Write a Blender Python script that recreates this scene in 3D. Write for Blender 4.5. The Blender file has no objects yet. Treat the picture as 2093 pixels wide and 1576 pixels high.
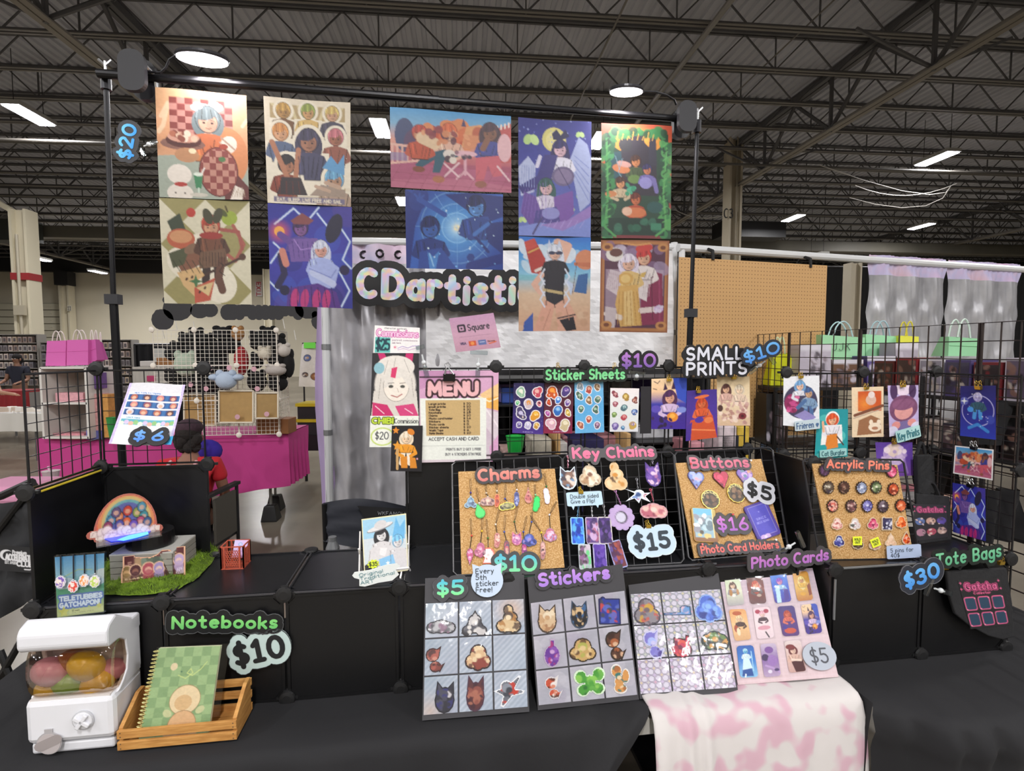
import bpy,bmesh,math,random
import numpy as np
from mathutils import Vector,Matrix
from mathutils.geometry import delaunay_2d_cdt
S = bpy.context.scene
COL = S.collection
R_ = math.radians
random.seed(7)
CAM_H = 1.73
FPX,PITCH,ROLL = 1086.6,0.0619362,-0.001434
YAW,HALL = 0.137994,0.09614
fw = Vector((0,math.cos(PITCH),-math.sin(PITCH)))
rt = Vector((1,0,0))
up = rt.cross(fw)
cr = rt * math.cos(ROLL) + up * math.sin(ROLL)
cu = -rt * math.sin(ROLL) + up * math.cos(ROLL)
CAMP = Vector((0,0,CAM_H))
cam = bpy.data.objects.new('camera',bpy.data.cameras.new('camera'))
COL.objects.link(cam)
cam.data.sensor_fit = 'HORIZONTAL'
cam.data.sensor_width = 36
cam.data.lens = 36 * FPX / 2093
cam.data.clip_start,cam.data.clip_end = 0.05,300
cam.matrix_world = Matrix(((cr.x,cu.x,-fw.x,0),(cr.y,cu.y,-fw.y,0),(cr.z,cu.z,-fw.z,CAM_H),(0,0,0,1)))
S.camera = cam
wd = bpy.data.worlds.new('world')
S.world = wd
wd.use_nodes = True
wd.node_tree.nodes['Background'].inputs[0].default_value = (0.6,0.62,0.66,1)
wd.node_tree.nodes['Background'].inputs[1].default_value = 0.05
S.view_settings.view_transform = 'Standard'
S.view_settings.look = 'None'
S.view_settings.gamma = 1
S.view_settings.use_curve_mapping = False
S.view_settings.exposure = 0.05
LAMP_W = 360.0
CLIP_W = 1.6
S.cycles.use_denoising = True
S.cycles.max_bounces = 6
S.cycles.transparent_max_bounces = 16
S.cycles.caustics_reflective = False
S.cycles.caustics_refractive = False
S.cycles.sample_clamp_indirect = 4
O = Vector((-0.94876,1.421,0))
ex = Vector((math.cos(YAW),math.sin(YAW),0))
ey = Vector((-math.sin(YAW),math.cos(YAW),0))
ez = Vector((0,0,1))
hx = Vector((math.cos(HALL),math.sin(HALL),0))
hy = Vector((-math.sin(HALL),math.cos(HALL),0))
BF = Matrix((ex,ey,ez)).transposed()
HF = Matrix((hx,hy,ez)).transposed()
I3 = Matrix.Identity(3)
def W(u,v,z): return O + ex * u + ey * v + ez * z
def Hh(a,b,z): return hx * a + hy * b + ez * z
def ray(x,y): return fw * FPX + cr * (x - 1046.5) - cu * (y - 788)
class Pl:
 def __init__(s,p,n):
  s.p,s.n = p,n.normalized()
  if s.n.dot(CAMP - p) < 0: s.n = -s.n
 def hit(s,q,off=0.0):
  d = ray(*q)
  return CAMP + d * ((s.p + s.n * off - CAMP).dot(s.n) / d.dot(s.n))
def PV(v): return Pl(W(0,v,0),ey)
def PU(u): return Pl(W(u,0,0),ex)
def PZ(z): return Pl(Vector((0,0,z)),ez)
def PY(y): return Pl(Vector((0,y,0)),Vector((0,1,0)))
def PB(b): return Pl(Hh(0,b,0),hy)
def onV(x,y,v): return PV(v).hit((x,y))
def onZ(x,y,z): return PZ(z).hit((x,y))
def onY(x,y,d): return PY(d).hit((x,y))
def lean(bl,br,z,el):
 a,b = onZ(*bl,z),onZ(*br,z)
 e = (b - a).normalized()
 h = ez.cross(e)
 if h.y < 0: h = -h
 t = h * math.cos(R_(el)) + ez * math.sin(R_(el))
 return Pl(a,e.cross(t))
def quad(pl,q,off=0.0): return [pl.hit(p,off) for p in q]
def bil(Q,s,t):
 return (Q[0] * (1 - s) + Q[1] * s) * (1 - t) + (Q[3] * (1 - s) + Q[2] * s) * t
def bpx(q,s,t): return tuple((q[0][i] * (1 - s) + q[1][i] * s) * (1 - t) + (q[3][i] * (1 - s) + q[2][i] * s) * t for i in (0,1))
def lin(c):
 if isinstance(c,str):
  c = c.lstrip('#')
  c = [int(c[i:i + 2],16) / 255 for i in (0,2,4)]
 return tuple(x / 12.92 if x <= 0.04045 else ((x + 0.055) / 1.055) ** 2.4 for x in c)
MATS = {}
def M(col,rough=0.5,metal=0.0,noise=0.0,scale=8.0,emit=0.0,trans=0.0,bump=0.0,alpha=1.0,coat=0.0,spec=0.5):
 k = (col,rough,metal,noise,scale,emit,trans,bump,alpha,coat,spec)
 if k in MATS: return MATS[k]
 m = bpy.data.materials.new('material')
 m.use_nodes = True
 nt = m.node_tree
 b = nt.nodes['Principled BSDF']
 c = lin(col)
 b.inputs['Base Color'].default_value = (*c,1)
 b.inputs['Roughness'].default_value = rough
 b.inputs['Metallic'].default_value = metal
 b.inputs['Transmission Weight'].default_value = trans
 b.inputs['Alpha'].default_value = alpha
 b.inputs['Coat Weight'].default_value = coat
 b.inputs['Specular IOR Level'].default_value = spec
 if emit:
  b.inputs['Emission Color'].default_value = (*c,1)
  b.inputs['Emission Strength'].default_value = emit
 if noise or bump:
  tc = nt.nodes.new('ShaderNodeTexCoord')
  n = nt.nodes.new('ShaderNodeTexNoise')
  n.inputs['Scale'].default_value = scale
  n.inputs['Detail'].default_value = 6
  nt.links.new(tc.outputs['Object'],n.inputs['Vector'])
  if noise:
   r = nt.nodes.new('ShaderNodeValToRGB')
   r.color_ramp.elements[0].position,r.color_ramp.elements[1].position = 0.3,0.7
   r.color_ramp.elements[0].color = (*[x * (1 - noise) for x in c],1)
   r.color_ramp.elements[1].color = (*[min(1,x * (1 + noise)) for x in c],1)
   nt.links.new(n.outputs['Fac'],r.inputs['Fac'])
   nt.links.new(r.outputs['Color'],b.inputs['Base Color'])
  if bump:
   bp = nt.nodes.new('ShaderNodeBump')
   bp.inputs['Strength'].default_value = bump
   bp.inputs['Distance'].default_value = 0.01
   nt.links.new(n.outputs['Fac'],bp.inputs['Height'])
   nt.links.new(bp.outputs['Normal'],b.inputs['Normal'])
 MATS[k] = m
 return m
def ramp_mat(cols,rough=0.6,scale=6.0,wave=None,detail=5.0,stretch=(1,1,1),bump=0.0,sharp=False,metal=0.0):
 m = bpy.data.materials.new('material')
 m.use_nodes = True
 nt = m.node_tree
 b = nt.nodes['Principled BSDF']
 b.inputs['Roughness'].default_value = rough
 b.inputs['Metallic'].default_value = metal
 tc = nt.nodes.new('ShaderNodeTexCoord')
 mp = nt.nodes.new('ShaderNodeMapping')
 mp.inputs['Scale'].default_value = stretch
 nt.links.new(tc.outputs['Object'],mp.inputs['Vector'])
 n = nt.nodes.new('ShaderNodeTexNoise')
 n.inputs['Scale'].default_value = scale
 n.inputs['Detail'].default_value = detail
 nt.links.new(mp.outputs['Vector'],n.inputs['Vector'])
 r = nt.nodes.new('ShaderNodeValToRGB')
 els = r.color_ramp.elements
 while len(els) < len(cols): els.new(0.5)
 for e,(p,c) in zip(els,cols):
  e.position,e.color = p,(*lin(c),1)
 if sharp: r.color_ramp.interpolation = 'LINEAR'
 nt.links.new(n.outputs['Fac'],r.inputs['Fac'])
 nt.links.new(r.outputs['Color'],b.inputs['Base Color'])
 if bump:
  bp = nt.nodes.new('ShaderNodeBump')
  bp.inputs['Strength'].default_value = bump
  bp.inputs['Distance'].default_value = 0.01
  nt.links.new(n.outputs['Fac'],bp.inputs['Height'])
  nt.links.new(bp.outputs['Normal'],b.inputs['Normal'])
 return m
def print_mat(rough,coat=0.0,alpha=1.0,metal=0.0,sat=1.0,val=1.0):
 m = bpy.data.materials.new('print')
 m.use_nodes = True
 nt = m.node_tree
 b = nt.nodes['Principled BSDF']
 a = nt.nodes.new('ShaderNodeAttribute')
 a.attribute_name = 'Col'
 hs = nt.nodes.new('ShaderNodeHueSaturation')
 hs.inputs['Saturation'].default_value,hs.inputs['Value'].default_value = sat,val
 nt.links.new(a.outputs['Color'],hs.inputs['Color'])
 nt.links.new(hs.outputs['Color'],b.inputs['Base Color'])
 b.inputs['Roughness'].default_value = rough
 b.inputs['Coat Weight'].default_value = coat
 b.inputs['Metallic'].default_value = metal
 b.inputs['Alpha'].default_value = alpha
 return m
PRINT = print_mat(0.55)
POSTER = print_mat(0.5,0.0,1.0,0.0,0.97,0.6)
GLOSS = print_mat(0.3,0.4)
HOLO = print_mat(0.25,0.5,1.0,0.35)
def film_mat(tint,fac,rough=0.08):
 m = bpy.data.materials.new('film')
 m.use_nodes = True
 nt = m.node_tree
 nt.nodes.clear()
 out = nt.nodes.new('ShaderNodeOutputMaterial')
 t = nt.nodes.new('ShaderNodeBsdfTransparent')
 t.inputs[0].default_value = (*lin(tint),1)
 g = nt.nodes.new('ShaderNodeBsdfGlossy')
 g.inputs['Roughness'].default_value = rough
 mx = nt.nodes.new('ShaderNodeMixShader')
 fr = nt.nodes.new('ShaderNodeFresnel')
 fr.inputs[0].default_value = 1.45
 ad = nt.nodes.new('ShaderNodeMath')
 ad.operation = 'ADD'
 ad.inputs[1].default_value = fac
 tc = nt.nodes.new('ShaderNodeTexCoord')
 n = nt.nodes.new('ShaderNodeTexNoise')
 n.inputs['Scale'].default_value = 28
 bp = nt.nodes.new('ShaderNodeBump')
 bp.inputs['Strength'].default_value = 0.25
 bp.inputs['Distance'].default_value = 0.004
 nt.links.new(tc.outputs['Object'],n.inputs['Vector'])
 nt.links.new(n.outputs['Fac'],bp.inputs['Height'])
 nt.links.new(bp.outputs['Normal'],g.inputs['Normal'])
 nt.links.new(fr.outputs[0],ad.inputs[0])
 mn = nt.nodes.new('ShaderNodeMath')
 mn.operation = 'MINIMUM'
 mn.inputs[1].default_value = .3
 nt.links.new(ad.outputs[0],mn.inputs[0])
 nt.links.new(mn.outputs[0],mx.inputs[0])
 nt.links.new(t.outputs[0],mx.inputs[1])
 nt.links.new(g.outputs[0],mx.inputs[2])
 nt.links.new(mx.outputs[0],out.inputs[0])
 return m
FILM = film_mat('#ffffff',0.02)
ACRYL = film_mat('#e9f0f2',0.10)
SMOKE = film_mat('#d8cbbd',0.06,0.03)
BLACK = M('#0a0a0c',0.45)
WIRE = M('#141315',0.4)
BOARDM = M('#353438',0.55)
GOLD = M('#d9b44a',0.28,0.9)
STEEL = M('#c8cacc',0.3,0.9)
WHITE = M('#eceaea',0.35)
def wloc(o):
 p = Vector((0,0,0))
 while o: p = p + o.location; o = o.parent
 return p
def props(o,label,cat,group,kind):
 if label: o['label'] = label
 if cat: o['category'] = cat
 if group: o['group'] = group
 if kind: o['kind'] = kind
def thing(name,label,cat,loc,group=None,kind=None):
 o = bpy.data.objects.new(name,None)
 o.empty_display_size = 0.05
 COL.objects.link(o)
 o.location = loc
 props(o,label,cat,group,kind)
 return o
def link(name,me,parent=None,loc=None):
 o = bpy.data.objects.new(name,me)
 COL.objects.link(o)
 if parent: o.parent = parent
 if loc is not None: o.location = loc
 return o
def dup(root,loc,label=None,group=None,rz=None):
 r = root.copy()
 COL.objects.link(r)
 r.location = loc
 if rz is not None: r.rotation_euler.z = rz
 if label: r['label'] = label
 if group: r['group'] = group
 for ch in list(root.children):
  c = ch.copy()
  COL.objects.link(c)
  c.parent = r
  for g in ch.children:
   d = g.copy()
   COL.objects.link(d)
   d.parent = c
 return r
class MB:
 def __init__(s): s.v,s.f,s.mi,s.cur = [],[],[],0
 def add(s,vs,fs):
  n = len(s.v)
  s.v += [Vector(p) for p in vs]
  s.f += [tuple(i + n for i in f) for f in fs]
  s.mi += [s.cur] * len(fs)
  return s
 def mat(s,i): s.cur = i; return s
 def box(s,c,d,R=None):
  R = BF if R is None else R
  x,y,z = R.col[0] * d[0] / 2,R.col[1] * d[1] / 2,R.col[2] * d[2] / 2
  c = Vector(c)
  vs = [c + x * i + y * j + z * k for k in (-1,1) for j in (-1,1) for i in (-1,1)]
  return s.add(vs,[(0,2,3,1),(4,5,7,6),(0,1,5,4),(2,6,7,3),(0,4,6,2),(1,3,7,5)])
 def bar(s,a,b,r,n=6,r2=None): return s.tube([a,b],r,n,r2)
 def tube(s,pts,r,n=6,r2=None,closed=False):
  pts = [Vector(p) for p in pts]
  m = len(pts)
  t0 = (pts[1] - pts[0]).normalized()
  a = t0.cross(ez if abs(t0.z) < 0.9 else Vector((1,0,0))).normalized()
  vs,fs = [],[]
  for i,p in enumerate(pts):
   if closed: t = (pts[(i + 1) % m] - pts[i - 1]).normalized()
   else: t = (pts[min(i + 1,m - 1)] - pts[max(i - 1,0)]).normalized()
   a = (a - t * a.dot(t)).normalized()
   b = t.cross(a)
   rr = r if r2 is None else r + (r2 - r) * i / (m - 1)
   for k in range(n):
    th = 2 * math.pi * (k + 0.5) / n
    vs.append(p + (a * math.cos(th) + b * math.sin(th)) * rr)
  for i in range(m if closed else m - 1):
   for k in range(n):
    j = (i + 1) % m
    fs.append((i * n + k,i * n + (k + 1) % n,j * n + (k + 1) % n,j * n + k))
  if not closed: fs += [tuple(reversed(range(n))),tuple((m - 1) * n + k for k in range(n))]
  return s.add(vs,fs)
 def cyl(s,c,ax,r,h,n=16,r2=None): return s.tube([Vector(c),Vector(c) + ax.normalized() * h],r,n,r2)
 def lathe(s,c,prof,n=20,R=I3):
  vs,fs = [],[]
  for r,z in prof:
   for k in range(n):
    th = 2 * math.pi * k / n
    vs.append(Vector(c) + R @ Vector((r * math.cos(th),r * math.sin(th),z)))
  for i in range(len(prof) - 1):
   for k in range(n): fs.append((i * n + k,i * n + (k + 1) % n,(i + 1) * n + (k + 1) % n,(i + 1) * n + k))
  fs += [tuple(reversed(range(n))),tuple((len(prof) - 1) * n + k for k in range(n))]
  return s.add(vs,fs)
 def ell(s,c,r,R=I3,nu=14,nv=8):
  prof = [(math.sin(math.pi * i / nv),-math.cos(math.pi * i / nv)) for i in range(nv + 1)]
  vs,fs = [],[]
  for q,z in prof:
   q = max(q,0.02)
   for k in range(nu):
    th = 2 * math.pi * k / nu
    vs.append(Vector(c) + R @ Vector((q * math.cos(th) * r[0],q * math.sin(th) * r[1],z * r[2])))
  for i in range(nv):
   for k in range(nu): fs.append((i * nu + k,i * nu + (k + 1) % nu,(i + 1) * nu + (k + 1) % nu,(i + 1) * nu + k))
  fs += [tuple(reversed(range(nu))),tuple(nv * nu + k for k in range(nu))]
  return s.add(vs,fs)
 def sheet(s,G):
  n,m = len(G),len(G[0])
  return s.add([p for row in G for p in row],
                     [(i * m + j,(i + 1) * m + j,(i + 1) * m + j + 1,i * m + j + 1) for i in range(n - 1) for j in range(m - 1)])
 def prism(s,tris2d,org,X,Y,n,t0,t1):
  vs2,tr = tris2d
  k = len(vs2)
  pt = lambda p,t: org + X * p[0] + Y * p[1] + n * t
  vs = [pt(p,t1) for p in vs2] + [pt(p,t0) for p in vs2]
  fs,ed = [],{}
  for f in tr:
   f = tuple(f)
   fs.append(f)
   fs.append(tuple(i + k for i in reversed(f)))
   for a,b in zip(f,f[1:] + f[:1]): ed[(a,b)] = 1
  for a,b in ed:
   if (b,a) not in ed: fs.append((b,a,a + k,b + k))
  return s.add(vs,fs)
 def build(s,name,mat,parent=None,label=None,cat=None,group=None,kind=None,smooth=False,org=None,bevel=0.0):
  if parent: base = wloc(parent)
  elif org is not None: base = Vector(org)
  else:
   xs = [p.x for p in s.v]; ys = [p.y for p in s.v]; zs = [p.z for p in s.v]
   base = Vector(((min(xs) + max(xs)) / 2,(min(ys) + max(ys)) / 2,min(zs)))
  me = bpy.data.meshes.new(name)
  me.from_pydata([tuple(p - base) for p in s.v],[],s.f)
  for m in (mat if isinstance(mat,(list,tuple)) else [mat]): me.materials.append(m)
  if any(s.mi): me.polygons.foreach_set('material_index',s.mi)
  if smooth: me.polygons.foreach_set('use_smooth',[True] * len(me.polygons))
  me.update()
  o = link(name,me,parent,None if parent else base)
  if bevel:
   md = o.modifiers.new('bevel','BEVEL')
   md.width,md.segments,md.limit_method = bevel,2,'ANGLE'
  props(o,label,cat,group,kind)
  return o
def circ(x,y,r,n=14,ry=None): return [(x + r * math.cos(2 * math.pi * i / n),y + (ry or r) * math.sin(2 * math.pi * i / n)) for i in range(n)]
def caps(a,b,r,n=5):
 dx,dy = b[0] - a[0],b[1] - a[1]
 t = math.atan2(dy,dx)
 return [(b[0] + r * math.cos(t - math.pi / 2 + math.pi * i / n),b[1] + r * math.sin(t - math.pi / 2 + math.pi * i / n)) for i in range(n + 1)] + \
           [(a[0] + r * math.cos(t + math.pi / 2 + math.pi * i / n),a[1] + r * math.sin(t + math.pi / 2 + math.pi * i / n)) for i in range(n + 1)]
def rrect(x0,y0,x1,y1,r,n=4):
 o = []
 for cx,cy,a in ((x1 - r,y0 + r,-90),(x1 - r,y1 - r,0),(x0 + r,y1 - r,90),(x0 + r,y0 + r,180)):
  o += [(cx + r * math.cos(R_(a + 90 * i / n)),cy + r * math.sin(R_(a + 90 * i / n))) for i in range(n + 1)]
 return o
def union(polys):
 vs,fs = [],[]
 for p in polys:
  a = sum(p[i - 1][0] * p[i][1] - p[i][0] * p[i - 1][1] for i in range(len(p)))
  if a < 0: p = p[::-1]
  n = len(vs)
  vs += [Vector((x + 1e-7 * random.random(),y)) for x,y in p]
  fs.append(list(range(n,n + len(p))))
 v,e,f,_,_,of = delaunay_2d_cdt(vs,[],fs,1,1e-7)
 out = []
 for t,src in zip(f,of):
  if not src: continue
  a = sum(v[t[i - 1]].x * v[t[i]].y - v[t[i]].x * v[t[i - 1]].y for i in range(len(t)))
  out.append(tuple(t) if a > 0 else tuple(reversed(t)))
 return [(p.x,p.y) for p in v],out
def frame(pl,bl,br,off=0.0):
 o,b = pl.hit(bl,off),pl.hit(br,off)
 X = b - o
 w = X.length
 X = X / w
 Y = pl.n.cross(X)
 return o,X,Y,w
def arc(cx,cy,rx,ry,a0,a1,n=7): return [(cx + rx * math.cos(R_(a0 + (a1 - a0) * i / n)),cy + ry * math.sin(R_(a0 + (a1 - a0) * i / n))) for i in range(n + 1)]
xh = 0.66
GL = {
 'A': (.72,[[(0,0),(.36,1),(.72,0)],[(.16,.36),(.56,.36)]]),
 'B': (.58,[[(0,0),(0,1)],[(0,1)] + arc(.28,.76,.26,.24,90,-90) + [(0,.52)],[(0,.52)] + arc(.3,.26,.28,.26,90,-90) + [(0,0)]]),
 'C': (.66,[arc(.36,.5,.36,.5,55,305,10)]),
 'D': (.66,[[(0,0),(0,1)] + arc(.24,.5,.42,.5,90,-90,9) + [(0,0)]]),
 'E': (.52,[[(.52,1),(0,1),(0,0),(.52,0)],[(0,.52),(.44,.52)]]),
 'F': (.5,[[(.5,1),(0,1),(0,0)],[(0,.52),(.42,.52)]]),
 'G': (.7,[arc(.36,.5,.36,.5,55,320,10) + [(.68,.42),(.4,.42)]]),
 'H': (.6,[[(0,0),(0,1)],[(.6,0),(.6,1)],[(0,.5),(.6,.5)]]),
 'I': (.06,[[(.03,0),(.03,1)]]),
 'J': (.5,[[(.46,1),(.46,.25)] + arc(.23,.24,.23,.24,0,-170)]),
 'K': (.58,[[(0,0),(0,1)],[(.54,.95),(.03,.45)],[(.2,.6),(.58,0)]]),
 'L': (.5,[[(0,1),(0,0),(.5,0)]]),
 'M': (.8,[[(0,0),(.06,1),(.4,.3),(.74,1),(.8,0)]]),
 'N': (.62,[[(0,0),(0,1),(.62,0),(.62,1)]]),
 'O': (.74,[arc(.37,.5,.37,.5,0,360,14)]),
 'P': (.56,[[(0,0),(0,1)] + arc(.26,.74,.3,.26,90,-90) + [(0,.48)]]),
 'Q': (.76,[arc(.37,.5,.37,.5,0,360,14),[(.45,.3),(.76,-.06)]]),
 'R': (.58,[[(0,0),(0,1)] + arc(.26,.74,.28,.26,90,-90) + [(0,.48)],[(.22,.48),(.58,0)]]),
 'S': (.54,[arc(.28,.74,.26,.26,40,270) + arc(.26,.25,.28,.25,85,-145)]),
 'T': (.66,[[(0,1),(.66,1)],[(.33,1),(.33,0)]]),
 'U': (.62,[[(0,1),(0,.3)] + arc(.31,.3,.31,.3,180,360) + [(.62,1)]]),
 'V': (.66,[[(0,1),(.33,0),(.66,1)]]),
 'W': (.9,[[(0,1),(.22,0),(.45,.7),(.68,0),(.9,1)]]),
 'X': (.6,[[(0,0),(.6,1)],[(0,1),(.6,0)]]),
 'Y': (.62,[[(0,1),(.31,.5),(.62,1)],[(.31,.5),(.31,0)]]),
 'a': (.5,[arc(.25,.31,.25,.31,20,380,12),[(.5,xh),(.5,0)]]),
 'b': (.5,[[(0,1),(0,0)],arc(.25,.3,.25,.3,180,-180,12)]),
 'c': (.48,[arc(.27,.33,.27,.33,55,305,9)]),
 'd': (.5,[[(.5,1),(.5,0)],arc(.25,.3,.25,.3,0,360,12)]),
 'e': (.52,[[(.02,.36),(.5,.38)] + arc(.27,.34,.25,.33,10,310,10)]),
 'f': (.36,[arc(.24,.8,.14,.2,30,180,5) + [(.1,0)],[(-.04,.58),(.3,.58)]]),
 'g': (.5,[arc(.25,.33,.25,.31,20,380,12),[(.5,xh),(.5,-.1)] + arc(.25,-.12,.25,.2,0,-150,5)]),
 'h': (.48,[[(0,1),(0,0)],[(0,.35)] + arc(.24,.38,.24,.26,180,0) + [(.48,0)]]),
 'i': (.06,[[(.03,.58),(.03,0)],[(.03,.9),(.035,.93)]]),
 'j': (.2,[[(.16,.58),(.16,-.1)] + arc(.02,-.1,.14,.18,0,-120,4),[(.16,.9),(.165,.93)]]),
 'k': (.46,[[(0,1),(0,0)],[(.42,.62),(.03,.3)],[(.16,.4),(.46,0)]]),
 'l': (.06,[[(.03,1),(.03,0)]]),
 'm': (.74,[[(0,0),(0,.62)],[(0,.36)] + arc(.185,.4,.185,.24,180,0) + [(.37,0)],[(.37,.36)] + arc(.555,.4,.185,.24,180,0) + [(.74,0)]]),
 'n': (.46,[[(0,.62),(0,0)],[(0,.35)] + arc(.23,.38,.23,.26,180,0) + [(.46,0)]]),
 'o': (.54,[arc(.27,.32,.27,.32,0,360,12)]),
 'p': (.5,[[(0,.64),(0,-.34)],arc(.25,.33,.25,.31,180,-180,12)]),
 'q': (.5,[[(.5,.64),(.5,-.34)],arc(.25,.33,.25,.31,0,360,12)]),
 'r': (.38,[[(0,.62),(0,0)],[(0,.34)] + arc(.22,.4,.2,.22,180,40,5)]),
 's': (.42,[arc(.22,.48,.19,.17,35,270,6) + arc(.2,.16,.21,.16,85,-150,6)]),
 't': (.4,[[(.17,.95),(.17,.16)] + arc(.31,.15,.14,.15,180,310,4),[(-.02,.62),(.38,.62)]]),
 'u': (.46,[[(0,.62),(0,.25)] + arc(.23,.24,.23,.24,180,360) + [(.46,.62)],[(.46,.4),(.46,0)]]),
 'v': (.46,[[(0,.62),(.23,0),(.46,.62)]]),
 'w': (.66,[[(0,.62),(.16,0),(.33,.5),(.5,0),(.66,.62)]]),
 'x': (.44,[[(0,0),(.44,.62)],[(0,.62),(.44,0)]]),
 'y': (.46,[[(0,.62),(.24,.08)],[(.46,.62),(.1,-.32)]]),
 '0': (.66,[arc(.33,.5,.33,.5,0,360,14)]),
 '1': (.4,[[(.02,.78),(.22,1),(.22,0)],[(0,0),(.42,0)]]),
 '2': (.54,[arc(.26,.74,.26,.26,165,-20,6) + [(0,0),(.54,0)]]),
 '3': (.54,[arc(.25,.76,.25,.24,150,-90,7) + arc(.25,.27,.29,.27,90,-150,7)]),
 '4': (.56,[[(.4,0),(.4,1),(0,.3),(.56,.3)]]),
 '5': (.54,[[(.5,1),(.06,1),(.03,.58)] + arc(.24,.31,.3,.31,120,-150,8)]),
 '6': (.54,[[(.4,1),(.1,.52)] + arc(.27,.28,.27,.28,150,-210,12)]),
 '8': (.5,[arc(.25,.76,.2,.24,0,360,10),arc(.25,.26,.25,.26,0,360,10)]),
 '$': (.54,[arc(.28,.72,.25,.22,40,270) + arc(.26,.29,.27,.22,85,-145),[(.27,1.12),(.27,-.12)]]),
 '!': (.06,[[(.03,1),(.03,.3)],[(.03,.02),(.03,.03)]]),
 ',': (.1,[[(.06,.06),(0,-.14)]]),'.': (.06,[[(.03,0),(.03,.02)]]),' ': (.22,[]),
 '|': (.06,[[(.03,0),(.03,1)]]),
 '<': (.6,[arc(.15,.42,.15,.18,0,180,5) + [(.3,.02),(.6,.42)] + arc(.45,.42,.15,.18,0,180,5)]),
}
def lay(text,gap=0.26):
 x,out = 0.0,[]
 for ch in text:
  w,st = GL.get(ch,GL.get(ch.lower(),GL[' ']))
  out.append([[(px + x,py) for px,py in s] for s in st])
  x += w + gap
 return out,x - gap
def set_col(me,cols):
 a = me.color_attributes.new('Col','FLOAT_COLOR','POINT')
 a.data.foreach_set('color',np.asarray(cols,dtype=np.float32).ravel())
def sign(name,label,text,pl,bl,br,tl,col,col2=None,board='#353438',r=.115,margin=.24,thick=.004,cat='sign',group=None,gap=.26,
         off=.006,wob=.05,letm=None,lines=None,rim=None,body=None,extra=None,cols=None):
 """lettered cut-out sign: lettering along bl-br, tl marks its height"""
 o,X,Y,w = frame(pl,bl,br,off)
 h = (pl.hit(tl,off) - o).dot(Y)
 rows = lines or [text]
 H = h / (len(rows) + .3 * (len(rows) - 1))
 n = pl.n
 LV,LF,LC,bp = [],[],[],[]
 rng = random.Random(text)
 for ri,tx in enumerate(rows):
  let,adv = lay(tx,gap)
  sx = w / adv
  if len(rows) > 1:
   full = max(lay(t,gap)[1] for t in rows)
   sx = w / full
  y0 = (len(rows) - 1 - ri) * 1.3 * H
  for li,st in enumerate(let):
   if not st: continue
   dy = rng.uniform(-wob,wob) * H
   polys = []
   for s in st:
    s = [(px * sx,py * H + y0 + dy) for px,py in s]
    for a,b in zip(s,s[1:]):
     polys.append(caps(a,b,r * H))
     bp.append(caps(a,b,(r + margin) * H,6))
   v2,f2 = union(polys)
   b0 = len(LV)
   for p in v2:
    LV.append(o + X * p[0] + Y * p[1] + n * (thick + .0012))
    t = max(0,min(1,(p[1] - y0) / H))
    c1,c2 = lin(col if cols is None else cols[li % len(cols)]),lin(col2 or (col if cols is None else cols[li % len(cols)]))
    LC.append([c1[i] * t + c2[i] * (1 - t) for i in range(3)] + [1])
   LF += [tuple(i + b0 for i in f) for f in f2]
  bp.append(caps((.1 * w if len(rows) == 1 else 0,y0 + .45 * H),(w * (.9 if len(rows) == 1 else 1) * (1 if len(rows) == 1 else lay(tx,gap)[1] * sx / w),y0 + .45 * H),.5 * H))
 if body: bp = [[(px * w,py * h) for px,py in q] for q in body]
 root = thing(name,label,cat,o + X * w / 2,group)
 mb = MB().prism(union(bp),o,X,Y,n,0,thick)
 mb.build('board',M(board,.5),root)
 if rim:
  bp2 = [[(px,py) for px,py in q] for q in bp]
  v2,f2 = union(bp2)
  ed = {}
  for f in f2:
   for a,b in zip(f,f[1:] + f[:1]): ed[(a,b)] = 1
  q = MB()
  for a,b in ed:
   if (b,a) not in ed and (Vector(v2[a]) - Vector(v2[b])).length > 1e-6:
    q.bar(o + X * v2[a][0] + Y * v2[a][1] + n * thick,o + X * v2[b][0] + Y * v2[b][1] + n * thick,.0011,4)
  q.build('edge',M(rim,.4),root)
 base = wloc(root)
 me = bpy.data.meshes.new('lettering')
 me.from_pydata([tuple(p - base) for p in LV],[],LF)
 set_col(me,LC)
 me.materials.append(letm or PRINT)
 link('lettering',me,root)
 if extra: extra(root,o,X,Y,n,w,h,thick)
 return root
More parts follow.
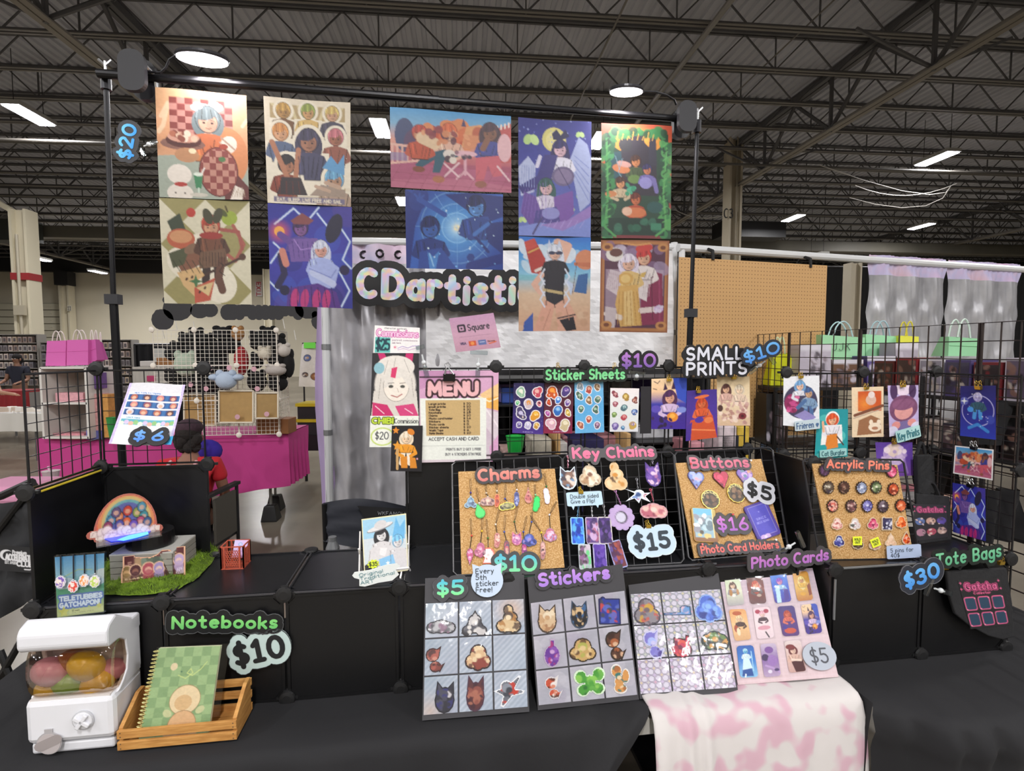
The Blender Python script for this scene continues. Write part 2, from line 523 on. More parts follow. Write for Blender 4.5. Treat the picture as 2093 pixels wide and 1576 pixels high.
class Cv:
 """a picture plane, 0-100 across and down"""
 def __init__(s,w,h,col='#ffffff'):
  s.w,s.h = w,h
  W2,H2 = w * 2,h * 2
  s.a = np.empty((H2,W2,3),np.float32)
  s.a[:] = lin(col)
  s.X,s.Y = np.meshgrid((np.arange(W2) + .5) / W2 * 100,(np.arange(H2) + .5) / H2 * 100)
  s.asp = h / w
  s.cut = None
 def put(s,m,col,a=1.0):
  m = m.astype(np.float32)[...,None] * a
  s.a = s.a * (1 - m) + np.array(lin(col),np.float32) * m
  return s
 def em(s,cx,cy,rx,ry=None,rot=0):
  dx,dy = s.X - cx,(s.Y - cy) * s.asp
  ry = rx if ry is None else ry
  if rot:
   c,q = math.cos(R_(rot)),math.sin(R_(rot))
   dx,dy = dx * c + dy * q,-dx * q + dy * c
  return (dx / rx) ** 2 + (dy / ry) ** 2 <= 1
 def e(s,cx,cy,rx,ry,col,rot=0,a=1.0): return s.put(s.em(cx,cy,rx,ry,rot),col,a)
 def r(s,x0,y0,x1,y1,col,a=1.0): return s.put((s.X >= x0) & (s.X <= x1) & (s.Y >= y0) & (s.Y <= y1),col,a)
 def p(s,pts,col,a=1.0): return s.put(s.pm(pts),col,a)
 def pm(s,pts):
  m = np.zeros(s.X.shape,bool)
  for (x1,y1),(x2,y2) in zip(pts,pts[1:] + pts[:1]):
   if y1 == y2: continue
   m ^= ((s.Y < y1) != (s.Y < y2)) & (s.X < (x2 - x1) * (s.Y - y1) / (y2 - y1) + x1)
  return m
 def s_(s,pts,wd,col,a=1.0):
  m = np.zeros(s.X.shape,bool)
  for (x1,y1),(x2,y2) in zip(pts,pts[1:]):
   ax,ay,dx,dy = s.X - x1,(s.Y - y1) * s.asp,x2 - x1,(y2 - y1) * s.asp
   t = np.clip((ax * dx + ay * dy) / (dx * dx + dy * dy + 1e-9),0,1)
   m |= (ax - t * dx) ** 2 + (ay - t * dy) ** 2 <= (wd / 2) ** 2
  return s.put(m,col,a)
 def g(s,cols,x0=0,y0=0,x1=0,y1=100):
  t = ((s.X - x0) * (x1 - x0) + (s.Y - y0) * (y1 - y0)) / ((x1 - x0) ** 2 + (y1 - y0) ** 2)
  t = np.clip(t,0,1) * (len(cols) - 1)
  L = np.array([lin(c) for c in cols],np.float32)
  i = np.minimum(t.astype(int),len(cols) - 2)
  f = (t - i)[...,None]
  s.a = L[i] * (1 - f) + L[i + 1] * f
  return s
 def glow(s,cx,cy,r,col,a=1.0):
  d = np.sqrt((s.X - cx) ** 2 + ((s.Y - cy) * s.asp) ** 2) / r
  return s.put(np.clip(1 - d,0,1) ** 1.5,col,a)
 def chk(s,x0,y0,x1,y1,nx,ny,c1,c2):
  m = (s.X >= x0) & (s.X < x1) & (s.Y >= y0) & (s.Y < y1)
  k = (np.floor((s.X - x0) / (x1 - x0) * nx) + np.floor((s.Y - y0) / (y1 - y0) * ny)) % 2
  return s.put(m & (k == 0),c1).put(m & (k == 1),c2)
 def dia(s,nx,ny,c1,c2):
  a,b = s.X / 100 * nx,s.Y / 100 * ny
  k = (np.floor(a + b) + np.floor(a - b)) % 2
  return s.put(k == 0,c1).put(k == 1,c2)
 def star(s,cx,cy,r,col,n=5,q=.45,rot=0):
  return s.p([(cx + r * (1 if i % 2 == 0 else q) * math.sin(math.pi * i / n + rot),cy - r * (1 if i % 2 == 0 else q) * math.cos(math.pi * i / n + rot) / s.asp) for i in range(2 * n)],col)
 def t(s,text,x0,y,x1,h,col,wd,gap=.26):
  let,adv = lay(text,gap)
  k = (x1 - x0) / adv
  for st in let:
   for q in st: s.s_([(x0 + px * k,y - py * h) for px,py in q],wd,col)
  return s
 def spl(s,n,cols,seed,x0=0,y0=0,x1=100,y1=100,r0=2,r1=6,a=.8):
  q = random.Random(seed)
  for _ in range(n):
   s.e(q.uniform(x0,x1),q.uniform(y0,y1),q.uniform(r0,r1),q.uniform(r0,r1),q.choice(cols),q.uniform(0,180),a)
  return s
 def fig(s,cx,cy,h,hair,skin,top,leg=None,long=0,ln=6,edge=None,lean=0,arm=None):
  """an anonymous faceless figure: head at cx, cy, head radius h"""
  k = 1 / s.asp
  Y = lambda v: cy + v * h * k
  X = lambda v: cx + v * h + 0
  if edge: s.e(cx,cy,h * 1.45,h * 1.5,edge); s.p([(X(-2.2),Y(ln)),(X(-2),Y(1.2)),(X(2),Y(1.2)),(X(2.2),Y(ln))],edge)
  if long: s.e(cx,Y(long * .5),h * 1.35,h * (1 + long * .55),hair)
  if leg:
   s.s_([(X(-.5),Y(ln * .55)),(X(-.8 + lean),Y(ln))],h * .9,leg)
   s.s_([(X(.5),Y(ln * .55)),(X(.7 + lean),Y(ln))],h * .9,leg)
  s.s_([(cx,Y(.8)),(cx,Y(1.5))],h * .7,skin)
  s.p([(X(-1.5),Y(1.5)),(X(-.5),Y(1.2)),(X(.5),Y(1.2)),(X(1.5),Y(1.5)),(X(1.1),Y(ln * .6)),(X(-1.1),Y(ln * .6))],top)
  s.s_([(X(-1.3),Y(1.75)),(X(-1.7),Y(2.9)),(X(-.6),Y(3.4))],h * .6,arm or top)
  s.s_([(X(1.3),Y(1.75)),(X(1.8),Y(2.8)),(X(.9),Y(3.3))],h * .6,arm or top)
  dk = lambda c,f: tuple(min(1,x * f) for x in [int(c[i:i + 2],16) / 255 for i in (1,3,5)])
  for q in ((-.7,1.6,-.4,ln * .5),(.5,1.7,.2,ln * .55),(.9,2.2,.6,ln * .58)): s.s_([(X(q[0]),Y(q[1])),(X(q[2]),Y(q[3]))],h * .09,dk(top,.62))
  s.s_([(X(-1),Y(1.6)),(X(-.8),Y(ln * .5))],h * .14,dk(top,1.25))
  s.s_([(X(-1.5),Y(1.55)),(X(-1.1),Y(ln * .6)),(X(1.1),Y(ln * .6)),(X(1.5),Y(1.55))],h * .09,dk(top,.4))
  s.e(cx,cy,h * 1.06,h * 1.18,dk(hair,.5)).e(cx,cy,h,h * 1.12,hair)
  s.e(cx,Y(.28),h * .8,h * .84,dk(skin,.6)).e(cx,Y(.28),h * .76,h * .8,skin).e(X(.3),Y(.45),h * .42,h * .52,dk(skin,.88),0,.7)
  s.e(X(-.2),Y(-.42),h * .85,h * .5,hair,-12)
  for i in range(5): s.s_([(X(-.8 + .35 * i),Y(-.95 + .1 * abs(i - 2))),(X(-.95 + .45 * i),Y(-.1 + .1 * i % .3))],h * .07,dk(hair,.6 if i % 2 else 1.35))
  for k_ in (-1,1):
   s.e(X(.34 * k_),Y(.3),h * .11,h * .09,'#2a2024')
   s.s_([(X(.5 * k_),Y(.08)),(X(.2 * k_),Y(.06))],h * .06,dk(hair,.5))
  s.s_([(X(-.2),Y(.74)),(X(.06),Y(.8)),(X(.28),Y(.7))],h * .07,dk(skin,.5))
  return s
 def out(s):
  a = s.a.reshape(s.h,2,s.w,2,3).mean((1,3))
  n = np.random.RandomState(s.w * 7 + s.h).rand(s.h,s.w)
  for _ in range(2): n = (n + np.roll(n,1,0) + np.roll(n,1,1) + np.roll(n,-1,1)) / 4
  return a * (1 + .22 * (n[...,None] - .5))
def sheet_mesh(name,cv,Q,parent=None,off=0.0,n=None,mat=None,wave=0.0,mask=None,label=None,cat=None,group=None,ph=0.0,curl=0.0):
 """the picture cv on the four corners Q (top left, top right, bottom right, bottom left)"""
 a = cv.out()
 h,w = a.shape[:2]
 q = [np.array(p) for p in Q]
 s,t = np.meshgrid(np.linspace(0,1,w),np.linspace(0,1,h))
 s,t = s[...,None],t[...,None]
 P = (q[0] * (1 - s) + q[1] * s) * (1 - t) + (q[3] * (1 - s) + q[2] * s) * t
 if n is None:
  n = (Q[1] - Q[0]).cross(Q[3] - Q[0]).normalized()
  if n.dot(CAMP - Q[0]) < 0: n = -n
 P = P + np.array(n) * (off + wave * np.sin(s * 5.2 + t * 2.1 + ph) + curl * (t ** 2))
 base = wloc(parent) if parent else (Q[2] + Q[3]) / 2
 V = (P - np.array(base)).reshape(-1,3)
 i = np.arange(h * w).reshape(h,w)
 Fq = np.stack([i[:-1,:-1],i[1:,:-1],i[1:,1:],i[:-1,1:]],-1).reshape(-1,4)
 if mask is not None:
  mk = mask.reshape(h,2,w,2).mean((1,3)) > .5
  Fq = Fq[(mk[:-1,:-1] & mk[1:,1:] & mk[1:,:-1] & mk[:-1,1:]).reshape(-1)]
 me = bpy.data.meshes.new(name)
 me.vertices.add(len(V))
 me.vertices.foreach_set('co',V.astype(np.float32).ravel())
 nf = len(Fq)
 me.loops.add(nf * 4)
 me.polygons.add(nf)
 me.loops.foreach_set('vertex_index',Fq.astype(np.int32).ravel())
 me.polygons.foreach_set('loop_start',np.arange(0,nf * 4,4,dtype=np.int32))
 me.polygons.foreach_set('use_smooth',[True] * nf)
 me.update(calc_edges=True)
 c = np.ones((h * w,4),np.float32)
 c[:,:3] = a.reshape(-1,3)
 set_col(me,c)
 me.materials.append(mat or PRINT)
 o = link(name,me,parent,None if parent else base)
 props(o,label,cat,group,None)
 return o
# ================================================================== THE HALL
ZD,ZJ,ZG = 8.95,8.13,7.4
B0,B1,A0,A1 = -26.0,74.0,-52.0,56.0
floor_m = ramp_mat([(.3,'#5f584e'),(.5,'#7a7265'),(.7,'#8c8475')],.25,.55,detail=8)
deck_m = M('#bcbfca',.6,noise=.15,scale=.35)
joist_m = M('#5c5c5e',.55,noise=.12,scale=1.0)
chord_m = M('#77746f',.5)
gird_m = M('#87827a',.5)
dark_m = M('#2a2a2b',.6)
beige_m = M('#e2dac4',.7,noise=.03,scale=.6)
cream_m = M('#d8d0b8',.6)
def hbox(mb,a0,a1,b0,b1,z0,z1): return mb.box(Hh((a0 + a1) / 2,(b0 + b1) / 2,(z0 + z1) / 2),(a1 - a0,b1 - b0,z1 - z0),HF)
hbox(MB(),A0,A1,B0,B1,-.1,0).build('floor',floor_m,kind='structure')
mb,vs,fs = MB(),[],[]
x,k = A0,0
prof = [(0,0),(.1,0),(.13,.05),(.2,.05),(.23,0)]
while x < A1:
 for dx,dz in prof[:-1]: vs += [Hh(x + dx,B0,ZD + dz),Hh(x + dx,B1,ZD + dz)]
 x += .23
n = len(vs) // 2
mb.add(vs,[(2 * i,2 * i + 1,2 * i + 3,2 * i + 2) for i in range(n - 1)])
ceiling = mb.build('ceiling',deck_m,kind='structure')
hbox(MB(),A0,A1,B0,B1,ZD + .12,ZD + .2).build('roof',dark_m,ceiling)
base = Hh(0,0,0)
j = MB()
L0,L1 = A0,A1
for dy in (-.055,.055):
 j.mat(1)
 j.box(Hh((L0 + L1) / 2,dy,ZJ + .01),(L1 - L0,.06,.018),HF)
 j.mat(0)
 j.box(Hh((L0 + L1) / 2,dy * .5,ZJ + .045),(L1 - L0,.014,.07),HF)
 j.box(Hh((L0 + L1) / 2,dy,ZD - .03),(L1 - L0,.06,.05),HF)
step,a = .74,L0
s = 0
while a < L1 - step:
 p,q = (ZJ + .03,ZD - .05) if s % 2 == 0 else (ZD - .05,ZJ + .03)
 j.bar(Hh(a,0,p),Hh(a + step,0,q),.02,4)
 if s % 2 == 0 and s % 4 == 0: j.bar(Hh(a,0,ZJ),Hh(a,0,ZD - .02),.02,4)
 a += step
 s += 1
jt = j.build('joist',[joist_m,chord_m],ceiling)
first = True
for k in range(-4,40):
 off = hy * (10.42 + 1.51 * k)
 if first: jt.location = off; first = False
 else:
  o = jt.copy()
  COL.objects.link(o)
  o.parent = ceiling
  o.location = off
g = MB()
g.mat(1)
for dx in (-.075,.075):
 g.box(Hh(dx,(B0 + B1) / 2,ZG + .02),(.12,B1 - B0,.03),HF)
 g.box(Hh(dx * .25,(B0 + B1) / 2,ZG + .08),(.02,B1 - B0,.12),HF)
g.mat(0)
for dx in (-.08,.08): g.box(Hh(dx,(B0 + B1) / 2,ZD - .12),(.12,B1 - B0,.16),HF)
b,s = B0,0
while b < B1 - 1.6:
 z = (ZG + .06,ZD - .2) if s % 2 == 0 else (ZD - .2,ZG + .06)
 g.bar(Hh(0,b,z[0]),Hh(0,b + 1.51,z[1]),.05,4)
 if s % 2 == 0: g.bar(Hh(0,b,ZG),Hh(0,b,ZD - .1),.05,4)
 if s % 4 == 0:
  for d in (-1,1): g.bar(Hh(d * 1.7,b,ZJ),Hh(0,b,ZG + .05),.035,4)
 b += 1.51
 s += 1
gt = g.build('girder',[joist_m,gird_m],ceiling)
for i,a in enumerate((-7.06,9.55,26.2,-23.7)):
 if i == 0: gt.location = hx * a
 else:
  o = gt.copy()
  COL.objects.link(o)
  o.parent = ceiling
  o.location = hx * a
MB().bar(Hh(4.85,B0,8.0),Hh(4.85,60,8.0),.06,8).build('pipe',M('#8d8b88',.4),ceiling)
MB().bar(Hh(-50,15.3,7.25),Hh(50,15.3,7.25),.035,8).build('pipe',M('#55524e',.5),ceiling)
MB().bar(Hh(-50,28.5,7.3),Hh(50,28.5,7.3),.06,8).build('pipe',chord_m,ceiling)
MB().bar(Hh(2.9,8,7.8),Hh(2.9,50,7.8),.02,6).build('pipe',chord_m,ceiling)
MB().bar(Hh(7.0,8,8.3),Hh(7.0,50,8.3),.016,6).build('pipe',chord_m,ceiling)
hbox(MB(),-50,50,26.2,26.7,6.95,7.45).build('duct',M('#6d6a60',.55,noise=.15,scale=.7),ceiling)
hbox(MB(),-25,-18.5,25.2,26.0,6.6,7.5).build('duct',M('#3f4340',.6),ceiling)
hbox(MB(),12.3,15.5,24.4,25.4,7.2,7.9).build('duct',dark_m,ceiling)
q = [Hh(10.5 + 7 * math.sin(i * .35) * .5 + i * .45,15 + .3 * i,7.2 - .5 * math.sin(math.pi * (i % 5) / 5)) for i in range(11)]
MB().tube(q,.012,5).build('cable',M('#b9b6b0',.5),ceiling)
for a0,b0,sp in ((13.2,17.0,3.2),(8.4,20.5,2.4),(6.0,22.5,3.0)):
 MB().tube([Hh(a0 + sp * t / 8,b0 - .5 * t / 8,7.3 - 1.6 * (t / 8) * (1 - t / 8) * .9) for t in range(9)],.014,5).build('cable',M('#b9b6b0',.5),ceiling)
def wall(nm,a0,a1,b0,b1,m,z1=ZD): return hbox(MB(),a0,a1,b0,b1,0,z1).build(nm,m,kind='structure')
wb = wall('wall_back',A0,A1,40.0,40.3,beige_m)
wall('wall_left',A0 - .3,A0,B0,B1,beige_m)
wall('wall_right',A1,A1 + .3,B0,B1,M('#56544f',.7))
wall('wall_front',A0,A1,B0 - .3,B0,beige_m)
hbox(MB(),A0,A1,39.5,39.99,7.3,ZD).build('soffit',dark_m,wb)
def onB(x,y,b): return PB(b).hit((x,y))
def ha(p): return p.dot(hx)
sl_m,gap_m = M('#d9d3bd',.55),M('#8a8474',.7)
for n_,(x0,x1) in enumerate(((-60,50),(81,134))):
 a0,a1 = ha(onB(x0,690,39.7)),ha(onB(x1,690,39.7))
 z1 = onB(x1,620,39.7).z
 d = hbox(MB(),a0,a1,39.75,39.95,0,z1).build('door_%d' % (n_ + 1),gap_m,kind='structure')
 nsl = 11
 for i in range(nsl):
  h = z1 / nsl
  sb = MB()
  hbox(sb,a0 + .05,a1 - .05,39.66,39.76,i * h + .03,(i + 1) * h - .03)
  sb.box(Hh(a0 + (a1 - a0) * .5,39.64,i * h + h * .5),(.14,.05,.05),HF)
  sb.build('slat',sl_m,d)
def hcol(nm,a,b,w,z1,m,dp=None):
 mb = MB()
 dp = dp or w
 for s in (-1,1): mb.box(Hh(a + s * w * .42,b,z1 / 2),(w * .16,dp,z1),HF)
 mb.box(Hh(a,b,z1 / 2),(w * .7,dp * .3,z1),HF)
 return mb.build(nm,m,kind='structure')
pc = onB(141,690,39.2)
p1 = hcol('column',ha(pc),39.2,.62,6.6,cream_m)
hbox(MB(),ha(pc) - .42,ha(pc) + .42,38.7,39.5,6.3,7.2).build('capital',dark_m,p1)
pl = PB(38.7)
q = quad(pl,[(137,624),(146,624),(146,636),(137,636)])
cv = Cv(14,18,'#dcd6c4').t('1',20,82,40,62,'#2b2b2b',12).t('1',58,82,78,62,'#2b2b2b',12)
sheet_mesh('number_plate',cv,q,p1)
q = quad(PB(39.9),[(522,576),(536,576),(536,606),(522,606)])
root = thing('exit_sign','white wall sign with red EXIT lettering on the far beige wall','sign',Hh(ha((q[0] + q[1]) / 2),39.9,q[3].z))
MB().box((q[0] + q[2]) / 2,((q[1] - q[0]).length,.06,(q[0] - q[3]).length),HF).build('plate',M('#e8e2e0',.5),root)
cv = Cv(16,36,'#ece6e4')
let,adv = lay('EXIT',.3)
for st in let:
 for s in st: cv.s_([(22 + py * 56,6 + px / adv * 88) for px,py in [(a,1 - b) for a,b in s]],14,'#c0303a')
sheet_mesh('lettering',cv,[p - hy * .04 for p in q],root)
def column_at(px,d,w,z1,m,zt=None):
 p = onY(px,700,d)
 return p,hcol('column',p.dot(hx),p.dot(hy),w,z1,m)
pR,cR = column_at(1490,18.7,.46,9.0,M('#c3b9a4',.6,noise=.05,scale=1))
pl = Pl(pR - hy * .24,hy)
let,adv = lay('C3',.3)
mb = MB()
o_ = pl.hit((1480,445))
for st in let:
 for s in st:
  for a,b in zip(s,s[1:]): mb.bar(o_ + ez * (a[0] * .22) * 0 + hx * a[0] * .2 + ez * a[1] * .3,o_ + hx * b[0] * .2 + ez * b[1] * .3,.022,4)
mb.build('lettering',dark_m,cR)
MB().bar(pR - hy * .25 + hx * .02,pR - hy * .25 + hx * .02 + ez * 7,.03,6).build('conduit',M('#9a917f',.5),cR)
pL,cL = column_at(62,17.0,.5,6.2,cream_m)
hbox(MB(),pL.dot(hx) - .27,pL.dot(hx) + .27,pL.dot(hy) - .27,pL.dot(hy) + .27,onY(62,574,17).z,onY(62,560,17).z).build('red_band',M('#9a2a2e',.5),cL)
MB().bar(pL - hy * .3 - ez * pL.z,Vector((pL.x,pL.y,5.4)) - hy * .3,.045,8).build('conduit',M('#b4ac99',.5),cL)
MB().box(Vector((pL.x,pL.y,onY(62,636,17).z)) - hy * .33,(.3,.12,.3),HF).build('junction_box',M('#b0a894',.5),cL)
MB().bar(Vector((pL.x,pL.y,6.0)),Vector((pL.x - 2.2,pL.y,7.3)),.1,4).build('brace',cream_m,cL)
column_at(1737,12.6,.27,3.8,M('#b9b09c',.6))
column_at(552,34.0,.5,7,cream_m)
def drape(nm,p0,p1,z0,z1,m,folds,amp,label,cat,n=90,rod=True,rows=3):
 d = p1 - p0
 nn = Vector((-d.y,d.x,0)).normalized()
 G = []
 for r in range(rows + 1):
  z = z1 + (z0 - z1) * r / rows
  G.append([p0 + d * (i / n) + nn * (amp * (.4 + .6 * r / rows) * math.sin(i / n * folds * 2 * math.pi + .6 * math.sin(i * .37)) + .3 * amp * math.sin(i * .9)) + ez * z for i in range(n + 1)])
 root = thing(nm,label,cat,Vector(((p0.x + p1.x) / 2,(p0.y + p1.y) / 2,z0)))
 MB().sheet(G).build('curtain',m,root,smooth=True)
 if rod:
  r = MB().bar(p0 + ez * z1,p1 + ez * z1,.03,8)
  r.bar(p0 + ez * 0,p0 + ez * z1,.03,8).bar(p1,p1 + ez * z1,.03,8)
  r.build('pole',M('#3a3a3c',.4,.5),root)
 return root
drape('drape',Hh(5.2,13.2,0),Hh(15.5,13.2,0),.02,3.95,M('#161617',.9),34,.06,'tall black drape hanging beyond the pegboard','drape',260)
p0,p1 = onY(275,700,13.0),onY(346,700,13.0)
drape('drape',Vector((p0.x,13,0)),Vector((p1.x + 1.4,13,0)),.02,onY(300,704,13).z,M('#1b1c20',.9),12,.05,'dark drape below the beige wall behind the grid stand','drape',90)
lens_m = M('#f4f1ff',.4,emit=26.0)
fix_m = M('#b9b9b4',.5,.3)
def fixture(p,label,ln=1.15,wd=.38,lamp=True,rz=HALL + math.pi / 2):
 R = Matrix.Rotation(rz,3,'Z')
 root = thing('ceiling_light',label,'ceiling light',p,'high bay ceiling lights')
 MB().box(p + ez * .06,(ln + .06,wd + .06,.1),R).build('housing',fix_m,root)
 for s in (-1,1): MB().box(p + R @ Vector((0,s * wd * .26,-.005)),(ln,wd * .42,.03),R).build('lens',lens_m,root)
 for s in (-1,1): MB().bar(p + R @ Vector((s * ln * .4,0,.1)),p + R @ Vector((s * ln * .4,0,ZD - p.z)),.008,4).build('hanger',dark_m,root)
 if lamp: area(p - ez * .03,ln,wd,LAMP_W,rz)
def area(p,a,b,w,rz=0.0,col=(1,.98,.965)):
 l = bpy.data.lights.new('lamp','AREA')
 l.shape,l.size,l.size_y,l.energy,l.color = 'RECTANGLE',a,b,w,col
 o = bpy.data.objects.new('lamp',l)
 COL.objects.link(o)
 o.location = p
 o.rotation_euler = (0,0,rz)
 return o
ZL = 7.6
for (x,y,lb) in [(60,236,'large bright ceiling light at the left edge of the frame'),(778,263,'twin tube ceiling light glowing beside the cafe terrace print'),
                   (1224,288,'ceiling light half hidden beside the jungle print'),(822,412,'small ceiling light just left of the blue star print'),
                   (1914,325,'largest ceiling light on the right, above the silver curtain'),(1621,446,'ceiling light right of the column lettered C3'),
                   (1883,463,'small ceiling light low in the upper right, under the largest one'),(1670,523,'tiny ceiling light above the pegboard edge'),
                   (522,491,'small ceiling light between the two left columns of prints'),(232,486,'ceiling light crossed by the left banner pole'),
                   (200,556,'ceiling light above the beige wall by the left pole'),(80,530,'ceiling light beside the red banded column'),
                   (1756,568,'tiny ceiling light low beside the far right column')]:
 fixture(onZ(x,y,ZL if y < 510 else 6.5),lb)
for a in (-16,-8,0,8,16):
 for b in (-14,-8,-3):  # unseen fixtures added to throw more light on the stall front
  fixture(Hh(a,b,ZL),'added ceiling light behind the viewer, %s row, %s' % ({-3: 'nearest',-8: 'middle',-14: 'farthest'}[b],{-16: 'far left',-8: 'left',0: 'centre',8: 'right',16: 'far right'}[a]))
for a,lb in ((-20,'far left'),(-12.5,'left'),(12,'far right')):  # further fixtures added out of view to even out the light
 fixture(Hh(a,4.5,ZL),'added ceiling light high above the stalls out of frame, ' + lb)
# ================================================================== THE STALL: table, cloths, cube shelf, mesh, backdrop
ZT,ZC,ZC2,ZC3,CB = .736,1.051,1.366,1.681,.315
cloth_m = M('#17171a',.85,bump=.12,scale=30)
def leg(mb,p,z1,r=.014): mb.bar(p,Vector((p.x,p.y,z1)),r,8)
def ftable(label,u0,u1,v0,v1,z):
 t = thing('folding_table',label,'table',W((u0 + u1) / 2,(v0 + v1) / 2,0))
 MB().box(W((u0 + u1) / 2,(v0 + v1) / 2,z - .03),(u1 - u0,v1 - v0,.045)).build('tabletop',M('#b9b7b0',.5),t)
 for u in (u0 + .2,u1 - .06):
  for v in (v0 + .06,v1 - .06):
   q = MB()
   leg(q,W(u,v,0),z - .05)
   q.build('leg',M('#4b4b4d',.4,.5),t)
 return t
ftable('long folding table under the black cloth and cube shelf',-.575,1.93,-.19,.52,ZT - .012)
ftable('folding table under the black cloth on the right',2.06,3.0,-.24,.36,ZT - .012)
def smooth(t): t = max(0,min(1,t)); return t * t * (3 - 2 * t)
G = []
US = [-.585 + i * (1.9 / 110) for i in range(111)]
prof = [(.5,0),(.2,0),(-.05,0),(-.13,0),(-.185,-.002),(-.205,-.012),(-.215,-.04),(-.222,-.1),(-.228,-.2),(-.235,-.32),(-.24,-.46),(-.245,-.62)]
for v,dz in prof:
 row = []
 for u in US:
  drop = max(0,-dz)
  k = smooth((u - .9) / .42)
  fold = (.012 * math.sin(u * 17) + .01 * math.sin(u * 31 + 1)) * min(1,drop * 5)
  lift = k * drop
  uu = u - lift * .62 * k
  zz = dz * (1 - .28 * k) + (.018 * k * math.sin(u * 40) if drop > 0 else .004 * k * math.sin(u * 23 + v * 9))
  wr = .0015 * (math.sin(u * 13 + v * 7) + math.sin(u * 5 - v * 19)) if drop < .002 else 0
  row.append(W(uu,v - fold - .05 * k * min(1,drop * 3),ZT + .002 + wr + zz))
 G.append(row)
MB().sheet(G).build('tablecloth',cloth_m,label='matte black cloth draped over the long table, right corner hanging loose',cat='tablecloth',smooth=True)
G = [[W(-.585 - .01 * min(1,d * 9) - .008 * math.sin(v * 30) * min(1,d * 4),v,ZT + .002 - d) for v in [-.2 + i * .7 / 24 for i in range(25)]] for d in (0,.02,.1,.25,.45,.62)]
MB().sheet(G).build('tablecloth_end',cloth_m,bpy.data.objects['tablecloth'],smooth=True)
G = []
US = [1.95 + i * (1.01 / 70) for i in range(71)]
for v,dz in [(.4,0),(.1,0),(-.1,0),(-.25,0),(-.33,-.001),(-.36,-.01),(-.372,-.03),(-.385,-.07),(-.375,-.1),(-.37,-.13),(-.37,-.25),(-.372,-.45),(-.375,-.68)]:
 row = []
 for u in US:
  drop = -dz
  ruf = .012 * math.sin(u * 55 + 2 * math.sin(u * 9)) * (1 if .02 < drop < .16 else .25 if drop >= .16 else 0)
  wr = .002 * (math.sin(u * 9 + v * 21) + math.sin(u * 17 - v * 13)) if drop < .005 else 0
  cor = .11 * smooth((2.14 - u) / .19) * (1 if v < -.2 else 0)
  row.append(W(u,v - ruf + cor,ZT + .004 + wr + dz + (.006 * math.sin(u * 60) if .02 < drop < .12 else 0)))
 G.append(row)
rc = MB().sheet(G).build('tablecloth',cloth_m,label='black fitted cloth with ruffled front edge on the right table',cat='tablecloth',smooth=True)
G = [[W(1.95 - .012 * min(1,d * 9) - .01 * math.sin(v * 40) * min(1,d * 6),v,ZT + .004 - d) for v in [-.25 + i * .5 / 24 for i in range(25)]] for d in (0,.02,.08,.25,.45,.68)]
MB().sheet(G).build('tablecloth_end',cloth_m,rc,smooth=True)
fleece = ramp_mat([(.0,'#cfcac8'),(.5,'#cbc6c4'),(.6,'#c8a6b2'),(1,'#c09aa6')],.95,14.0,detail=1.0,bump=.3)
G = []
US = [1.312 + i * (.63 / 90) for i in range(91)]
for v,dz in [(.03,.0),(-.06,.001),(-.13,.002),(-.175,.002),(-.205,-.004),(-.222,-.02),(-.232,-.06),(-.238,-.12),(-.243,-.2),(-.248,-.3),(-.252,-.42),(-.255,-.56)]:
 row = []
 for u in US:
  k = u - 1.312
  drop = max(0,-dz)
  fl = math.exp(-((k - .02) / .035) ** 2) + math.exp(-((k - .1) / .02) ** 2) + .9 * math.exp(-((k - .15) / .018) ** 2) + .4 * math.exp(-((k - .3) / .03) ** 2) + .4 * math.exp(-((k - .42) / .03) ** 2)
  pile = (.007 if v < -.1 else 0) * fl
  row.append(W(u + .02 * min(1,drop * 4) * (k / .63 - .3),v - .026 * fl * min(1,drop * 6 + .1) - .004 * math.sin(k * 40) * min(1,drop * 3),ZT + .008 + pile + dz + .004 * math.sin(k * 22)))
 G.append(row)
bl = MB().sheet(G).build('fleece_blanket',fleece,label='white fleece blanket with pink cow spots hanging over the table edge',cat='blanket',smooth=True)
md = bl.modifiers.new('thick','SOLIDIFY')
md.thickness = .008
def panel_mesh(solid):
 q = MB()
 h = CB / 2 - .006
 if solid:
  q.box((0,0,0),(2 * h - .01,.004,2 * h - .01),I3)
  for s in (-1,1):
   q.box((0,-.001,s * h),(2 * h,.008,.008),I3)
   q.box((s * h,-.001,0),(.008,.008,2 * h),I3)
   for t in (-1,1): q.bar((s * h,-.003,t * (h - .03)),(s * (h - .03),-.003,t * h),.003,4)
 else:
  for s in (-1,1):
   q.bar((-h,0,s * h),(h,0,s * h),.0032,6)
   q.bar((s * h,0,-h),(s * h,0,h),.0032,6)
  for i in range(1,7):
   t = -h + 2 * h * i / 7
   q.bar((-h,.003,t),(h,.003,t),.0015,4)
   q.bar((t,-.003,-h),(t,-.003,h),.0015,4)
 o = q.build('panel',BLACK if solid else WIRE,org=(0,0,0))
 me = o.data
 bpy.data.objects.remove(o)
 return me
SOLID,WIREP = panel_mesh(True),panel_mesh(False)
def conn_mesh():
 q = MB().lathe((0,0,0),[(.021,-.004),(.023,0),(.021,.006),(.012,.008)],18)
 for i in range(4): q.box((.019 * math.cos(i * math.pi / 2),.019 * math.sin(i * math.pi / 2),-.006),(.02,.008,.01),I3)
 o = q.build('connector',M('#19191a',.5),org=(0,0,0),smooth=False)
 me = o.data
 bpy.data.objects.remove(o)
 return me
CONN = conn_mesh()
def put(root,name,me,p,R):
 o = link(name,me,root,p - wloc(root))
 o.rotation_euler = R.to_euler()
 return o
RF = BF
RS = Matrix((-ey,ex,ez)).transposed()
RT_ = Matrix((ex,-ez,ey)).transposed()
TOP = SOLID.copy()
TOP.materials[0] = M('#1b1c1f',.3)  # lighter base colour carries the sheen on the top panels
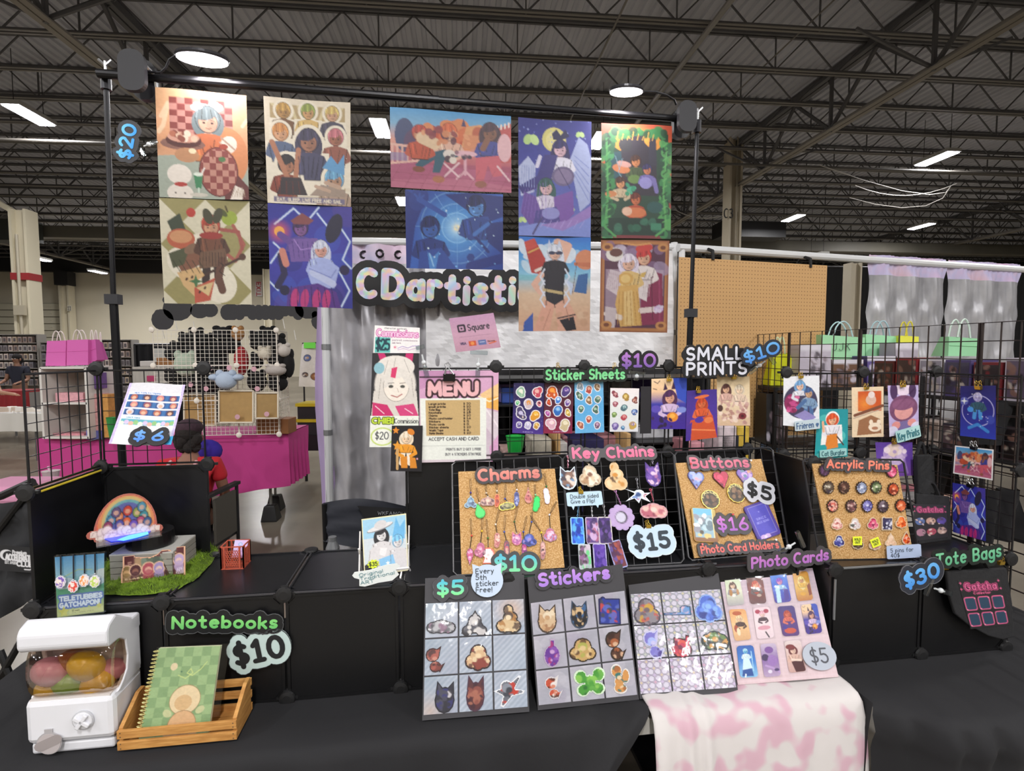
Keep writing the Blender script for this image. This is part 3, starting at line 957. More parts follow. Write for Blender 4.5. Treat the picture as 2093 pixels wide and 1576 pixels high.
RC = Matrix((ex,ez,-ey)).transposed()
def cube(root,kind,u,v,z,face):
 me,nm = (TOP if face == 't' else SOLID,'panel') if kind == 's' else (WIREP,'wire_panel')
 h = CB / 2
 if face == 'f': put(root,nm,me,W(u + h,v,z + h),RF)
 if face == 'l': put(root,nm,me,W(u,v + h,z + h),RS)
 if face == 't': put(root,nm,me,W(u + h,v + h,z),RT_)
def conn(root,u,v,z): put(root,'connector',CONN,W(u,v - .008,z),RC)
def conn_top(root,u,v,z): put(root,'connector',CONN,W(u,v,z + .006),BF)
rack = thing('cube_shelf','long black plastic cube shelf standing on the black clothed table','shelf',W(.8,.16,ZT))
UA = [-.326 + .3175 * i for i in range(8)]
for i in range(7):
 cube(rack,'s',UA[i],0,ZT,'f')
 cube(rack,'s',UA[i],0,ZC,'t')
cube(rack,'s',UA[0],0,ZT,'l')
cube(rack,'s',UA[0],0,ZC,'l')
cube(rack,'s',UA[0],CB,ZC,'f')
cube(rack,'w',UA[0],0,ZC2,'l')
cube(rack,'w',UA[0],CB,ZC2,'f')
for i in range(3,7):
 cube(rack,'s',UA[i],CB,ZC,'f')
 cube(rack,'w',UA[i],CB,ZC2,'f')
for i in range(8):
 conn(rack,UA[i],0,ZC)
 conn(rack,UA[i],0,ZT + .012)
 conn_top(rack,UA[i],CB,ZC)
 if i in (0,1,3,4,5,6,7):
  if i != 3:
   conn(rack,UA[i],CB,ZC2)
   conn(rack,UA[i],CB,ZC3)
conn(rack,UA[0],0,ZC2)
q = MB().bar(W(UA[0] - .004,.02,ZC2 + .004),W(UA[0] - .004,CB - .03,ZC2 + .004),.004,5).bar(W(UA[0] + .012,.02,ZC2 - .006),W(UA[0] + .012,CB - .03,ZC2 - .006),.003,5)
q.build('edge_strip',M('#d9c23a',.4),rack)['label'] = 'yellow strip along the side panel edge'
for i in (1,2,3):
 q = MB()
 for s in (-1,1): q.bar(W(UA[i] + s * .006,.02,ZC + .006),W(UA[i] + s * .006,CB - .02,ZC + .006),.003,5)
 q.build('rod',M('#242426',.3),rack)
for i in range(7):
 MB().bar(W(UA[i] + .025,-.003,ZC + .002),W(UA[i + 1] - .025,-.003,ZC + .002),.0032,5).build('rod',M('#3a3a3d',.25),rack)
rackb = thing('cube_shelf','black cube shelf with wire mesh upper tier on the right table','shelf',W(2.3,.1,ZT))
UB,VB,ZB2,ZB3 = [1.965,2.283,2.6],-.065,1.345,1.655
for i in range(2):
 cube(rackb,'s',UB[i],VB,ZT + .005,'f')
 cube(rackb,'s',UB[i],VB,ZC,'t')
 cube(rackb,'w',UB[i] + .06,CB - .02,ZC,'f')
 cube(rackb,'w',UB[i] + .06,CB - .02,ZB2 - .005,'f')
cube(rackb,'s',UB[0],VB,ZT,'l')
cube(rackb,'s',UB[0] + .0,.045,ZC,'l')
for z in (ZT,ZC,ZB2 - .005): cube(rackb,'w',UB[2] + .02,VB,z,'l')
for i in range(3):
 conn(rackb,UB[i],VB,ZC)
 conn(rackb,UB[i],VB,ZT + .016)
 conn(rackb,UB[i] + .06,CB - .03,ZB2)
 conn(rackb,UB[i] + .06,CB - .03,ZB3)
conn(rackb,UB[0],.045,ZC2)
conn(rackb,UB[2] + .02,VB,ZB2)
q = MB()
for i in range(2): q.bar(W(UB[i] + .03,VB - .004,ZC + .003),W(UB[i + 1] - .03,VB - .004,ZC + .003),.0035,5)
q.bar(W(UB[0] + .003,VB - .006,ZC - .03),W(UB[0] + .003,VB - .006,ZC - .16),.0035,5)
q.build('rod',M('#6d6f70',.25),rackb)
def wire_board(nm,label,TL,TR,BR,BL,pl,nx,ny,group=None):
 Q = quad(pl,[TL,TR,BR,BL])
 q = MB()
 e = [bil(Q,s,t) for s,t in ((.03,0),(.97,0),(1,.03),(1,.97),(.97,1),(.03,1),(0,.97),(0,.03))]
 q.tube(e,.0035,6,closed=True)
 for i in range(1,nx): q.bar(bil(Q,i / nx,0),bil(Q,i / nx,1),.0014,4)
 for i in range(1,ny): q.bar(bil(Q,0,i / ny) - pl.n * .003,bil(Q,1,i / ny) - pl.n * .003,.0014,4)
 return q.build('wire_grid',M('#303033',.3),label=label,cat='wire panel',group=group)
P_CH = lean((927,1176),(1166,1163),ZC + .004,64)
P_KC = lean((1166,1163),(1398,1150),ZC + .004,64)
P_BU = lean((1408,1146),(1612,1128),ZC + .004,64)
P_PI = lean((1700,1143),(1866,1141),ZC + .004,86)
wire_board('wire_panel','black wire panel leaning behind the charms corkboard',(924,944),(1148,932),(1166,1163),(927,1176),P_CH,9,9)
wire_board('wire_panel','black wire panel leaning on the shelf under the key chains',(1150,932),(1376,924),(1398,1150),(1166,1163),P_KC,9,9)
wire_board('wire_panel','black wire panel leaning behind the buttons corkboard',(1378,924),(1578,915),(1612,1128),(1408,1146),P_BU,8,8)
wire_board('wire_panel','black wire panel leaning behind the acrylic pins corkboard',(1640,938),(1846,940),(1880,1143),(1676,1146),Pl(P_PI.p - P_PI.n * .012,P_PI.n),8,8)
VBK = 2.0
pvc = M('#d3d5d6',.35)
bk = thing('backdrop_frame','white pipe frame carrying the silver curtain behind the stall','frame',W(1.2,VBK,0))
pA,pB = onV(665,640,VBK),onV(1378,505,VBK)
zr = pB.z - .02
MB().bar(W(.0,VBK,zr),pB,.024,10).build('rail',pvc,bk)
la = pA - ez * pA.z
MB().bar(la,la + ez * zr,.026,10).build('post',pvc,bk)
lb = onV(1374,735,VBK)
lb = lb - ez * lb.z
MB().bar(lb,lb + ez * (zr + .05),.024,10).build('post',pvc,bk)
for p,zz in ((la,1.75),(la,1.2),(lb,1.85)): MB().cyl(p + ez * zz,ez,.03,.035,10).build('clamp',M('#8e9092',.4,.5),bk)
for p in (la,lb): MB().box(p + ez * .01,(.4,.4,.02)).build('base_plate',M('#4a4b4d',.5),bk)
silver = ramp_mat([(.25,'#a09fa4'),(.5,'#b6b5ba'),(.75,'#cac9ce')],.34,5,bump=.7,metal=.25)
def curtain(nm,label,p0,p1,z0,z1,m,folds,amp,band,bandz,grom,n=110,rows=60,seed=1,cat='curtain'):
 d = p1 - p0
 nn = Vector((-d.y,d.x,0)).normalized()
 def P(i,z):
  t = i / n
  return p0 + d * t + nn * (amp * math.sin(t * folds * 2 * math.pi) + .006 * math.sin(t * 90 + z * 9) * math.sin(z * 13 + seed) + .02 * abs(math.sin(z * 8.5)) ** 6 * math.sin(t * 21 + z)) + ez * z
 root = thing(nm,label,cat,(p0 + p1) / 2 + ez * z0)
 MB().sheet([[P(i,z1 - bandz + (z0 - z1 + bandz) * r / rows) for i in range(n + 1)] for r in range(rows + 1)]).build('cloth',m,root,smooth=True)
 MB().sheet([[P(i,z1 - bandz * r / 2) for i in range(n + 1)] for r in range(3)]).build('header',band,root,smooth=True)
 for i in range(grom):
  t = (i + .5) / grom
  c = P(int(t * n),z1 - .06) - nn * .004
  R = Matrix((d.normalized(),ez,-nn)).transposed()
  MB().tube([c + R @ Vector((.022 * math.cos(a * math.pi / 5),.022 * math.sin(a * math.pi / 5),0)) for a in range(10)],.007,5,closed=True).build('grommet',M('#3b383c',.3,.6),root)
 return root
pinkband = ramp_mat([(.35,'#c9a9c4'),(.5,'#d9c4d6'),(.65,'#a9b1d0')],.6,3.0)
lil = M('#b7a3c9',.6)
curtain('curtain','grey metallic silver curtain hanging behind the commission sheets',W(.02,VBK - .02,0),W(.98,VBK - .02,0),.35,zr - .02,silver,5,.025,pinkband,.12,9)
q = MB().sheet([[W(-.03 + .03 * i + .015 * math.sin(r),VBK + .02 + .02 * math.sin(i * 2),zr - 1.7 * r / 8) for i in range(4)] for r in range(9)])
q.build('curtain_liner',lil,label='narrow lilac curtain edge left of the silver curtain',cat='curtain',smooth=True)
TL,TR,BR,BL = onV(868,512,VBK - .06),onV(1376,512,VBK - .06),onV(1376,752,VBK - .06),onV(872,786,VBK - .06)
rng = np.random.RandomState(3)
gw,gh = 60,34
nz = rng.rand(gh,gw)
for _ in range(2): nz = (nz + np.roll(nz,1,0) + np.roll(nz,1,1)) / 3
G = [[bil([TL,TR,BR,BL],i / (gw - 1),r / (gh - 1)) - ey * (.022 * (nz[r,i] - .5) + .006 * math.sin(i * .5 + r * .2)) for i in range(gw)] for r in range(gh)]
MB().sheet(G).build('paper_sheet',M('#f0f0f2',.5),label='large crumpled white paper sheet taped across the backdrop',cat='paper')
rA,rB = onZ(1386,506,2.43),onZ(2093,551,2.43)
rd = (rB - rA).normalized()
rr = thing('drape_rail','white pipe rail running right above the pegboard','rail',rA - ez * 2.43)
MB().bar(rA,rA + rd * 4.6,.027,10).build('rail',pvc,rr)
e2 = rA + rd * 4.55
MB().bar(Vector((e2.x,e2.y,0)),e2,.027,10).build('post',pvc,rr)
MB().bar(Vector((rA.x,rA.y,0)) + rd * .03,rA + rd * .03,.022,10).build('post',pvc,rr)
PR = Pl(rA,rd.cross(ez))
peg = M('#b98b58',.6)
nt = peg.node_tree
b_ = nt.nodes['Principled BSDF']
tc = nt.nodes.new('ShaderNodeTexCoord')
mp = nt.nodes.new('ShaderNodeMapping')
mp.inputs['Scale'].default_value = (39.4,39.4,39.4)
mp.inputs['Rotation'].default_value = (0,0,-math.atan2(rd.y,rd.x))
fr = nt.nodes.new('ShaderNodeVectorMath')
fr.operation = 'FRACTION'
sb = nt.nodes.new('ShaderNodeVectorMath')
sb.operation = 'SUBTRACT'
sb.inputs[1].default_value = (.5,0,.5)
mu = nt.nodes.new('ShaderNodeVectorMath')
mu.operation = 'MULTIPLY'
mu.inputs[1].default_value = (1,0,1)
le = nt.nodes.new('ShaderNodeVectorMath')
le.operation = 'LENGTH'
lt = nt.nodes.new('ShaderNodeMath')
lt.operation = 'LESS_THAN'
lt.inputs[1].default_value = .13
mx = nt.nodes.new('ShaderNodeMixRGB')
mx.inputs[1].default_value = (*lin('#c69c66'),1)
mx.inputs[2].default_value = (*lin('#6a4526'),1)
for a,b in ((tc.outputs['Object'],mp.inputs[0]),(mp.outputs[0],fr.inputs[0]),(fr.outputs[0],sb.inputs[0]),(sb.outputs[0],mu.inputs[0]),(mu.outputs[0],le.inputs[0]),(le.outputs['Value'],lt.inputs[0]),(lt.outputs[0],mx.inputs[0]),(mx.outputs[0],b_.inputs['Base Color'])):
 nt.links.new(a,b)
Q = quad(PR,[(1388,522),(1690,546),(1681,690),(1386,700)],.07)
Q[2] = Q[1] - ez * 1.22
Q[3] = Q[0] - ez * 1.22
Rr = Matrix((rd,PR.n * -1,ez)).transposed()
pg = thing('pegboard','tan perforated hardboard hung from the white rail by black straps','pegboard',(Q[2] + Q[3]) / 2)
MB().box((Q[0] + Q[2]) / 2,((Q[1] - Q[0]).length,.006,1.22),Rr).build('panel',peg,pg)
for x in (1443,1640):
 p = PR.hit((x,520 + (x - 1443) * .08))
 MB().tube([p + PR.n * .075 - ez * .05,p + PR.n * .07 + ez * .01,p + ez * .04,p - PR.n * .04,p - ez * .04,p + PR.n * .07 - ez * .05],.012,6).build('strap',M('#141414',.7),pg)
clear = film_mat('#d4d4d8',.16,.18)
bnd = ramp_mat([(.35,'#c9a5c2'),(.5,'#b9b4d6'),(.65,'#d3aeb8')],.6,3.0)
for x0,x1,lb in ((1776,1934,'translucent silver curtain with pastel header, left of the pair on the rail'),(1938,2086,'translucent silver curtain with pastel header, right of the pair on the rail')):
 p0,p1 = PR.hit((x0,560)),PR.hit((x1,565))
 cpm = ramp_mat([(.25,'#8f8f94'),(.5,'#aaaaae'),(.8,'#c6c6ca')],.3,4,bump=.6,metal=.25)
 curtain('curtain',lb,Vector((p0.x,p0.y,0)),Vector((p1.x,p1.y,0)),1.1,2.47,cpm,3.2,.02,bnd,.15,0,60,30)
VS = .6
blk = M('#1c1c1f',.3,.4)
bs = thing('banner_stand','black telescopic banner stand with crossbar carrying the large prints','stand',W(.7,VS,0))
bl_,br_ = onV(200,150,VS),onV(1440,247,VS)
ud = (br_ - bl_).normalized()
MB().bar(bl_,bl_ + ud * 1.2,.0155,12).build('crossbar',blk,bs)
MB().bar(bl_ + ud * 1.2,br_ - ud * .05,.0135,12).build('crossbar',blk,bs)
for top,mid,bot in (((217,172),(232,612),(250,936)),((1425,262),(1412,640),(1406,790))):
 a,m_,b = onV(*top,VS + .03),onV(*mid,VS + .03),onV(*bot,VS + .03)
 k = b + (b - m_) * (b.z / (m_.z - b.z))
 MB().bar(m_,a,.009,10).build('upper_tube',blk,bs)
 MB().bar(k,m_,.0135,10).build('lower_tube',blk,bs)
 MB().box(m_,(.045,.034,.036)).build('collar',M('#29292d',.4),bs)
 MB().box(k + ez * .012,(.44,.36,.024)).build('base_plate',blk,bs)
 MB().cyl(a - ez * .02,ez,.017,.05,10).build('clamp',M('#2c2c30',.3,.5),bs)
 q = MB().cyl(a + ez * .03,ez,.005,.05,8)
 for s in (-1,1): q.bar(a + ez * .065,a + ez * .085 + ex * (s * .022),.005,5)
 q.build('wing_nut',STEEL,bs)
# ================================================================== THE LARGE PRINTS ON THE BANNER STAND (anonymous stand-in pictures)
def clip_gold(p,n,X,sz=.02,label=None,mat=GOLD,nm='binder_clip',group=None,up_=True):
 """a binder clip: folded body over the sheet's edge and two wire ears"""
 Y = n.cross(X).normalized()
 if Y.z < 0: Y = -Y
 root = thing(nm,label,'clip',p,group)
 R = Matrix((X.normalized(),n,Y)).transposed()
 b = MB()
 b.add([p + R @ Vector(v) * sz for v in [(-.6,.25,-.45),(.6,.25,-.45),(.6,.45,.3),(-.6,.45,.3),(-.6,-.25,-.45),(.6,-.25,-.45),(.6,-.45,.3),(-.6,-.45,.3)]],
          [(0,1,2,3),(7,6,5,4),(3,2,6,7),(0,3,7,4),(1,5,6,2)])
 b.build('body',mat,root)
 for s in (-1,1):
  e = [(-.45,.45 * s,.25),(-.3,.5 * s,.9),(-.42,.5 * s,1.25),(-.1,.5 * s,1.45),(.1,.5 * s,1.2),(.0,.5 * s,.8),(.45,.45 * s,.25)]
  MB().tube([p + R @ Vector(v) * sz for v in e],sz * .07,5).build('ear',mat if mat is GOLD else STEEL,root)
 return root
SK1,SK2,SK3 = '#e9b394','#c98a63','#8a5a43'
P = PV(VS - .004)
def poster(lb,q,cv,off=0.0,ph=0.0):
 return sheet_mesh('art_print',cv,quad(P,q,off),label=lb,cat='print',group='large prints on the banner stand',wave=.004,ph=ph,mat=POSTER)
c = Cv(100,120).g(['#eab989','#e2a070','#d6b394'])
c.s_([(6,26),(14,14),(8,34),(3,40)],5,'#f0cda6').s_([(94,30),(99,24)],4,'#f0cda6')
c.chk(15,8,83,48,8,7,'#8a3b34','#cc8d80')
c.p([(0,62),(100,55),(100,100),(0,100)],'#a9b3a3').e(74,60,26,34,'#d98a52').p([(70,60),(100,88),(100,100),(72,100)],'#6a2f2c')
c.e(50,16,12,5,'#f2e6e2').e(64,14,7,6,'#f7efec')
c.fig(56,26,13,'#7d8c8e','#ecb193','#d5733f',None,.7,6,None,0,'#d98a4c').e(78,48,9,10,'#f4e3d3',30).e(46,14,5,4,'#fff3f1').e(68,14,5,4,'#fff3f1').s_([(70,42),(84,52)],2,'#b89a86').s_([(68,46),(80,56)],1.4,'#cbb09c')
c.e(66,74,22,28,'#5a2622').e(66,74,21,27,'#8d3f38')
m = c.em(66,74,20,26)
k = (np.floor(c.X / 7) + np.floor(c.Y / 6)) % 2
c.put(m & (k == 0),'#c48a78')
c.e(28,50,24,7,'#8f6355').e(29,47,19,8,'#5a2a24').e(29,44,17,6,'#d9a088').spl(12,['#e7c3a5','#b56a4c','#8f4a38','#f0dcc4'],4,16,40,42,46,2,4,1)
c.e(32,60,13,8,'#c58e63').e(38,56,4,3,'#f6e6bc')
c.e(23,78,13,11,'#f1e7da').e(23,95,14,10,'#f1e7da').e(24,87,7,2.5,'#b8392f')
c.p([(38,78),(48,78),(46,90),(40,90)],'#3f8a5c').s_([(43,90),(43,95)],2,'#cfe0cf').e(43,96,10,2.2,'#d6cfc0').s_([(46,78),(50,71)],1.6,'#f3efe6').e(43,77,5,2,'#e9f3e3')
c.p([(78,100),(84,86),(94,90),(92,100)],'#f3e8da')
for i in range(6): c.s_([(84 + i * 2,88 + (i % 2) * 3),(80 + i * 3,97)],.8,'#b8a088')
c.s_([(58,50),(60,62)],1.2,'#8a3f24').s_([(74,52),(82,58)],1,'#a85a2c').e(72,50,5,3,'#a83c24').e(70,62,4,3,'#4f7a48').s_([(12,50),(46,51)],.8,'#4a2a22').e(18,95,1,1,'#4a3a34').e(28,95,1,1,'#4a3a34')
poster('tan print of a waitress holding a bowl before a red checkered wall',[(317,178),(503,194),(509.5,409),(327,403)],c)
c = Cv(100,116).dia(2,2.3,'#a39a62','#e3dcc0')
c.e(46,55,27,27,'#f4ecd6').e(30,63,26,18,'#f4ecd6',30).e(62,80,20,22,'#f4ecd6',-40)
c.e(34,13,5,5,'#c23c2c').e(76,17,9,8,'#9fb13c').s_([(74,11),(72,6)],2,'#54481f').e(69,12,6,3,'#59602f',40).p([(8,22),(22,14),(30,36),(14,34)],'#3f4a38').e(22,38,15,11,'#c2603f').e(22,36,12,7,'#d89a6a')
c.p([(14,56),(50,44),(60,52),(22,72)],'#8a5b44').p([(8,52),(32,44),(24,62),(12,66)],'#54583c').e(33,47,5,9,'#8a6a52',60)
c.s_([(80,24),(92,42),(82,58),(70,50)],4,'#b06050').s_([(66,28),(86,30),(90,46)],4,'#a8564b')
c.fig(55,24,10,'#b1432f','#d9a27c','#7a4b35','#3b2a26',0,6.2,None,0,'#5a3a2c').e(55,34,13,4,'#a4372e').e(52,16,5,9,'#4a4a34',-20).e(63,15,5,9,'#4a4a34',20)
c.p([(42,50),(70,46),(74,62),(40,66)],'#7a5a44').s_([(30,78),(88,55)],3,'#4a3027').e(90,54,4,4,'#5b3a2c')
c.p([(16,70),(40,64),(46,72),(34,80),(38,96),(22,82)],'#e0b87f').p([(34,84),(58,74),(52,96),(34,99)],'#c7573f').p([(36,84),(56,78),(50,92)],'#e3c58d').star(36,78,8,'#4a7a4c',4,.35)
c.s_([(66,58),(62,74),(66,86)],9,'#6b4536')
for i in range(9): c.s_([(42 + i * 3.4,50),(41 + i * 3.6,63)],.7,'#4a3226')
for i in range(5): c.s_([(12 + i * 7,58),(20 + i * 7,70)],.8,'#3a3a28')
for x,y in ((26,76),(32,74),(40,88),(46,84)): c.e(x,y,1.2,2,'#4a2a20',30)
c.s_([(64,60),(68,62),(63,68),(69,72)],1,'#3a241c')
poster('print of a red haired fighter with an apple axe on green diamonds',[(326,405),(510,411),(515.5,622.7),(336,620)],c,-.003,1)
c = Cv(100,122,'#ecdfc6').r(7,6,93,91,'#b9a172')
for i in range(9): c.p([(50,48),(7 + i * 10,6),(12 + i * 10,6)],'#d9c898')
c.r(0,0,7,100,'#ecdfc6').r(93,0,100,100,'#ecdfc6')
for cx,cy,h,hr,sk,tp in ((22,12,8,'#c79a4b','#b88a4a','#7a5433'),(50,11,8,'#93a04a','#d3a067','#d8b46a'),(78,12,8,'#d6b566','#d8a783','#4e4a5c'),(18,32,9,'#d08a46','#e0a87c','#5b6a8a'),(82,34,9,'#c9747d','#a86a4e','#9a5a48'),
                              (50,38,12,'#443f58','#a9745a','#4a4866'),(24,62,10,'#2f2a2c','#b77a5a','#8a3f2c'),(80,74,11,'#6aa6cf','#c29474','#b59a86')):
 c.fig(cx,cy,h,hr,sk,tp,None,1.2 if h > 11 else 0,6.5,'#f3e9d3')
c.s_([(24,74),(8,42)],6,'#b77a5a').s_([(34,74),(38,48)],6,'#b77a5a').p([(12,91),(18,74),(40,74),(48,91)],'#3a2f33').p([(50,91),(64,80),(93,84),(93,91)],'#a89484')
c.p([(66,64),(76,52),(84,60),(92,50),(92,70)],'#5f9fd0')
c.r(8,93,92,98,'#7d7590').t('EAT, SLEEP, LIVE FREE AND SAIL',12,97,88,2.6,'#e8dcc6',1)
for i in range(5): c.s_([(38 + i * 6,54),(39 + i * 5,74)],.8,'#2c2a44')
for i in range(4): c.s_([(16 + i * 7,78),(15 + i * 8,90)],.7,'#6a2a20')
c.s_([(30,92),(70,92)],.6,'#a89064').s_([(70,78),(86,82)],5,'#c8a890').s_([(58,82),(74,86)],4,'#c8a890')
poster('cream framed print of a laughing group of eight on gold',[(539,197),(716.5,210.5),(717.5,423),(546.4,413.6)],c,0,2)
c = Cv(98,118).g(['#2b2f9a','#3d3bb0','#2a2f96'])
c.spl(14,['#3a56c4','#54429c','#23267c'],3,0,0,100,100,8,22,.5)
for L in ([(8,20),(30,4),(46,16),(60,2)],[(58,8),(72,22),(80,14),(97,34),(88,52),(98,60)],[(2,58),(14,44),(6,38)],[(84,64),(96,82),(86,98)],[(0,76),(10,84)],[(52,100),(66,88),(74,98)]):
 c.s_(L,2.6,'#8fb2f0').s_(L,1.1,'#eef4ff')
c.e(78,22,9,18,'#26243f',20)
c.glow(13,27,17,'#ff6a2c',1).e(13,27,6,6,'#ffb24a')
c.fig(38,22,9,'#3f2a58','#8a5a9c','#5a4a9c',None,0,7).p([(26,16),(40,8),(54,15),(48,19),(30,19)],'#8a4a4c').p([(22,34),(58,32),(64,54),(26,56)],'#7a5aa8').s_([(24,36),(14,30)],8,'#6a4a9c').s_([(14,50),(18,68),(10,80)],8,'#2a2450').s_([(16,46),(20,58)],8,'#d98a78')
c.fig(62,42,9,'#d6dcf4','#e7a896','#aebcf2',None,1.5,6).p([(44,62),(70,52),(84,60),(78,80),(52,82)],'#aebcf2').s_([(52,66),(76,76)],8,'#c9d3f8')
c.p([(22,82),(58,76),(80,84),(86,100),(20,100)],'#5a2f8f')
for x in (30,42,56,68): c.e(x,92,5,12,'#c22f7e',8)
c.e(90,62,6,6,'#2a2350').e(18,84,6,6,'#1f1c44')
LIGHTNING = c
for i in range(7): c.s_([(26 + i * 8,80),(24 + i * 9,99)],.8,'#2a1458')
for i in range(5): c.s_([(28 + i * 6,36),(30 + i * 6,52)],.8,'#4a3484')
c.s_([(48,62),(74,70),(80,62)],1,'#7a88d0').s_([(30,34),(38,44),(50,42)],1,'#b08ad8')
poster('deep blue print of two fighters amid lightning, fiery orb at left',[(547,415),(719.5,424),(720.5,631),(552,624.4)],c,-.003,3)
c = Cv(126,84).g(['#3f9ad6','#7db2d4','#e2a08e','#c2646c','#a84a66','#b9627f'])
c.r(0,66,100,100,'#a84c68').p([(0,66),(100,74),(100,100),(0,100)],'#b2587a').p([(0,90),(60,84),(100,92),(100,100),(0,100)],'#c06a86')
c.e(12,34,8,14,'#3f4a74').e(20,44,9,12,'#5a4064').spl(26,['#c9542f','#d9703f','#a8423f','#e08a54'],9,24,20,66,48,4,9,1)
c.p([(58,44),(62,18),(74,14),(82,24),(84,48)],'#e2a068').e(72,26,5,6,'#c2603f').r(60,28,82,46,'#d98a5c').p([(58,18),(60,8),(62,18)],'#4a3f6a').p([(80,20),(82,10),(84,20)],'#4a3f6a')
c.p([(84,20),(100,10),(100,60),(88,62)],'#c2504f')
for i in range(5): c.p([(84 + i * 3.2,16 - i * 1.6),(85.6 + i * 3.2,15 - i * 1.6),(85.6 + i * 3.2,21 - i * 1.4),(84 + i * 3.2,22 - i * 1.4)],'#f2ddd0')
c.s_([(0,46),(40,50)],2,'#e9b9a8').s_([(0,70),(26,64)],1.6,'#e9b9a8')
for x in range(2,26,4): c.s_([(x,47),(x,68 - x * .1)],1.4,'#e9b9a8')
c.r(0,56,14,66,'#7a86b4',.6)
c.fig(48,26,6.5,'#dd6a3c',SK1,'#e6b7a0',None,2,5).p([(28,56),(44,48),(56,56),(44,62),(40,78),(34,78),(36,62),(24,74),(20,70)],'#2e5a6e').e(23,75,5,2.5,'#8a4a34').e(39,86,5,3,'#b5704a')
c.fig(24,30,6,'#b9402f',SK2,'#c2502f',None,0,6).s_([(26,36),(36,42)],10,'#e7c7a2')
c.fig(82,22,7,'#4a2f3c',SK3,'#3f4496',None,1.3,5).p([(70,56),(90,52),(92,78),(84,80),(80,64),(76,88),(70,86)],'#cc5a6a').e(74,90,5,3,'#9a5a48').s_([(76,44),(80,32)],5,SK3)
c.e(61,52,10,2.6,'#e7b7c2').s_([(61,54),(61,78)],2.4,'#e0a9b6').s_([(54,84),(61,74),(68,84)],2,'#e0a9b6').s_([(44,66),(56,82)],1.6,'#e9c3c9').s_([(56,64),(44,82)],1.6,'#e9c3c9').s_([(88,66),(98,84)],1.6,'#e9c3c9').e(94,42,6,12,'#e6b7bd')
c.e(48,54,5,4,'#e8ddd4').e(47,60,3,3,'#503a44').e(51,61,3,3,'#e6dccf')
c.spl(16,['#8f3a44','#e8a070','#5a3044','#d98a5c'],2,26,24,66,40,1.5,3.5,.9)
for x in range(8,100,13): c.s_([(x,72),(x - 10,100)],.5,'#8f3c58',.6)
c.s_([(0,80),(100,86)],.5,'#8f3c58',.6).s_([(0,91),(100,96)],.5,'#8f3c58',.6).spl(8,['#3a2a40','#7a4a5c'],6,46,50,70,58,1,2)
TERRACE = c
poster('landscape print of friends seated at a pink cafe terrace',[(797,219),(1044.6,237),(1045,395),(799,382.6)],c,0,.5)
c = Cv(110,86).g(['#1f3f9a','#2c62c2','#1d3a92'],0,0,100,100)
c.glow(52,46,46,'#4fb0f2',1).glow(52,46,18,'#bfe6ff',1).glow(52,46,7,'#fff6d8',1).e(52,46,3,3,'#fff2c0')
t_ = np.sqrt((c.X - 52) ** 2 + ((c.Y - 46) * c.asp) ** 2)
for rr_,a_ in ((15,.6),(24,.4),(36,.3)): c.put(abs(t_ - rr_) < .5,'#9fd8ff',a_)
for L in ([(52,0),(52,100)],[(10,46),(96,46)],[(20,10),(84,84)],[(30,4),(52,46)],[(70,14),(46,30)]): c.s_(L,.5,'#8fcbff',.5)
c.p([(0,0),(20,14),(10,46),(4,100),(0,100)],'#1b2f82').e(14,12,9,12,'#21398e',30)
c.fig(25,46,9.5,'#16225f','#2e5fb4','#1d3480',None,0,7).p([(14,78),(36,72),(52,100),(12,100)],'#24479e').p([(22,78),(28,84),(34,76),(30,100),(24,100)],'#3f86d2')
c.p([(40,4),(66,0),(100,4),(100,30),(80,40),(66,26)],'#1f2f7c').p([(62,34),(84,30),(92,54),(74,56)],'#2a4a9c').fig(72,17,9.5,'#16205a','#4a86d0','#22408e',None,0,6).p([(80,40),(100,36),(100,80),(84,64)],'#1d2d78').s_([(70,56),(84,76)],3,'#1d2d78').e(66,84,4,4,'#1d3a8a').s_([(66,96),(100,84)],10,'#1b2f82')
c.s_([(40,30),(26,20),(14,12)],5,'#2a4fa6').s_([(14,12),(10,6)],2,'#2a4fa6').s_([(14,12),(15,5)],2,'#2a4fa6').s_([(14,12),(19,7)],2,'#2a4fa6').s_([(24,80),(28,96)],1.4,'#8fc4f0').s_([(84,40),(70,54)],4,'#3a70c0')
c.spl(26,['#d6f0ff','#7cc2ff'],5,14,6,96,96,.4,1.1,1)
poster('blue print of two men reaching round a glowing star',[(828,388),(1028,397),(1028,552),(830.5,548)],c,-.003,1.4)
c = Cv(84,130).g(['#2b2f86','#3a3f9c','#5660b4','#6d7cc8'])
c.e(49,17,16,16,'#d9d07c').e(51,18,13,13,'#efe6a2',0,.6).spl(30,['#aab8f2','#8090e0'],2,0,0,100,36,.5,1.2,1)
for x,y,r_ in ((18,18,9),(84,12,5),(86,64,6),(6,86,5),(72,76,4)): c.e(x - r_ * .5,y,r_ * .6,r_ * .8,'#b9d98a',30).e(x + r_ * .5,y,r_ * .6,r_ * .8,'#c9e59a',-30)
c.p([(70,34),(82,14),(94,20),(100,34),(98,70),(84,78)],'#aab6e0').p([(0,42),(14,32),(24,40),(22,62),(4,66)],'#b9c2e6')
for i in range(5): c.s_([(76,30 + i * 4),(96,40 + i * 7)],1,'#7f8dcb')
c.fig(57,24,10,'#2a2560','#dfb7c6','#e6e4f4',None,3,7).p([(46,12),(52,8),(58,13),(64,8),(70,14),(60,17),(48,17)],'#221f50').p([(36,30),(54,30),(44,54),(6,64),(0,58),(26,48)],'#3a3380').e(61,48,15,13,'#6a5e86').e(61,48,12,10,'#84749a').s_([(52,38),(70,58)],1,'#3a3060').s_([(26,40),(30,32)],5,'#dcd8ee')
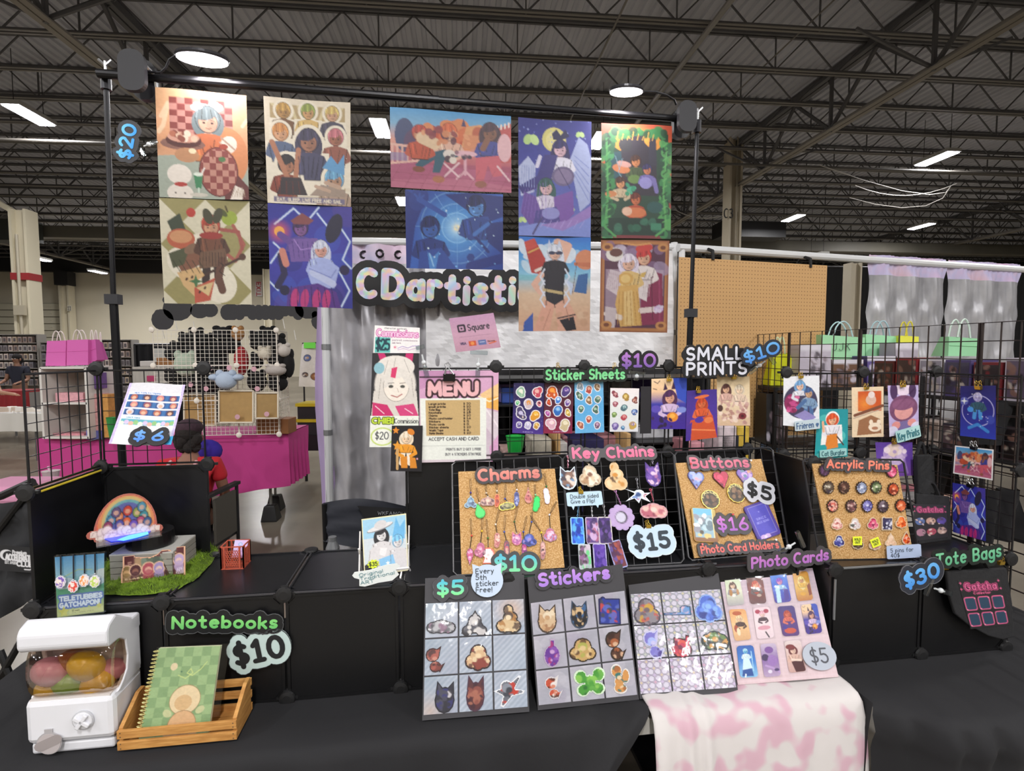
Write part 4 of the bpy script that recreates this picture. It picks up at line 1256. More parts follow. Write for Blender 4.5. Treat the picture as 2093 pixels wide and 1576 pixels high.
c.fig(38,57,10,'#2e5a58','#e3b9bd','#d8cfe6',None,1.8,5).p([(8,62),(24,66),(34,84),(22,96),(4,80)],'#6a4aa0').p([(48,66),(74,60),(76,80),(52,96)],'#7a52a8').p([(24,78),(52,74),(58,90),(20,92)],'#4a3f90').e(44,80,12,8,'#8f8fd0')
c.p([(0,92),(30,88),(64,92),(100,78),(100,100),(0,100)],'#7f8fd8').p([(30,90),(66,86),(100,72),(100,82),(60,95)],'#9a7cc4').s_([(20,98),(32,84)],2.5,'#4a3f78')
for i in range(8): c.s_([(10 + i * 4,60 - i),(2 + i * 5,84)],.7,'#8a6cc0',.7)
for i in range(7): c.s_([(30 + i * 9,92 + (i % 2)),(36 + i * 9,86)],.8,'#b8a8e8',.8)
for i in range(6): c.s_([(6 + i * 3,40),(4 + i * 3.6,58)],.8,'#8f9cd0')
poster('indigo print of two winged figures under a yellow moon',[(1059,240),(1208.4,249.5),(1207.3,485),(1060.4,481)],c,0,2.4)
c = Cv(84,112).g(['#1f6fd0','#3f9ae2','#8ecbe8','#e2c3a4','#e0b795','#d9a98a'])
c.spl(14,['#cfe6f6','#a8d3f0','#eef6fb'],8,0,4,100,34,5,12,.8).e(92,24,14,14,'#d98a62').p([(76,27),(100,27),(100,32),(76,30)],'#c87452').r(0,40,30,46,'#6fc0c8',.6)
c.p([(8,6),(22,2),(42,30),(34,40),(18,38)],'#b8372f').p([(8,6),(22,2),(26,10),(12,15)],'#cf4a3c').s_([(14,17),(28,12)],2,'#e0b45a').s_([(24,36),(38,31)],4,'#e8e0d8').p([(82,40),(96,38),(94,60),(76,58)],'#3a6aa8')
c.s_([(56,32),(68,10),(54,6)],11,'#e9b7a0')
c.fig(50,16,9.5,'#dfe6f6','#e9b7a0','#23202c',None,2.4,7).p([(42,3),(46,10),(40,12)],'#cfd8ee').p([(56,3),(60,11),(53,11)],'#cfd8ee')
c.p([(34,36),(64,36),(62,58),(60,76),(40,74),(36,58)],'#24212d').s_([(32,40),(22,50),(30,58)],8,'#e9b7a0').s_([(36,56),(64,60)],4,'#c7b07a')
c.p([(36,66),(50,72),(42,100),(20,100)],'#e3a78e').p([(50,72),(66,64),(80,84),(76,100),(54,100)],'#e6ae94').p([(56,88),(76,84),(80,98),(66,100)],'#22202a').s_([(54,86),(78,82)],2,'#2a2530').p([(64,44),(76,50),(72,62)],'#c6d6f2').p([(8,90),(20,80),(20,100),(6,100)],'#2d58b0')
c.e(46,17,5,2.4,'#3a3f5c').e(56,17,5,2.4,'#3a3f5c')
for x0,y0,x1,y1 in ((40,40,38,72),(60,40,62,70),(46,62,50,74),(44,76,34,98),(64,72,70,88)): c.s_([(x0,y0),(x1,y1)],1,'#14121c' if y1 < 76 else '#b9816a')
for y in (34,46,58): c.s_([(36,y),(30,y + 8),(36,y + 16)],2,'#dfe6f6').s_([(64,y),(70,y + 8),(63,y + 16)],2,'#dfe6f6')
c.s_([(80,27),(74,60)],.8,'#6a4a3c').spl(10,['#c99a78','#e8c8a8'],3,0,70,100,100,2,6,.5)
poster('beach print of a white haired person in black swimwear with red cylinder',[(1060.2,483),(1207,486),(1206,676.5),(1060.4,677)],c,-.003,2.9)
c = Cv(84,132).g(['#c8502f','#d9622f','#a8402f','#7c3038'])
c.r(6,8,94,97,'#2c4a3a').e(50,16,34,16,'#e89a34').glow(50,14,30,'#f2b84a',.8)
c.p([(40,14),(42,6),(58,6),(60,16),(76,26),(80,62),(20,62),(24,26)],'#39333f').p([(66,20),(68,10),(76,10),(78,36),(66,36)],'#3a3848').e(34,18,9,10,'#36363c')
c.p([(6,26),(28,24),(30,44),(12,50),(6,44)],'#2d5560').spl(60,['#2f6a44','#3c8a4e','#255038','#4aa060','#1f4030'],6,0,12,16,100,4,9,.9).spl(60,['#2f6a44','#3c8a4e','#255038','#58a85c','#1f4030'],7,86,12,100,100,4,9,.9).spl(22,['#3c8a4e','#255038'],8,10,6,90,10,4,8,.9)
c.fig(48,32,7,'#4a2c22','#d98a54','#4a5a3c',None,0,6).e(28,39,12,6,'#d98452',12).e(32,35,10,4,'#d9a59a',12).e(46,48,9,6,'#6a8a48')
c.fig(64,39,6.5,'#3a3560','#d07f58','#7a6fb4',None,0,6).e(62,51,9,8,'#9a94d4').s_([(74,48),(78,58)],6,'#8076b8')
c.fig(27,51,7,'#4a2e26','#e09a68','#cbb694',None,0,5).e(14,61,8,4,'#cf8450').spl(8,['#4fb08a','#3a9a74'],3,36,52,46,62,2,4,1)
c.fig(48,65,7.5,'#6a2f22','#cf6f42','#b8492c',None,0,5).e(48,77,15,7,'#d87a48').e(36,76,7,6,'#e9bfa4')
c.e(76,72,12,8,'#2f5a58').r(10,82,90,97,'#1f3a30').spl(10,['#2f6a52','#3f7a62'],12,18,84,84,94,4,7,.7).r(70,86,86,92,'#3f8a6a')
c.s_([(8,14),(10,60),(6,90),(20,98)],3,'#4fa058').s_([(92,20),(88,60),(93,90),(78,97)],3,'#5aa85c')
for i in range(26): c.s_([(7 + (i % 2) * 80,16 + i * 3),(13 + (i % 2) * 80,12 + i * 3.1)],1.3,'#6ab868' if i % 3 else '#1c3a28')
for i in range(9): c.s_([(22 + i * 7,14),(24 + i * 7,7 + (i % 3) * 2)],1.2,'#e0b04a')
c.s_([(30,30),(24,42),(28,46)],.8,'#8ab0c0').s_([(20,28),(26,40)],.8,'#8ab0c0')
poster('orange and green jungle print with dark silhouettes over a team',[(1229.6,250.5),(1373.5,258),(1371.8,488),(1229,487)],c,0,4)
c = Cv(82,110,'#9a5a34').r(3,2,97,98,'#b87a44').r(6,5,94,95,'#5a3048').spl(12,['#c9bcd2','#a894b4','#8a6a90'],4,8,8,92,34,6,14,.7).r(8,32,92,80,'#c6b0c4',.5)
c.p([(58,30),(90,36),(94,90),(60,92)],'#8a2550').p([(54,34),(72,34),(68,66),(56,62)],'#eadfe0')
c.fig(62,18,11,'#c22f2c','#e7b495','#efe4e2',None,0,5).s_([(54,10),(70,8)],9,'#cc3a32').p([(58,36),(66,34),(64,40),(58,40)],'#d9b45a')
c.fig(40,24,11,'#e6daee','#e9b79c','#e3c07a',None,.8,6).e(20,16,12,10,'#e9e3dc').e(22,14,9,6,'#6a3f3a').p([(14,32),(34,36),(24,60),(8,52)],'#d8c9cf')
c.e(36,42,11,9,'#d9ab58').e(36,42,7,6,'#eac77c').p([(26,50),(54,48),(62,92),(30,94),(22,70)],'#dcae5e').p([(34,56),(46,54),(50,92),(36,92)],'#e8c47e').s_([(10,80),(30,84)],8,'#ead9cc').s_([(60,76),(84,74)],8,'#ead8d4').e(86,74,7,5,'#d8b8e4').p([(8,72),(24,74),(22,95),(8,95)],'#cfc0c4')
for x,y in ((10,8),(90,8),(10,92),(90,92)): c.e(x,y,8,6,'#c98c4e').e(x,y,4,3,'#7a4228')
c.s_([(30,4),(50,6),(70,4)],2.4,'#d99a56')
for i in range(6): c.s_([(28 + i * 5,56),(26 + i * 7,92)],.9,'#b8863c')
for i in range(4): c.s_([(64 + i * 3,38),(62 + i * 3,60)],.7,'#c8b4b8')
for i in range(7): c.s_([(12 + i * 2.4,34),(8 + i * 3,54)],.8,'#b49ca8')
c.s_([(74,40),(78,86)],1.2,'#5f1638').s_([(86,42),(88,88)],1.2,'#b0406e').spl(8,['#e8dff0','#d8c8e4'],5,80,70,92,78,1.5,3)
poster('gold framed print of a dancing couple, yellow gown and red hair',[(1229,490),(1369,492),(1364,680),(1225,678)],c,-.003,5)
def clip_lamp(lb,c0,c1,c2,c3,neck,head,hw):
 V = VS - .005
 a = onV((c0 + c1) / 2,(c2 + c3) / 2,V - .03)
 w = (onV(c1,c2,V) - onV(c0,c2,V)).length
 h = (onV(c0,c2,V) - onV(c0,c3,V)).length
 root = thing('clip_lamp',lb,'lamp',a)
 pr = rrect(-w / 2,-h / 2,w / 2,h / 2,w * .42,6)
 MB().prism(union([pr]),a,ex,ez,-ey,.008,.03).build('clamp_pad',M('#26262a',.55),root)
 MB().prism(union([[(x * .9 + .006,y) for x,y in pr]]),a + ey * .05,ex,ez,-ey,-.015,.012).build('clamp_pad',M('#1c1c1f',.35),root)
 MB().tube([a + ex * (w * .42) + ez * (h * .2) - ey * .01,a + ex * (w * .55) + ez * (h * .1) + ey * .03,a + ex * (w * .5) - ez * (h * .3) + ey * .05],.006,6).build('spring',STEEL,root)
 pts = [onV(x,y,V - .02 - .05 * i / len(neck)) for i,(x,y) in enumerate(neck)]
 MB().tube(pts,.0042,8).build('gooseneck',M('#222226',.35,.3),root)
 hc = onV(head[0],head[1],V - .07)
 r = hw * (hc - CAMP).length / FPX / 2
 R = BF @ Matrix.Rotation(R_(11),3,'X')
 MB().lathe(hc + ez * .006,[(r * .55,.014),(r * .95,.008),(r,0),(r * .97,-.006)],28,R).build('head',M('#3a3a3e',.3,.3),root)
 MB().lathe(hc,[(r * .93,.0),(r * .94,-.003),(r * .5,-.006)],28,R).build('diffuser',M('#fff4fb',.3,emit=14),root)
 l = bpy.data.lights.new('lamp','AREA')
 l.shape,l.size,l.energy,l.color = 'DISK',r * 1.8,CLIP_W,(1,.95,.97)
 o = link('lamp',l,root,hc - ez * .012 - wloc(root))
 o.rotation_euler = (R_(8),0,YAW)
clip_lamp('black clip-on lamp with round pad on the left end of the crossbar',251,304,110,192,[(303,147),(328,148),(339,138),(346,122),(358,114),(378,112)],(414,122),76)
clip_lamp('black clip-on lamp with glowing disc on the right end of the crossbar',1382,1417,212,274,[(1382,214),(1378,204),(1362,194),(1340,188),(1316,187)],(1280,188),60)
PBK = PV(VBK - .13)
HC = ['#c9d6e8','#e2c3d6','#d0b9e2','#b9e0d4','#e6dca8','#bcd6ea','#d8d4ee','#e2c0b4','#d2e2c4','#d9cfa8']
def holo(root,o,X,Y,n,w,h,th):
 me = [c_ for c_ in root.children if c_.name.startswith('lettering')][0].data
 a = me.color_attributes['Col']
 pal = [lin(x) for x in ('#b9d6f2','#e8c4da','#d6c2ee','#bfe8d2','#efe6b0','#f0cdb8','#e8e8f4')]
 cols = []
 for v in me.vertices:
  p = v.co
  i = int((p.dot(X) * 37 + 100)) + 3 * int((p.dot(Y) * 41 + 100))
  cols.append((*pal[i % 7],1))
 set2 = np.asarray(cols,np.float32)
 a.data.foreach_set('color',set2.ravel())
sign('banner_sign','wide black sign with holographic CDartistic letters on the backdrop','CDartistic',PBK,(735,603),(1086,622),(735,553),'#d8d0e4',board='#151517',r=.16,margin=.3,letm=GLOSS,gap=.36,wob=.06,extra=holo)
# ================================================================== MENU CORNER AND THE MESH WALL
VM = CB - .012
PM = PV(VM)
c = Cv(150,170).g(['#d9a9c8','#cf9fc0','#c9b4c4','#d8cbd2'])
c.p([(76,26),(100,14),(100,36),(84,38)],'#eec68e').p([(76,32),(100,28),(100,44),(80,40)],'#e8ae54').s_([(74,28),(88,34),(100,30)],2,'#f6e2b8').p([(84,42),(100,46),(100,80),(82,60)],'#d9ccd4').s_([(82,40),(100,62)],2,'#e9dfe4').p([(88,84),(100,70),(100,100),(90,100)],'#d9a3c9').p([(0,0),(40,0),(20,16),(0,20)],'#c690b8')
c.s_([(0,7),(92,7),(92,93),(80,93)],1.8,'#3a2130')
c.r(0,30,84,97,'#e9ece4').r(7,32,76,71,'#c6a874').r(0,81.6,83,82,'#c3c8c0')
let,adv = lay('MENU',.3)
for wd,cl in ((10,'#3a1f26'),(5,'#e8b4b8')):
 for st in let:
  for s in st: c.s_([(12 + px / adv * 60,26 - py * 12.5) for px,py in s],wd,cl)
for i,(a_,b_) in enumerate((('Large prints','20'),('small prints','10'),('Tote Bag','30'),('Keychains','15'),('Charms','10'),('Photo card holder','16'),('Stickers','5'),('Photo cards','5'),('Sticker sheets','10'),('Washi Tape','6'),('Note Books','10'))):
 y = 37 + i * 3.2
 c.t(a_,11,y,11 + len(a_) * 1.75,1.9,'#3c2a1c',.8,.2).t('$',55,y,56.5,1.9,'#3c2a1c',.8).t(b_,59,y,59 + 2.4 * len(b_),2.0,'#3c2a1c',.8)
c.t('ACCEPT CASH AND CARD',10,76,74,3.2,'#4a4a4c',.9,.22).t('PRINTS BUY 2 GET 1 FREE',32,87,77,2.4,'#6a6a6c',.75,.22).t('BUY 4 STICKERS 5TH FREE',31,92.5,77,2.4,'#6a6a6c',.75,.22)
Q = quad(PM,[(857,758),(1019,757),(1018,943),(862,945)])
mn = thing('menu_board','pink and orange MENU board with white price sheet clipped to the wire','menu',(Q[2] + Q[3]) / 2)
MB().box((Q[0] + Q[2]) / 2 + ey * .004,((Q[1] - Q[0]).length,.005,(Q[0] - Q[3]).length)).build('board',M('#d9b9cc',.6),mn)
sheet_mesh('price_sheet',c,Q,mn,.001)
clip_gold(onV(918,770,VM - .006),-ey,ex,.034,'large black binder clip holding the top of the MENU board',BLACK)
def clear_clip(lb,a,b,n,long=True):
 root = thing('clear_clip',lb,'clip',a,'clear acrylic sign clips')
 d = (b - a)
 X = d.normalized()
 Y = n.cross(X).normalized()
 R = Matrix((X,n,Y)).transposed()
 L = d.length
 MB().box(a + X * L * .16,(L * .34,.008,.016),R).build('jaw',ACRYL,root,bevel=.002)
 MB().ell(a + X * L * .45,(.008,.008,.008)).build('ball_joint',M('#e4e8ea',.2,alpha=.8),root)
 MB().bar(a + X * L * .3,a + X * L * .7,.003,6).build('stem',M('#dfe4e6',.2,alpha=.75),root)
 MB().box(b - X * .008,(.014,.012,.06 if long else .03),R).build('jaw',ACRYL,root,bevel=.002)
 return root
clear_clip('clear clip on the MENU board left corner, holding the commission sheet',onV(873,770,VM - .01),onV(858,705,VM - .01),-ey,False)
clear_clip('clear clip on the MENU board right corner, holding the card reader sign',onV(976,770,VM - .01),onV(979,716,VM - .01),-ey)
c = Cv(84,66,'#b98ba6').g(['#b48aaa','#c096ac','#b5899c'])
c.p(rrect(14,22,32,45,4),'#2c2430').p(rrect(18,27,28,40,2),'#b88fa9').p(rrect(21,31,25,36,.5),'#2c2430')
c.t('Square',37,42,84,17,'#38303c',2.6,.3).r(14,58,86,59.2,'#8a647c').t('VISA',14,80,26,6,'#4a3a5c',1.6).r(32,72,48,86,'#c0502f').e(40,79,4,4,'#d98a4a').r(53,72,70,86,'#5a6a9c').r(56,77,67,79,'#c9cce0').r(74,73,92,85,'#bb8fa0').t('Discover',74,80,90,4,'#7a3a2c',1).s_([(76,85),(92,81)],2.6,'#c8603a')
Q = quad(PV(VM - .03),[(917.5,651),(1008.6,639.5),(1023.5,710),(932,720)])
sheet_mesh('card_sign',c,Q,label='tilted mauve Square card payment sign above the MENU board',cat='sign')
def flat(nm,lb,q,c,pl=None,off=0.0,cat='sign',group=None,mat=None,**k): return sheet_mesh(nm,c,quad(pl or PM,q,off),label=lb,cat=cat,group=group,mat=mat,**k)
c = Cv(96,58,'#eeeceb')
let,adv = lay('Commissions',.12)
for wd,cl in ((5,'#c23f9a'),(2.4,'#f2c6e2')):
 for st in let:
  for s in st: c.s_([(6 + px / adv * 90,38 - py * 24) for px,py in s],wd,cl)
c.t('character portrait',22,11,70,5,'#8a8488',.9).r(3,42,36,98,'#63bdb4').t('$25',6,88,34,38,'#1c3f4c',4.5,.12).t('portrait commissions',40,54,94,5,'#a08a98',.9).t('ask here',40,64,58,5,'#a08a98',.9)
c.star(46,78,5,'#d96a8a',6,.3).s_([(52,82),(62,74),(74,80),(84,72),(98,70)],1.4,'#a886c8').s_([(52,88),(64,82),(76,88),(96,78)],1.2,'#c89ac8')
flat('commission_sheet','white Commissions $25 sheet at the top of the hanging strip',[(766,665),(858,670),(858,722),(763,721)],c,None,.002)
c = Cv(84,104,'#2a282c').p([(12,0),(26,0),(38,20),(22,22)],'#c92f6e').p([(72,0),(88,0),(84,22),(68,18)],'#c92f6e').e(50,50,44,50,'#8f8a86').e(50,50,42,48,'#dcd6ce').p([(6,60),(94,60),(98,100),(2,100)],'#d8d2ca')
c.e(52,52,27,31,'#8f8880').e(52,52,26,30,'#efe6da').e(50,22,40,22,'#e4ded6').p([(28,26),(50,22),(44,50),(26,56)],'#e0dad2').p([(54,22),(78,30),(82,58),(68,44)],'#e0dad2').p([(42,24),(54,22),(50,40),(40,38)],'#d63a6c').e(16,24,11,11,'#8fbcc8')
for x in (41,65): c.e(x,53,5,3,'#4a4a44').s_([(x - 6,48),(x + 6,47)],1.2,'#6a645c')
c.s_([(42,67),(54,70),(64,65)],2,'#b0605c').s_([(54,56),(57,62)],.9,'#b09a8c').p([(4,78),(34,82),(48,100),(4,100)],'#c9306c').p([(50,84),(88,80),(98,100),(60,100)],'#d2447c')
for a,b in (((20,40),(16,72)),((84,40),(88,70)),((50,8),(46,24)),((34,12),(26,34)),((68,10),(80,32))): c.s_([a,b],.9,'#9a938c')
c.s_([(10,84),(28,96)],1.6,'#f0d0dc').s_([(70,88),(86,96)],1.6,'#f0d0dc')
flat('portrait_print','portrait of a pale haired figure with pink ears under the Commissions sheet',[(761,722),(856,722),(857,850),(757,850)],c,cat='print')
c = Cv(96,66,'#e9ece2')
let,adv = lay('CHIBI',.2)
for wd,cl in ((6.5,'#3a4a1c'),(3.2,'#c2dc3f')):
 for st in let:
  for s in st: c.s_([(5 + px / adv * 42,24 - py * 16) for px,py in s],wd,cl)
c.t('Commission',50,24,98,14,'#3c3c40',1.5,.18)
c.e(26,66,24,20,'#c6d87a').e(26,66,21,17,'#eef0e4').t('$20',12,74,38,22,'#3a3c44',2,.2)
flat('commission_sheet','white CHIBI Commission $20 sheet with green lettering',[(757,850),(856,850),(855,914),(755,914)],c,None,.001)
c = Cv(68,96,'#1e1c20').star(14,11,12,'#e08a2c').fig(48,26,17,'#ecdcc2','#f0d2b0','#e89a2c','#f0e2cc',.6,4.6).e(62,14,12,9,'#d9822c',30).p([(30,70),(52,66),(54,92),(34,92)],'#d9892a').p([(60,68),(78,70),(84,92),(62,92)],'#d9892a').s_([(20,52),(22,94)],8,'#c9a06a').star(20,44,16,'#e39a34').e(84,72,3,3,'#d9a0b0')
flat('character_card','black card with a small orange and cream figure, lowest of the strip',[(801,870),(864,870),(862,964),(798,963)],c,None,.008,'print')
def sticker_sheet(lb,q,bg,cells,title=None,edge='#f2f0f4'):
 c = Cv(64,106).g(bg)
 rng = random.Random(lb)
 for _ in range(26): c.e(rng.uniform(3,97),rng.uniform(3,97),.9,.9,'#d6c6ee',0,.5)
 for x,y,r_,col,c2 in cells:
  ox,oy = rng.uniform(-.7,.7),rng.uniform(-.6,.6)
  if edge: c.e(x,y,r_ + 2.6,r_ + 2.6,edge).e(x + r_ * ox,y + r_ * oy,r_ * .7 + 2.4,r_ * .8 + 2.4,edge).e(x - r_ * oy,y + r_ * .5,r_ * .7 + 2.4,r_ * .5 + 2.4,edge)
  c.e(x,y,r_,r_,col).e(x + r_ * ox,y + r_ * oy,r_ * .7,r_ * .8,col).e(x - r_ * oy,y + r_ * .5,r_ * .7,r_ * .5,col)
  c.e(x,y - r_ * .15,r_ * .55,r_ * .5,c2).spl(4,[c2,col,'#f1dccb'],x,x - r_ * .6,y - r_ * .2,x + r_ * .6,y + r_ * .5,r_ * .1,r_ * .3,.9)
 if title: c.t(title,34,97,66,1.6,'#c2b6e0',.8)
 return flat('sticker_sheet',lb,q,c,PM,.004,'sticker sheet','sticker sheets on the wire')
sticker_sheet('dark navy sticker sheet, first from the MENU board',[(1050,783),(1112.5,783),(1110,888),(1047,885)],['#231a4a','#2a1f5c','#4a2f8a'],
  [(24,18,13,'#8fb89a','#e8e8d8'),(76,18,13,'#c2465a','#e8b0a8'),(15,39,6,'#4aa86a','#a8e0b0'),(50,40,13,'#c9b8c2','#e09a4a'),(84,40,7,'#d96a7a','#5a2030'),(26,61,13,'#4a3f6a','#c8c0e0'),(74,62,13,'#d9952c','#f0c04a'),(22,82,7,'#5a4a8a','#b0a8d8'),(50,82,8,'#b8b0d0','#e8e4f4'),(78,82,8,'#c2903a','#f0d080')],'cdart')
sticker_sheet('dark red sticker sheet beside the navy one',[(1113.5,783),(1173,780),(1169.5,886),(1110.5,886)],['#3c1426','#561a30','#8a1f42'],
  [(26,17,15,'#c9561f','#f09a3c'),(74,17,14,'#4a3a7a','#7a5ab0'),(16,39,7,'#b83a20','#e06a30'),(48,34,9,'#3a7ad0','#bfe0ff'),(80,40,8,'#6a4a9a','#e0d0f4'),(14,60,7,'#a84a9a','#e0a0d8'),(48,54,14,'#2c6ab8','#7ab8ec'),(82,60,8,'#c2a03a','#f4e08a'),(28,80,14,'#d9a8b8','#f4d8de'),(74,81,14,'#c9b890','#e8e0c0')],'cdart')
rng = random.Random(5)
cl = lambda: rng.choice([('#a85a4a','#e0a888'),('#4a5a8a','#a8b4d8'),('#8a6a4a','#d8c0a0'),('#6a4a6a','#c8a0c0'),('#b0483c','#e8b8a0'),('#4a6a5a','#a8c8b0')])
sticker_sheet('sky blue sticker sheet, third along the wire',[(1174,779),(1233,777),(1235,883.5),(1175.5,886)],['#7cbce4','#5aa8dc','#6ab4e2'],
  [(20,10,8,'#8a9aa8','#d8dce0')] + [(x,y,9,*cl()) for x,y in ((50,16),(78,13),(18,29),(48,38),(80,36),(22,53),(70,56),(48,73),(20,84),(76,85))])
sticker_sheet('white sticker sheet of small figures, fourth along the wire',[(1247.5,793),(1306.5,794),(1304,882.5),(1246,882.5)],['#f0e6e8','#dfe4e2','#d9dadf'],
  [(18,15,9,'#8a3f4c','#d8a0a0'),(54,20,12,'#a8843c','#e0c470'),(84,28,9,'#7a3a34','#c89080'),(18,36,9,'#9a4a5a','#d8a8b0'),(50,44,11,'#4a6a74','#a8c8c8'),(16,60,9,'#6a8a4a','#b8d090'),(84,54,10,'#3a5a9a','#9ab4e0'),(50,66,10,'#b03c4a','#e09a98'),(20,86,12,'#6a5a9a','#b8a8d8'),(46,90,7,'#3a6a9a','#a0c8e0'),(80,84,13,'#c2a050','#8a7ab8')],edge='')
Q = quad(PM,[(1309,790),(1331,790),(1331,886),(1309,886)],.002)
MB().box((Q[0] + Q[2]) / 2,((Q[1] - Q[0]).length,.004,(Q[0] - Q[3]).length)).build('backing_strip',M('#211f24',.6),label='narrow black backing board between sticker sheets and small prints',cat='board')
for x,lb in ((1141,'gold binder clip over the left half of the Sticker Sheets sign'),(1257,'gold binder clip over the right half of the Sticker Sheets sign')):
 clip_gold(onV(x,753,VM - .006),-ey,ex,.014,lb)
sign('sign','black Sticker Sheets sign with mint green lettering on the wire','Sticker Sheets',PV(VM - .012),(1116,775),(1275,774),(1116,756),'#6ecf86','#86d89a','#1c241f',margin=.26)
sign('price_sign','black $10 price sign with purple digits above the Sticker Sheets sign','$10',PV(VM - .01),(1271,749),(1337,748),(1271,725),'#b078c8','#7a5aa8','#1a191c')
clear_clip('clear clip under the purple $10 sign',onV(1300,778,VM - .01),onV(1303,758,VM - .01),-ey)
SP = 'small prints clipped to the wire mesh'
def small(lb,q,c,pl=None,off=.006): return flat('small_print',lb,q,c,pl,off,'print',SP)
c = Cv(60,84).g(['#f0d0a8','#ecc49a','#3a3aa0','#3a2484','#3d2392']).p([(60,0),(100,0),(100,50),(74,40)],'#2f4ab4').fig(52,36,16,'#4a2450','#d9a088','#cdb4d6',None,1,4.5).p([(38,8),(46,22),(34,24)],'#3a1c40').p([(62,6),(68,22),(56,22)],'#3a1c40').e(60,76,16,13,'#e08a2c').e(60,74,8,6,'#f0b04a').spl(10,['#3a1f52','#2a1840'],2,4,70,60,96,3,7,1).s_([(8,6),(18,10),(24,5)],2,'#4a2c34').s_([(6,20),(16,22)],2,'#4a2c34').e(14,60,14,10,'#5a4ab0').e(86,62,14,8,'#7a8ad0')
HALLO = c
small('purple small print with pumpkin and cream moonlit sky, left of three',[(1331.6,774.5),(1404,772),(1402,877),(1331,877)],c)
c = Cv(56,92,'#4a2a8a').g(['#3f2a86','#4a3094','#5a2f86']).fig(50,26,15,'#b8431f','#d96a3c','#d2582e',None,1.4,5,None,0,'#d8663a').e(50,14,24,5,'#e0703c',-8).p([(14,60),(84,52),(98,100),(12,100)],'#c8502a').e(42,60,14,10,'#4a3096').p([(0,74),(20,62),(16,100),(0,100)],'#4a2f90').s_([(20,78),(90,84)],4,'#e88a54').e(72,62,14,10,'#e07a44')
ORANGE = c
small('violet small print of an orange lit figure in a hat',[(1404,798.6),(1465,795.6),(1466.5,894),(1401.5,901.7)],c,None,.008)
c = Cv(60,88).g(['#d9c198','#e2cfae','#cfae90']).fig(28,24,12,'#5a3430','#dcae8e','#cfa79a',None,1.6,5).fig(68,26,12,'#d9c8b0','#ecceb0','#dcc3ae',None,.5,5).spl(60,['#c49a94','#e2c4b4','#b0847c','#ead4c4','#a87470'],11,8,52,92,94,3,7,.8).e(76,80,12,10,'#7a2a34').e(76,80,5,4,'#4a161c').e(10,64,8,10,'#4a2c2a')
small('beige small print of two figures behind pale flowers',[(1465,770.5),(1532,769),(1533.5,870),(1466.6,870)],c)
for x,y,lb in ((1428,800,'gold binder clip on the violet and orange small print'),(1500,772,'gold binder clip on the beige flower small print'),(1368,776,'gold binder clip on the pumpkin small print')):
 clip_gold(onV(x,y,VM - .016),-ey,ex,.013,lb)
sign('sign','black SMALL PRINTS sign with white block lettering','SMALL PRINTS',PV(VM - .03),(1403,766),(1523,763),(1403,712),'#d9dbe6','#d2d4e0','#17171b',margin=.2,r=.11,lines=['SMALL','PRINTS'],gap=.3,wob=.02)
sign('price_sign','tilted black $10 sign with blue digits beside SMALL PRINTS','$10',PV(VM - .05),(1523,742),(1592,718),(1516,722),'#6ab0ea','#4a8ad8','#232833',gap=.2)
clear_clip('clear clip joining the blue $10 sign to the wire',onV(1532,762,VM - .03),onV(1578,728,VM - .04),-ey)
PM2 = PV(CB - .036)
c = Cv(62,86,'#e4e6ea').e(48,50,46,46,'#3f3a56').e(24,54,20,26,'#8a2858').spl(16,['#c24a86','#d86a9a','#7a1f4c'],3,8,40,40,70,3,7,.9).fig(46,18,12,'#6f9cc8','#e9c0a8','#d8d8e2',None,.8,4).fig(70,32,12,'#3f5a8a','#caa07c','#7a98b8','#4a6a9a',0,5).s_([(40,62),(60,48)],10,'#4a6a9a').p([(30,78),(60,66),(90,78),(70,90)],'#8f86bc')
small('white small print with figures in a dark circle, first on the second mesh',[(1601.5,770),(1674.6,767.5),(1675,876.5),(1600.5,869.5)],c,PM2)
clip_gold(onV(1637,770,CB - .046),-ey,ex,.013,'gold binder clip on the dark circle small print')
def tag(lb,text,bl,br,tl,pl,off,cols='#3a6a7c',bg='#b9dcdc'):
 def ex_(root,o,X,Y,n,w,h,th): pass
 return sign('name_tag',lb,text,pl,bl,br,tl,cols,None,bg,r=.07,margin=.4,thick=.002,cat='tag',off=off,wob=.03,body=[rrect(-.08,-.35,1.08,1.35,.12)])
tag('pale tag lettered Frieren on the white circle print','Frieren <',(1628,877),(1672,872),(1628,865),PM2,.012,'#4a6a94','#c3d3da')
c = Cv(60,90,'#1f9aa0').g(['#1f9098','#24a2a6']).e(72,56,20,18,'#54bcb8').e(28,92,24,14,'#54bcb8').e(24,18,14,10,'#4ab4b0').fig(50,20,15,'#d9542a','#eeb48e','#e8e4ea','#d97a34',.4,5,'#f2f2ee').p([(34,52),(66,50),(70,78),(36,80)],'#e0842f').s_([(24,44),(20,26)],7,'#eeb48e').s_([(66,56),(86,74)],4,'#4a2f2a')
small('teal small print of an orange haired figure',[(1671,836),(1733.5,836),(1732.5,933),(1664.5,942.5)],c,PM2,.002)
tag('pale tag lettered Cat Burglar at the foot of the teal print','Cat Burglar',(1679,932),(1726,928),(1679,923),PM2,.008,'#3a6a74','#9fcfcc')
c = Cv(58,90,'#e6cfae').r(20,9,92,48,'#c9541f').glow(40,34,40,'#f0983c',.8).e(60,26,16,16,'#d8b4a2').e(62,16,10,10,'#e6d6d0').s_([(10,56),(96,38)],9,'#7a4a34').s_([(6,62),(94,44)],3,'#b09a8a').p([(16,96),(22,66),(60,56),(88,64),(92,92)],'#9a6a48').e(72,80,20,14,'#eedcc4').e(60,70,6,8,'#eedcc4').e(84,70,6,8,'#eedcc4').e(72,82,10,5,'#b07a5c')
small('cream bordered small print with a brown dog and string instrument',[(1740.6,792),(1806,790),(1806,893),(1741.6,894)],c,PM2,.01)
